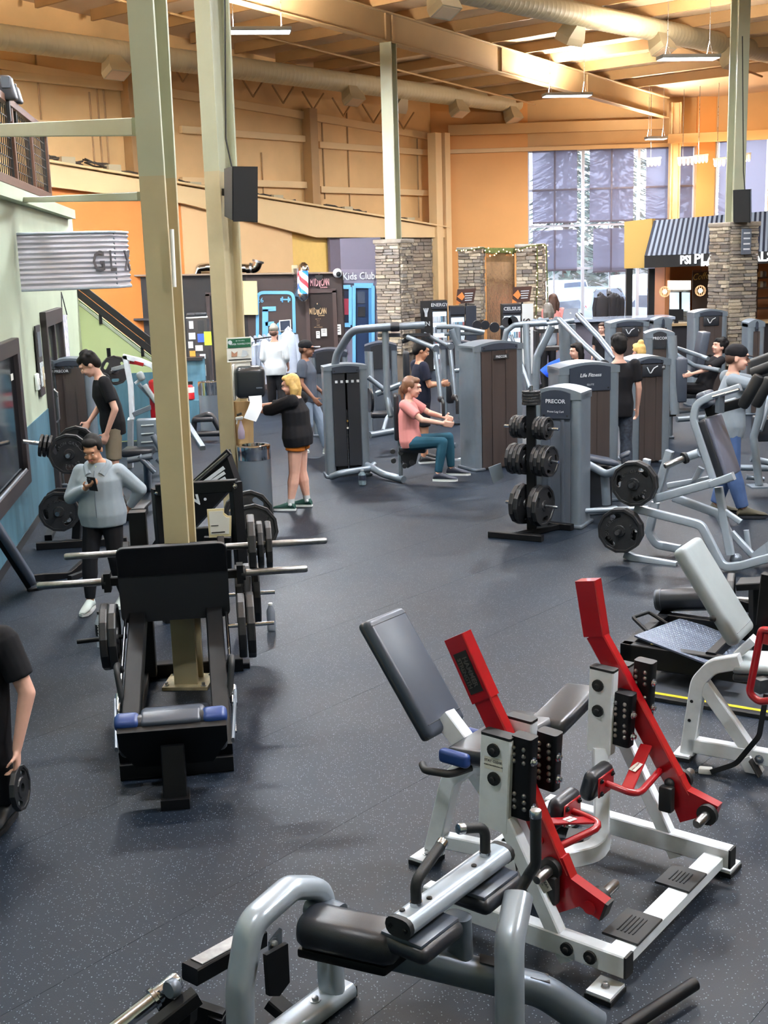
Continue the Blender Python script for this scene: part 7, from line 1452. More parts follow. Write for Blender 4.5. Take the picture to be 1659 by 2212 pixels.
t.part('corrugated_skin', corr(), (V, Fq)); t.part('edge_trim', M_sil, sweep([q_ + UZ * z_t for q_ in P_], rrect(.03, .03, .008, 1), UZ)); t.part('edge_trim', M_sil, sweep([q_ + UZ * z_b for q_ in P_], rrect(.03, .03, .008, 1), UZ)); t.part('core', M_sild, prism([Vector((SA.x, SA.y + .06, z_b)), Vector((e1.x, e1.y + .06, z_b)), Vector((e1.x, e1.y + .06, z_t)), Vector((SA.x, SA.y + .06, z_t))], (0, .03, 0)))
dr = (e1 - SA); dr.z = 0; L_ = dr.length; dr.normalize(); nn2 = Vector((dr.y, -dr.x, 0)); zc = z_b + (z_t - z_b) * .46
t.part('letter', mat('sign_letter', srgb(84, 80, 84), .5), text('G', .34, .02, Vector((SA.x, SA.y, zc)) + dr * (L_ - .19) + nn2 * .025, dr, UZ, bold=.012, xs=.62)); t.part('letter', mat('sign_letter', srgb(84, 80, 84)), text('L', .34, .02, Vector((SA.x, SA.y, zc)) + dr * (L_ - .03) + nn2 * .03, dr, UZ, bold=.012, xs=.5)); t.part('letter', mat('sign_letter', srgb(84, 80, 84)), text('X', .34, .02, Vector((e2.x, e2.y + .12, zc)) + Vector((.03, 0, 0)), Vector((.25, 1, 0)), UZ, bold=.012, xs=.6))
# spot lamps on the railing
for k, (x, y) in enumerate(((14, 190), (28, 205))):
    c = D(x, y, 13.9 + .8 * k); t = Thing('spot_lamp', 'dark stage lamp clamped to the mezzanine rail, %s one' % ('left', 'right')[k], 'lamp', c); t.part('housing', M_dark, pad(c, (.16, .04, 0), (0, .14, 0), (-.05, 0, .26 if k == 0 else .2), .03, 3)); t.part('lens', M_sild, pad(c + Vector((.02, -.08, .05)), (.1, 0, 0), (0, .01, 0), (0, 0, .12), .004, 1)); t.part('clamp', M_blk, box(c - UZ * .2, (.04, .04, .3)))
# loudspeakers on the columns
def speaker(label, pts_f, Y, back, tilt):
    c = D(*pts_f, Y); t = Thing('loudspeaker', label, 'speaker', c); w_, h, d = .32, .62, .30; R = Matrix.Rotation(back, 4, 'Z') @ Matrix.Rotation(tilt, 4, 'X')
    V = [(-w_/2, -d/2, -h/2 + .03), (w_/2, -d/2, -h/2), (w_/2 * .75, d/2, -h/2 + .05), (-w_/2 * .75, d/2, -h/2 + .05), (-w_/2, -d/2, h/2), (w_/2, -d/2, h/2), (w_/2 * .75, d/2, h/2 - .04), (-w_/2 * .75, d/2, h/2 - .04)]
    M_ = Matrix.Translation(c) @ R; t.part('cabinet', M_blk, ([M_ @ Vector(v) for v in V], [(3, 2, 1, 0), (4, 5, 6, 7), (0, 1, 5, 4), (1, 2, 6, 5), (2, 3, 7, 6), (3, 0, 4, 7)])); t.part('grille', M_rub, ([M_ @ Vector((x * .94, y - .012, z * .95)) for x, y, z in ((-w_/2, -d/2, -h/2), (w_/2, -d/2, -h/2), (w_/2, -d/2, h/2), (-w_/2, -d/2, h/2))] + [M_ @ Vector((x * .94, y, z * .95)) for x, y, z in ((-w_/2, -d/2, -h/2), (w_/2, -d/2, -h/2), (w_/2, -d/2, h/2), (-w_/2, -d/2, h/2))], [(0, 1, 2, 3), (7, 6, 5, 4), (0, 4, 5, 1), (1, 5, 6, 2), (2, 6, 7, 3), (3, 7, 4, 0)])); t.part('wall_bracket', M_blk, bar([M_ @ Vector((0, d/2, 0)), M_ @ Vector((-.05, d/2 + .2, 0))], .06, .08)); t.part('cable', M_rub, tube([M_ @ Vector((0, d/2, .2)), M_ @ Vector((-.05, d/2 + .1, .6)), M_ @ Vector((-.05, d/2 + .1, 3))], .01, .1, n=5))
speaker('black loudspeaker mounted on the second tan column', (517, 419), 14.25, .55, .12); speaker('black loudspeaker on the right column above the awning', (1606, 443), 23.55, -.5, .18)
single('trim_2', None, None, M_lab, bar([D(371, 495, 8.22), D(377, 620, 8.22)], .02, .06, up=(0, 1, 0)), kind='structure')
# paper towel station on the second column
YD = 14.18
t = Thing('towel_sign', 'green and white notice about paper towels on the second column', 'sign', D(517, 782, YD)); t.part('plate', M_lab, flat([(489, 730), (543, 727), (544, 780), (491, 783)], YD, .012)); t.part('green_band', mat('sign_green', srgb(28, 92, 62), .5), flat([(492, 733), (541, 730), (542, 749), (492, 752)], YD - .012, .004)); t.part('lettering', M_letter, text('PAPER TOWELS ONLY', .026, .002, D(521, 743, YD - .017), (1, 0, .04), UZ, bold=.02)); t.part('lettering', M_letter, text('BE THE WELL', .018, .002, D(519, 736, YD - .017), (1, 0, .04), UZ)); t.part('seal', M_letter, lathe([(.004, 0), (.025, 0), (.025, .003), (.004, .003)], D(497, 740, YD - .015), (0, -1, 0), 14)); t.part('towel_picture', mat('pic_brown', srgb(176, 130, 104), .6), flat([(500, 758), (506, 764), (513, 759), (512, 770), (500, 771)], YD - .012, .003)); t.part('towel_picture', mat('pic_grey', srgb(196, 200, 202), .6), flat([(521, 771), (524, 756), (533, 758), (536, 766), (528, 771)], YD - .012, .003)); t.part('base_line', M_ink, flat([(494, 777), (542, 774), (542, 776), (494, 779)], YD - .012, .003))
t = Thing('towel_dispenser', 'black paper towel dispenser on the second column', 'dispenser', D(540, 862, YD)); c = D(540, 825, YD - .1); t.part('cover', mat('gloss_dispenser', srgb(30, 33, 38), .3, coat=.3), pad(c, (.345, .06, 0), (-.03, .24, 0), (0, 0, .37), .07, 5)); t.part('back_plate', M_lab, pad(D(507, 825, YD + .02), (.03, 0, 0), (0, .22, 0), (0, 0, .42), .01, 1)); t.part('badge', M_sild, pad(D(560, 838, YD - .245), (.07, 0, 0), (0, .006, 0), (0, 0, .014), .002, 1)); t.part('mount_board', M_lab, flat([(500, 783), (540, 781), (541, 792), (501, 794)], YD + .02, .01))
t = Thing('paper_towel', 'white paper towel pulled from the dispenser', 'towel', D(545, 905, YD - .25)); V = [D(x, y, YD - .22 + dy) for x, y, dy in ((537, 856, 0), (565, 854, 0), (540, 870, -.05), (566, 868, -.05), (535, 884, -.10), (566, 884, -.1), (526, 903, -.12), (553, 911, -.13))]; t.part('sheet', mat('tissue', srgb(222, 222, 222), .9), (V, [(0, 1, 3, 2), (2, 3, 5, 4), (4, 5, 7, 6)]))
t = Thing('wood_board', 'light wooden board strapped to the back of the second column', 'board', D(530, 1060, 14.5)); M_ply = mat('plywood', srgb(196, 160, 112), .6, var=.12, scale=4, stretch=(4, 4, .4)); t.part('plank', M_ply, prism([D(x, y, 14.5) for x, y in ((505, 868), (547, 866), (548, 985), (512, 985))], (0, .03, 0))); t.part('hook', M_blk, tube([D(512, 897, 14.42), D(522, 893, 14.42)], .015)); 
t = Thing('spray_bottle', 'pink spray bottle hanging on the wooden board', 'bottle', D(522, 945, 14.35)); c = D(521, 932, 14.35); t.part('body', mat('pink_clear', srgb(196, 178, 196), .3, alpha=.8), lathe([(.035, -.09), (.042, -.08), (.042, .0), (.03, .05), (.014, .11), (.012, .13)], c, UZ, 14)); t.part('trigger_head', M_white, pad(c + UZ * .16 + Vector((-.015, 0, 0)), (.09, 0, .01), (0, .03, 0), (0, 0, .04), .01, 2)); t.part('trigger', M_white, tube([c + Vector((-.04, 0, .14)), c + Vector((-.05, 0, .09))], .007, n=6))
# waste bins
def bin_(label, g, r, h, chrome):
    t = Thing('waste_bin', label, 'bin', g); t.part('drum', mat('bin_grey', srgb(112, 120, 130), .4, .2), lathe([(r * .97, 0), (r, .02), (r, h - chrome)], g, UZ, 28)); t.part('collar', M_chrome, lathe([(r * 1.02, h - chrome), (r * 1.02, h - chrome * .45), (r * 1.03, h - chrome * .4), (r * 1.03, h - .01), (r * .96, h), (r * .7, h), (r * .68, h - .05)], g, UZ, 28)); t.part('liner', M_rub, lathe([(.02, h - .06), (r * .7, h - .055)], g, UZ, 20)); return t
t = bin_('grey waste bin with chrome rim beside the second column', G(555, 1108), .20, .84, .17); t.part('knob', M_steel, ball(G(555, 1108) + Vector((0, -.19, .80)), .015, 8)); bin_('far grey waste bin with chrome dome behind the columns', G(457, 930), .19, .90, .24)
# ================================================================== people
def skinmat(nm, c): return mat(nm, srgb(*c), .55, var=.05, scale=14, spec=.3)
SK_TAN, SK_FAIR, SK_BRN = skinmat('skin_tan', (196, 142, 112)), skinmat('skin_fair', (222, 170, 148)), skinmat('skin_brown', (140, 98, 78))
M_eyew, M_eyed, M_lip = mat('eye_white', srgb(226, 222, 216), .3), mat('eye_dark', srgb(30, 22, 20), .2), mat('lip', srgb(168, 92, 86), .5)
H_BLK, H_BRN, H_BLD = mat('hair_black', srgb(18, 16, 17), .65, spec=.2, var=.2, scale=30), mat('hair_brown', srgb(70, 46, 34), .6, var=.2, scale=30), mat('hair_blonde', srgb(206, 166, 96), .6, var=.22, scale=24)
def fab(nm, c, v=.08, **k): return mat(nm, srgb(*c), .85, var=v, scale=k.pop('scale', 7), bump=.15, bscale=14, spec=.2)
def cap_(p, q, r1, r2, n=10):               # tapered limb piece with round ends
    p, q = Vector(p), Vector(q)
    return join(sweep([p, q], circ(r1, n), None, [1, r2 / r1]), ball(p, r1 * .995, n), ball(q, r2 * .995, n))
def fru(p, q, r1, r2, n=14): return sweep([p, q], circ(r1, n), None, [1, r2 / r1])
def ell(c, ax, r):                          # ellipsoid with axes (right, fwd, up)
    s = ball((0, 0, 0), 1, 12); M = Matrix((ax[0] * r[0], ax[1] * r[1], ax[2] * r[2])).transposed(); return [Vector(c) + M @ v for v in s[0]], s[1]
def loft(cs, X, rs, n=16):                  # elliptical stations
    V = []; N = len(cs)
    for i, c in enumerate(cs):
        tg = (Vector(cs[min(i+1, N-1)]) - Vector(cs[max(i-1, 0)])).normalized(); y = tg.cross(X).normalized(); x = y.cross(tg).normalized()
        for k in range(n): a = 2 * math.pi * k/n; V.append(Vector(c) + x * rs[i][0] * math.cos(a) + y * rs[i][1] * math.sin(a))
    Fq = [(i*n + k, i*n + (k+1) % n, (i+1)*n + (k+1) % n, (i+1)*n + k) for i in range(N - 1) for k in range(n)] + [tuple(range(n - 1, -1, -1)), tuple((N-1)*n + k for k in range(n))]
    return V, Fq
def remesh(name, sh, vox, m, smooth=2):
    me = bpy.data.meshes.new(name); me.from_pydata([tuple(v) for v in sh[0]], [], sh[1]); o = bpy.data.objects.new(name, me)
    md = o.modifiers.new('r', 'REMESH'); md.mode = 'VOXEL'; md.voxel_size = vox; md.use_smooth_shade = True
    if smooth: sm = o.modifiers.new('s', 'SMOOTH'); sm.iterations = smooth; sm.factor = .5
    out = _eval(o, True); out.name = name; bpy.data.objects.remove(o); bpy.data.meshes.remove(me)
    out.materials.clear(); out.materials.append(m); return out
DEF = dict(pelvis=(0, 0, .95), waist=(0, .01, 1.10), chest=(0, .015, 1.28), neck=(0, -.005, 1.47), head=(0, .025, 1.62), shL=(-.185, -.01, 1.415), shR=(.185, -.01, 1.415),
           elL=(-.235, -.03, 1.13), elR=(.235, -.03, 1.13), wrL=(-.245, .05, .88), wrR=(.245, .05, .88), hpL=(-.09, 0, .92), hpR=(.09, 0, .92), knL=(-.10, .02, .50), knR=(.10, .02, .50), anL=(-.11, -.02, .09), anR=(.11, -.02, .09))
def person(label, pos, yaw, pose=None, h=1.75, g=1.0, skin=SK_TAN, hair=('short', H_BLK), shirt=None, pants=None, shoe=None, look=(0, 1, -.1), vox=.011, sleeve='short', pleg='long', hand=None, face=True, hem=.02, toes=None, name='person', parts='all', neckline=.0):
    J = dict(DEF); J.update(pose or {}); k = h / 1.75; R = Matrix.Rotation(yaw, 3, 'Z'); pos = Vector(pos)
    W3 = lambda v: pos + R @ (Vector(v) * k)
    J = {a: W3(b) for a, b in J.items()}; rx = R @ Vector((1, 0, 0)); fw = R @ Vector((0, 1, 0))
    t = Thing(name, label, 'person', (pos.x, pos.y, max(0, pos.z)), yaw)
    lk = (R @ Vector(look)).normalized(); hu = UZ; hr = lk.cross(hu).normalized(); hu = hr.cross(lk).normalized(); Ax = (hr, lk, hu); hd = J['head']
    kh = k * 1.13; E = lambda c, r: ell(hd + hr * c[0] * kh + lk * c[1] * kh + hu * c[2] * kh, Ax, [x * kh for x in r])
    sx = (J['shR'] - J['shL']).normalized(); px_ = (J['hpR'] - J['hpL']).normalized()
    def stations(inf, hemz=0.0, top=True):
        P = [J['pelvis'] - (J['waist'] - J['pelvis']) * (.45 + hemz), J['pelvis'], J['waist'], J['chest'], J['chest'].lerp(J['neck'], .55), J['neck']]
        rs = [(.150 * g, .112 * g), (.168 * g, .122 * g), (.146 * g, .108 * g), (.165 * (1 + (g-1) * .7), .118 * (1 + (g-1) * .7)), (.150, .088), (.062, .062)]
        return P, [((a + inf) * k, (b + inf) * k) for a, b in rs]
    body = []; P, rs = stations(0); body.append(loft(P, sx, rs)); body.append(cap_(J['neck'] - UZ * .02, hd - hu * .05 * k - lk * .02 * k, .054 * k, .050 * k))
    body += [E((0, -.012, .03), (.074, .094, .094)), E((0, .03, -.035), (.060, .062, .068)), E((0, .055, -.075), (.036, .032, .028)), E((0, .098, -.01), (.012, .016, .022)), E((0, .105, -.022), (.016, .012, .010)), E((-.075, -.01, -.005), (.010, .02, .03)), E((.075, -.01, -.005), (.010, .02, .03)), E((-.035, .075, -.03), (.022, .018, .018)), E((.035, .075, -.03), (.022, .018, .018)), E((0, .078, .035), (.05, .022, .02))]
    ag = 1 + (g - 1) * .7
    for s in 'LR':
        body += [ball(J['sh' + s], .056 * k * (1 + (ag - 1) * .5), 12), cap_(J['sh' + s], J['el' + s], .048 * k * ag, .038 * k * ag), cap_(J['el' + s], J['wr' + s], .039 * k * ag, .026 * k)]
        body += [cap_(J['hp' + s], J['kn' + s], .082 * k * ag, .054 * k * ag), cap_(J['kn' + s], J['kn' + s].lerp(J['an' + s], .35), .052 * k * ag, .056 * k * ag), cap_(J['kn' + s].lerp(J['an' + s], .35), J['an' + s], .054 * k * ag, .036 * k)]
        # hand: palm, four fingers, thumb
        wr = J['wr' + s]; d = (wr - J['el' + s]).normalized(); hp = (hand or {}).get(s, {})
        if 'dir' in hp: d = (R @ Vector(hp['dir'])).normalized()
        pn_ = (R @ Vector(hp.get('palm', (1 if s == 'L' else -1, 0, 0)))).normalized(); pn_ = (pn_ - d * pn_.dot(d)).normalized(); sd = d.cross(pn_).normalized(); curl = hp.get('curl', .5)
        c = wr + d * .05 * k; bx = pad(c, d * .095 * k, sd * .080 * k, pn_ * .032 * k, .013 * k, 2); body.append(bx)
        ts = 1 if (sd.dot(fw) > 0) else -1
        if 'thumb' in hp: ts = hp['thumb']
        for i, (off, L) in enumerate(((-.030, .068), (-.010, .078), (.011, .072), (.031, .056))):
            o_ = off * -ts; a0 = c + d * .044 * k + sd * o_ * k; d1 = (d + pn_ * curl * .8).normalized(); d2 = (d + pn_ * curl * 2.6 - d * curl * .6).normalized()
            a1 = a0 + d1 * L * .55 * k; body += [cap_(a0, a1, .0098 * k, .0092 * k, 8), cap_(a1, a1 + d2 * L * .5 * k, .0090 * k, .0078 * k, 8)]
        b0 = c - d * .025 * k + sd * ts * .034 * k; b1 = b0 + (d * .5 + sd * ts * .75 + pn_ * .3).normalized() * .042 * k; body += [cap_(b0, b1, .0125 * k, .0108 * k, 8), cap_(b1, b1 + (d * .9 + pn_ * (.3 + curl * .5)).normalized() * .034 * k, .0105 * k, .009 * k, 8)]
    def add(nm, me, under=None, lab=None):
        me.transform(t.Mi); o = bpy.data.objects.new(nm, me); COL.objects.link(o); o.parent = under or t.o
        if lab: o['label'] = lab
        return o
    bo = add('body', remesh('body', join(*body), vox, skin))
    if face:
        for s in (-1, 1):
            o = t.part('eye', M_eyew, E((s * .030, .0835, .003), (.009, .005, .0032)), under=bo); t.part('iris', M_eyed, E((s * .030, .0875, .001), (.006, .003, .0036)), under=bo)
            t.part('eyebrow', hair[1], E((s * .031, .090, .027), (.018, .006, .004)), under=bo)
        t.part('mouth', M_lip, E((0, .091, -.052), (.021, .008, .007)), under=bo)
    # clothes
    if shirt is not None:
        P, rs = stations(.016, hem); top = .40 + neckline; P2 = P[:-1] + [P[4].lerp(P[5], .72)]; rs2 = rs[:-1] + [(.082 * k, .078 * k)]
        sh = [loft(P2, sx, rs2)]
        for s in 'LR':
            a, b_, c = J['sh' + s], J['el' + s], J['wr' + s]; sh.append(ball(a, .070 * k * (1 + (ag - 1) * .5), 12))
            if sleeve == 'short': sh.append(fru(a, a.lerp(b_, .72), .070 * k * ag, .064 * k * ag))
            elif sleeve == 'half': sh += [cap_(a, b_, .070 * k * ag, .058 * k * ag), fru(b_, b_.lerp(c, .35), .056 * k * ag, .050 * k * ag)]
            elif sleeve == 'long': sh += [cap_(a, b_, .066 * k * ag, .054 * k * ag), fru(b_, b_.lerp(c, .92), .053 * k * ag, .040 * k)]
        so = add('shirt', remesh('shirt', join(*sh), max(.011, vox * 1.2), shirt, 3))
    if pants is not None:
        pp = [loft([J['pelvis'] - (J['waist'] - J['pelvis']) * .55, J['pelvis'], J['waist'].lerp(J['pelvis'], .3)], px_, [((a + .01) * k, (b + .01) * k) for a, b in ((.155 * g, .118 * g), (.168 * g, .122 * g), (.150 * g, .11 * g))])]
        for s in 'LR':
            a, b_, c = J['hp' + s], J['kn' + s], J['an' + s]; loose = .020 if pleg != 'tight' else .007
            if pleg == 'shorts': pp += [cap_(a, a.lerp(b_, .15), .09 * k * ag, .09 * k * ag), fru(a.lerp(b_, .1), a.lerp(b_, .34), .094 * k * ag, .094 * k * ag)]
            elif pleg == 'knee': pp += [cap_(a, a.lerp(b_, .2), .092 * k * ag, .09 * k * ag), fru(a.lerp(b_, .1), a.lerp(b_, .9), .096 * k * ag, .082 * k * ag)]
            else: pp += [cap_(a, b_, (.084 + loose * .5) * k * ag, (.056 + loose) * k * ag), cap_(b_, b_.lerp(c, .35), (.054 + loose) * k * ag, (.056 + loose) * k * ag), fru(b_.lerp(c, .3), b_.lerp(c, .93), (.056 + loose) * k * ag, (.040 + loose * 1.2) * k)]
        add('trousers' if pleg in ('long', 'tight') else 'shorts', remesh('trousers', join(*pp), max(.011, vox * 1.2), pants, 2))
    if shoe is not None:
        for s in 'LR':
            a = J['an' + s]; td = (R @ Vector((toes or {}).get(s, (0, 1, 0)))).normalized(); ground = a - UZ * .085 * k; ground.z = max(ground.z, .002); up = td.cross(UZ).normalized().cross(td)
            sdv = td.cross(up).normalized(); c = ground + td * .055 * k
            st = [(-.115, .034, .05, .05), (-.09, .040, .095, .10), (-.03, .040, .10, .11), (.03, .044, .075, .08), (.10, .048, .05, .055), (.16, .040, .035, .04), (.185, .02, .02, .03)]
            V = []; n = 10
            for x, w_, z1, _ in st:
                for q_ in range(n): an = 2 * math.pi * q_/n; V.append(c + td * x * k + sdv * w_ * k * math.cos(an) + up * (.022 + z1 * .5 + z1 * .5 * math.sin(an)) * k)
            Fq = [(i*n + q_, i*n + (q_+1) % n, (i+1)*n + (q_+1) % n, (i+1)*n + q_) for i in range(len(st) - 1) for q_ in range(n)] + [tuple(range(n - 1, -1, -1)), tuple((len(st)-1)*n + q_ for q_ in range(n))]
            o = t.part('shoe', shoe[0], (V, Fq)); outl = [c + td * x * k + sdv * w_ * k for x, w_ in ((-.12, .03), (-.12, -.03), (-.03, -.044), (.09, -.052), (.16, -.044), (.195, 0), (.16, .044), (.09, .052), (-.03, .044))]
            t.part('sole', shoe[1], prism([q_ + up * .014 * k for q_ in outl], up * .026 * k), under=o)
            t.part('laces', M_white if shoe[1] is M_white else M_ink, *[bar([c + td * (.0 + .022 * j) * k + up * (.102 - .012 * j) * k + sdv * .02 * k, c + td * (.0 + .022 * j) * k + up * (.102 - .012 * j) * k - sdv * .02 * k], .006, .006, ch=.001) for j in range(4)], under=o)
            if len(shoe) > 2: t.part('sock', shoe[2], fru(a - UZ * .02, a + (J['kn' + s] - a).normalized() * .10 * k, .046 * k, .044 * k))
    # hair and headwear
    st, hm = hair; hs = []
    if st in ('short', 'curly', 'long', 'pony', 'bun', 'bob'):
        hs = [E((0, -.030, .045), (.082, .090, .090)), E((0, .035, .088), (.066, .052, .036)), E((0, -.062, .0), (.074, .055, .080))]
        for s in (-1, 1): hs += [E((s * .066, -.012, .04), (.018, .055, .05))]
        if st == 'curly':
            rr = random.Random(2)
            for _ in range(26): a_, b2 = rr.uniform(0, 6.28), rr.uniform(.1, 1.5); hs.append(E((.072 * math.cos(a_) * math.cos(b2), -.018 + .085 * math.sin(a_) * math.cos(b2), .055 + .075 * math.sin(b2)), (.026, .026, .026)))
        if st in ('long', 'bob'):
            L = .30 if st == 'long' else .17
            for s in (-1, 0, 1): hs.append(sweep([hd + hr * s * .05 * k - lk * (.055 if s == 0 else .03) * k + hu * .04 * k, hd + hr * s * .075 * k - lk * (.08 if s == 0 else .05) * k - hu * .06 * k, hd + hr * s * .08 * k - lk * (.09 if s == 0 else .045) * k - UZ * L * k], circ(.052 * k, 10), None, [1, 1.05, .7]))
        if st == 'pony': hs.append(sweep([hd - lk * .09 * k + hu * .03 * k, hd - lk * .13 * k - hu * .02 * k, hd - lk * .12 * k - UZ * .17 * k], circ(.034 * k, 10), None, [1, 1, .5]))
        if st == 'bun': hs.append(E((0, -.06, .13), (.045, .045, .04)))
        add('hair', remesh('hair', join(*hs), .009 if vox < .009 else .012, hm, 2))
    if st in ('cap', 'cap_hair'):
        c_ = [E((0, -.010, .045), (.086, .102, .084))]; add('hair', remesh('hair', join(E((0, -.055, -.0), (.073, .05, .06)), E((.064, -.03, 0), (.014, .03, .03)), E((-.064, -.03, 0), (.014, .03, .03))), .012, H_BRN, 2))
        co = add('baseball_cap', remesh('cap', join(E((0, -.012, .055), (.086, .104, .076)), E((0, -.012, .038), (.085, .103, .03))), .011, hm, 2)); c0 = hd + lk * .075 * k + hu * .040 * k
        outl = [c0 + hr * x * k + lk * y * k + hu * z * k for x, y, z in ((-.075, 0, 0), (-.06, .055, -.006), (-.03, .078, -.008), (.03, .078, -.008), (.06, .055, -.006), (.075, 0, 0))]; t.part('brim', hm, prism(outl, hu * .008), under=co)
    if st == 'beanie': add('beanie', remesh('beanie', join(E((0, -.012, .055), (.084, .102, .085)), E((0, -.012, .10), (.06, .075, .06))), .012, hm, 2)); add('hair', remesh('hair', E((0, -.06, -.015), (.07, .045, .05)), .012, H_BRN, 1))
    return t, J, dict(hr=hr, lk=lk, hu=hu, hd=hd, R=R, k=k, add=add)
F_BLK, F_GRY, F_WHT = fab('cloth_black', (24, 24, 28)), fab('cloth_grey', (132, 140, 148)), fab('cloth_white', (196, 198, 198))
F_JEAN, F_NAVY, F_PINK, F_TEAL = fab('cloth_denim', (70, 92, 134), .15), fab('cloth_navy', (32, 36, 52)), fab('cloth_pink', (214, 138, 132), .05), fab('cloth_teal', (34, 74, 92), .06)
F_HTHR, F_KHAKI, F_LJEAN, F_ORG, F_BLUE, F_SLATE = fab('cloth_heather', (150, 158, 164), .06), fab('cloth_khaki', (128, 116, 98)), fab('cloth_light_denim', (132, 146, 164), .12), fab('cloth_orange', (206, 116, 44)), fab('cloth_royal', (30, 74, 196)), fab('cloth_slate', (78, 84, 96))
S_WHT, S_BLK, S_GRN, S_NVY, S_OLV = mat('shoe_pale', srgb(206, 212, 204), .6), mat('shoe_black', srgb(26, 28, 32), .5), mat('shoe_green', srgb(28, 72, 64), .6), mat('shoe_navy', srgb(34, 40, 56), .6), mat('shoe_olive', srgb(70, 66, 52), .7)
PI = math.pi
# 1 woman with the phone, facing the camera
t, J, X_ = person('woman in grey zip jacket looking down at her phone by the leg press', G(238, 1310), PI - .1, dict(head=(.02, .085, 1.575), neck=(0, .01, 1.47), shL=(-.185, -.01, 1.345), shR=(.185, -.01, 1.345), elR=(.30, .02, 1.10), wrR=(.05, .25, 1.24), elL=(-.36, -.10, 1.15), wrL=(-.22, -.14, .96), knL=(-.11, .05, .50), anL=(-.12, -.10, .09), anR=(.15, .13, .09), knR=(.13, .10, .50)),
    1.60, 1.36, SK_TAN, ('pony', H_BLK), F_HTHR, F_BLK, (S_WHT, M_white), (.02, 1, -.45), .008, 'long', 'tight', dict(R=dict(dir=(-.75, .45, .3), palm=(0, -.3, .9), curl=.55), L=dict(curl=.6)), True, .35)
ph = X_['R'] @ Vector((-.02, .29, 1.27)) * X_['k'] + J['pelvis'] * 0 + Vector((G(238, 1310).x, G(238, 1310).y, 0)); ph = G(238, 1310) + X_['R'] @ (Vector((-.03, .31, 1.285)) * X_['k'])
tt = Thing('mobile_phone', 'black mobile phone held by the woman in grey', 'phone', ph); tt.part('case', M_ink, pad(ph, X_['R'] @ Vector((.075, 0, .01)), X_['R'] @ Vector((0, .05, .13)), X_['R'] @ Vector((0, .008, -.003)), .004, 2)); tt.part('camera_bump', M_dark, pad(ph + X_['R'] @ Vector((.02, .028, .035)), X_['R'] @ Vector((.03, 0, 0)), X_['R'] @ Vector((0, .012, .03)), X_['R'] @ Vector((0, .006, -.002)), .002, 1))
t.part('zip', M_sild, tube([G(238, 1310) + X_['R'] @ (Vector((0.0, y, z)) * X_['k']) for y, z in ((.176, .93), (.188, 1.05), (.172, 1.16), (.182, 1.28), (.14, 1.38))], .004, n=5)); t.part('collar_shirt', fab('cloth_lime', (206, 216, 150)), ell(G(238, 1310) + X_['R'] @ (Vector((0, .060, 1.37)) * X_['k']), (Vector((1, 0, 0)), Vector((0, 1, 0)), UZ), (.05, .05, .07)))
hd_ = fab('hood_grey', (140, 148, 154)); t.part('hood', hd_, sweep(fillet([G(238, 1310) + X_['R'] @ (Vector(v) * X_['k']) for v in ((-.06, .125, 1.33), (-.115, .02, 1.42), (0, -.10, 1.43), (.115, .02, 1.42), (.06, .125, 1.33))], .06, 4), circ(.036, 8)))
# 2 man in black t-shirt at left
person('man in black t-shirt looking down beside the grey tower', Vector((D(250, 1000, 14.3).x, 14.3, .16)), PI/2 + .25, dict(head=(0, .20, 1.60), neck=(0, .10, 1.47), chest=(0, .07, 1.28), shL=(-.18, .06, 1.42), shR=(.19, .05, 1.42), elR=(.22, .10, 1.14), wrR=(.16, .26, .94), elL=(-.25, -.03, 1.12), wrL=(-.20, .08, .85)), 1.86, 1.05, SK_FAIR, ('curly', H_BLK), F_BLK, F_KHAKI, (S_BLK, M_ink), (.1, 1, -.7), .011, 'short', 'knee', hem=.5)
tt = Thing('step_box', 'low black step under the man in the black t-shirt', 'step', (D(250, 1000, 14.3).x, 14.3, 0)); tt.part('deck', M_rub, pad((D(250, 1000, 14.3).x, 14.3, .14), (.7, 0, 0), (0, .5, 0), (0, 0, .04), .01, 2)); tt.part('riser', M_bk, pad((D(250, 1000, 14.3).x, 14.3, .06), (.62, 0, 0), (0, .42, 0), (0, 0, .12), .01, 1))
# 3 blonde woman at the dispenser
gb = G(650, 1098); t, J, X_ = person('blonde woman in black sweatshirt and orange shorts taking a paper towel', gb, PI/2 - .25, dict(head=(0, .06, 1.60), elL=(-.13, .29, 1.30), wrL=(-.07, .56, 1.28), elR=(.12, .28, 1.33), wrR=(.10, .50, 1.33), knL=(-.11, .03, .49), anL=(-.17, .08, .09), anR=(.10, -.06, .09), knR=(.09, .0, .49)),
    1.66, 1.48, SK_FAIR, ('bob', H_BLD), F_BLK, F_ORG, (S_GRN, M_white, F_WHT), (-.05, 1, -.2), .008, 'half', 'shorts', dict(L=dict(curl=.3, palm=(1, 0, -.2)), R=dict(curl=.3, palm=(-1, 0, -.2))), True, .36)
t.part('watch', M_ink, lathe([(.030, -.012), (.034, -.01), (.034, .01), (.030, .012)], J['wrL'], J['wrL'] - J['elL'], 14)); 
for s in 'LR': t.part('shoe_patch', M_white, ball(J['an' + s] + Vector((0, -.045, .0)), .02, 8))
# 4 man with beanie, back turned
person('man in white t-shirt and grey beanie seen from behind', G(600, 898), -.15, dict(anL=(-.12, .10, .09), anR=(.11, -.12, .12), wrL=(-.22, .15, .95), wrR=(.22, .15, .95)), 1.76, 1.25, SK_FAIR, ('beanie', fab('knit_grey', (122, 118, 108))), F_WHT, F_BLK, (S_BLK, M_ink), (0, 1, 0), .014, 'half', 'long', hem=.6, face=False)
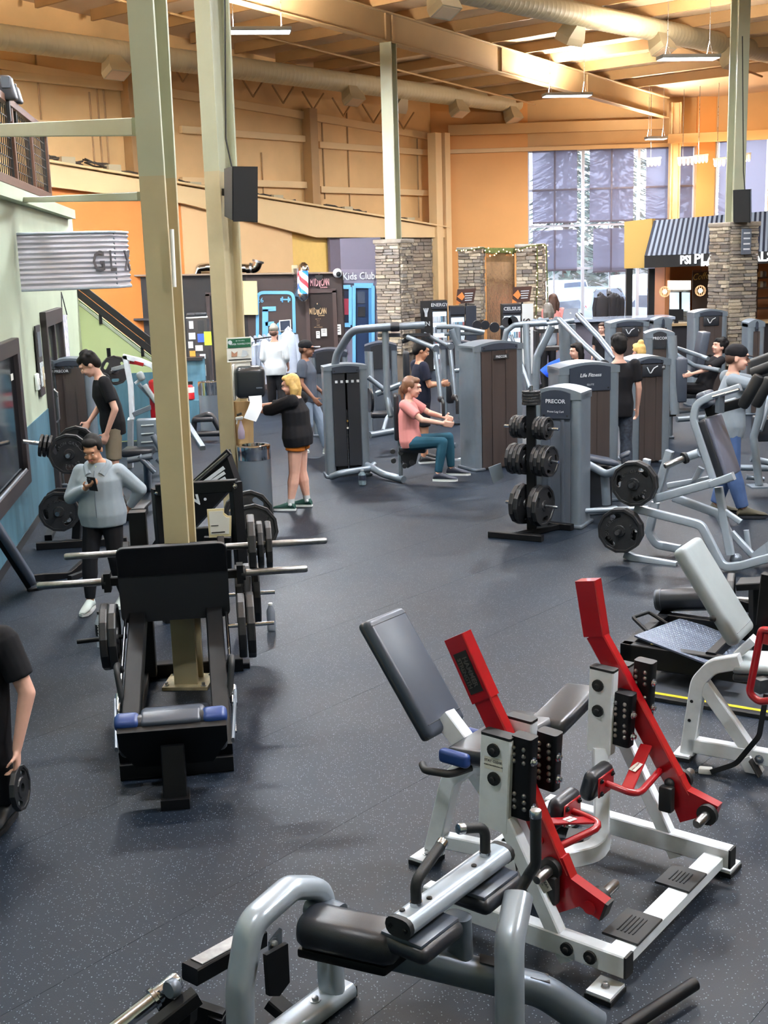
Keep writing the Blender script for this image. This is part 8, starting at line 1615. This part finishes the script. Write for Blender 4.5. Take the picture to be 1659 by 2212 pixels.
# 5 man with cap walking right
person('man in grey shirt and dark cap walking right in light jeans', D(668, 980, 18.6) - UZ * D(668, 980, 18.6).z, -PI/2 - .15, dict(anL=(-.1, .26, .09), knL=(-.1, .18, .50), anR=(.1, -.22, .14), knR=(.1, .02, .5), wrR=(.23, .16, .9), wrL=(-.2, .2, .95)), 1.78, 1.18, SK_BRN, ('cap', F_BLK), F_SLATE, F_LJEAN, (S_WHT, M_white), (0, 1, -.05), .012, 'short', 'long', hem=.4)
# 6 seated woman in pink
st_ = Vector((D(893, 968, 16.0).x, 16.0, 0)); zs = D(893, 960, 16.0).z
b0 = Vector((D(884, 962, 15.95).x, 15.95, zs + .07 - .95 * 1.85/1.75))
t, J, X_ = person('woman in pink t-shirt and teal leggings seated at the chest fly machine', b0, -PI/2 - .22, dict(pelvis=(0, .02, .95), waist=(0, .0, 1.10), chest=(0, .01, 1.28), neck=(0, .0, 1.46), head=(0, .05, 1.61), elL=(-.26, .22, 1.26), wrL=(-.12, .45, 1.22), elR=(.26, .22, 1.24), wrR=(.14, .46, 1.18), hpL=(-.10, .06, .92), hpR=(.10, .06, .92), knL=(-.17, .48, .96), knR=(.17, .46, .95), anL=(-.20, .50, .55), anR=(.22, .40, .55)),
    1.85, 1.05, SK_FAIR, ('pony', mat('hair_auburn', srgb(112, 76, 54), .45, var=.2, scale=30)), F_PINK, F_TEAL, (S_NVY, M_white), (0, 1, -.15), .008, 'short', 'tight', dict(L=dict(curl=.4, palm=(1, 0, 0)), R=dict(curl=.4, palm=(-1, 0, 0))), True, .1)
t.part('earbud', M_white, ball(X_['hd'] + X_['hr'] * .072 + X_['lk'] * .005 - X_['hu'] * .005, .010, 8))
# 7 man in navy tee with a phone
g7 = D(912, 1000, 17.6); g7.z = 0
person('man in dark t-shirt standing behind the seated woman', g7, -PI/2 + .3, dict(elR=(.25, .05, 1.14), wrR=(.12, .30, 1.15), elL=(-.24, .05, 1.14), wrL=(-.1, .34, 1.12), anL=(-.1, .10, .09)), 1.78, 1.08, SK_TAN, ('short', H_BLK), F_NAVY, fab('cloth_charcoal', (36, 36, 42)), (S_BLK, M_white), (.1, 1, -.35), .012, 'short', 'knee', hem=.5)  # shorts of plain charcoal cloth
# 8 man in grey with cap resting on the machine at right
g8 = D(1570, 1116, 13.35); g8.z = 0
t, J, X_ = person('man in black cap, grey top and jeans leaning on the silver squat machine', g8, -PI/2 - .1, dict(head=(.02, .05, 1.62), neck=(0, .015, 1.48), chest=(0, .02, 1.28), elR=(.28, .22, 1.36), wrR=(.12, .43, 1.36), elL=(-.22, .28, 1.36), wrL=(-.02, .46, 1.33), anR=(.12, .14, .09), anL=(-.1, -.1, .09)), 1.93, 1.16, SK_FAIR, ('cap', F_BLK), F_GRY, F_JEAN, (S_OLV, M_dark), (.1, 1, -.1), .010, 'long', 'long', hem=.35)
t.part('beard', H_BRN, ell(X_['hd'] + X_['lk'] * .052 - X_['hu'] * .075, (X_['hr'], X_['lk'], X_['hu']), (.056, .05, .045))); t.part('cap_mesh', M_lab, ell(X_['hd'] - X_['lk'] * .085 + X_['hu'] * .025, (X_['hr'], X_['lk'], X_['hu']), (.05, .03, .03)))
# background people
def bgp(label, px, ytop, Y, yaw, h, **kw):
    a = D(px, ytop, Y); return person(label, (a.x, Y, a.z - h), yaw, h=h, vox=.014, **kw)
bgp('woman with long dark hair behind the glute tower', 1248, 742, 18.6, PI/2 + .3, D(1248, 742, 18.6).z, skin=SK_FAIR, hair=('long', H_BLK), shirt=F_BLK, pants=F_BLK, shoe=(S_BLK, M_ink))
bgp('man in black top seen from behind between the towers', 1338, 726, 15.6, .1, D(1338, 726, 15.6).z, skin=SK_FAIR, hair=('curly', H_BLK), shirt=F_BLK, pants=mat('plaid_cloth', srgb(52, 58, 70), .85, var=.5, scale=26), shoe=(S_BLK, M_ink), face=False, hem=.6)
bgp('woman with blonde bun beside the man in black', 1382, 742, 17.9, .5, D(1382, 742, 17.9).z, skin=SK_FAIR, hair=('bun', H_BLD), shirt=F_BLK, pants=F_BLK, shoe=(S_WHT, M_white), face=False)
a = D(1488, 722, 19.2); person('man in black leaning back in the reclined press machine', (a.x + .25, 19.2, D(1490, 850, 19.2).z - .86), PI/2 + .2, dict(pelvis=(0, 0, .95), waist=(0, -.06, 1.10), chest=(0, -.14, 1.26), neck=(0, -.24, 1.42), head=(0, -.26, 1.57), shL=(-.185, -.2, 1.38), shR=(.185, -.2, 1.38), elL=(-.28, .1, 1.25), wrL=(-.28, .34, 1.2), elR=(.28, -.2, 1.2), wrR=(.3, -.32, 1.25), knL=(-.14, .46, .98), knR=(.14, .46, .98), anL=(-.14, .6, .62), anR=(.14, .6, .62), hpL=(-.09, .04, .92), hpR=(.09, .04, .92)), 1.76, 1.0, SK_FAIR, ('curly', H_BLK), F_BLK, F_BLK, (S_BLK, M_ink), (0, 1, .25), .013)
a = D(1183, 840, 20.5); person('person in a bright blue shirt bent over behind the plate tree', (a.x, 20.5, 0), -PI/2, dict(waist=(0, .10, 1.04), chest=(0, .28, 1.10), neck=(0, .44, 1.10), head=(0, .56, 1.04), shL=(-.185, .40, 1.08), shR=(.185, .40, 1.08), elL=(-.2, .45, .8), elR=(.2, .45, .8), wrL=(-.15, .5, .6), wrR=(.15, .5, .6)), 1.76, 1.1, SK_FAIR, ('short', H_BRN), F_BLUE, F_BLK, (S_BLK, M_ink), (0, 1, -.6), .014, face=False)
bgp('person with short dark hair working at the front desk', 1301, 698, 25.6, PI/2 + 1.0, D(1301, 698, 25.6).z, skin=SK_FAIR, hair=('short', H_BRN), shirt=F_BLK, pants=F_BLK, shoe=(S_BLK, M_ink))
bgp('woman with long brown hair standing at the counter by the window', 1195, 636, 28.9, .2, D(1195, 636, 28.9).z, skin=SK_FAIR, hair=('long', H_BRN), shirt=F_PINK, pants=F_BLK, shoe=(S_BLK, M_ink), face=False)
bgp('person with grey hair at the counter left of the long haired woman', 1184, 656, 27.0, .3, D(1184, 656, 27.0).z, skin=SK_FAIR, hair=('bob', mat('hair_grey', srgb(120, 112, 104), .5, var=.2)), shirt=F_GRY, pants=F_BLK, shoe=(S_BLK, M_ink), face=False)
# person at the left edge carrying a plate
kk_ = 1.76/1.75; gl_ = D(64, 1552, 6.15) - Matrix.Rotation(PI - .15, 3, 'Z') @ (Vector((-.30, 0, .76)) * kk_)
t, J, X_ = person('person in black at the left edge carrying a weight plate', (gl_.x, gl_.y, 0), PI - .15, dict(shL=(-.19, 0, 1.06), shR=(.19, 0, 1.06), neck=(0, .3, 1.10), head=(0, .42, 1.16), chest=(0, .16, 1.06), waist=(0, .06, 1.0), pelvis=(0, -.05, .95), elL=(-.30, .0, .76), wrL=(-.255, .09, .47), elR=(.25, .2, .8), wrR=(.25, .3, .6)), 1.76, 1.3, SK_FAIR, ('short', H_BRN), F_BLK, F_BLK, (S_BLK, M_ink), (0, 1, -.6), .009, 'short', 'long', dict(L=dict(dir=(.05, .1, -1), palm=(1, .2, 0), curl=.9)), hem=.3)
wl_ = J['wrL'] + Vector((0, 0, -.25)); put_plate(PL10, Vector((wl_.x, wl_.y - .01, J['wrL'].z - .215)), (.98, -.05, .05), 'dark weight plate hanging from the hand at the left edge', 'plate carried by hand', .5)
bpy.data.scenes.remove(TMP)
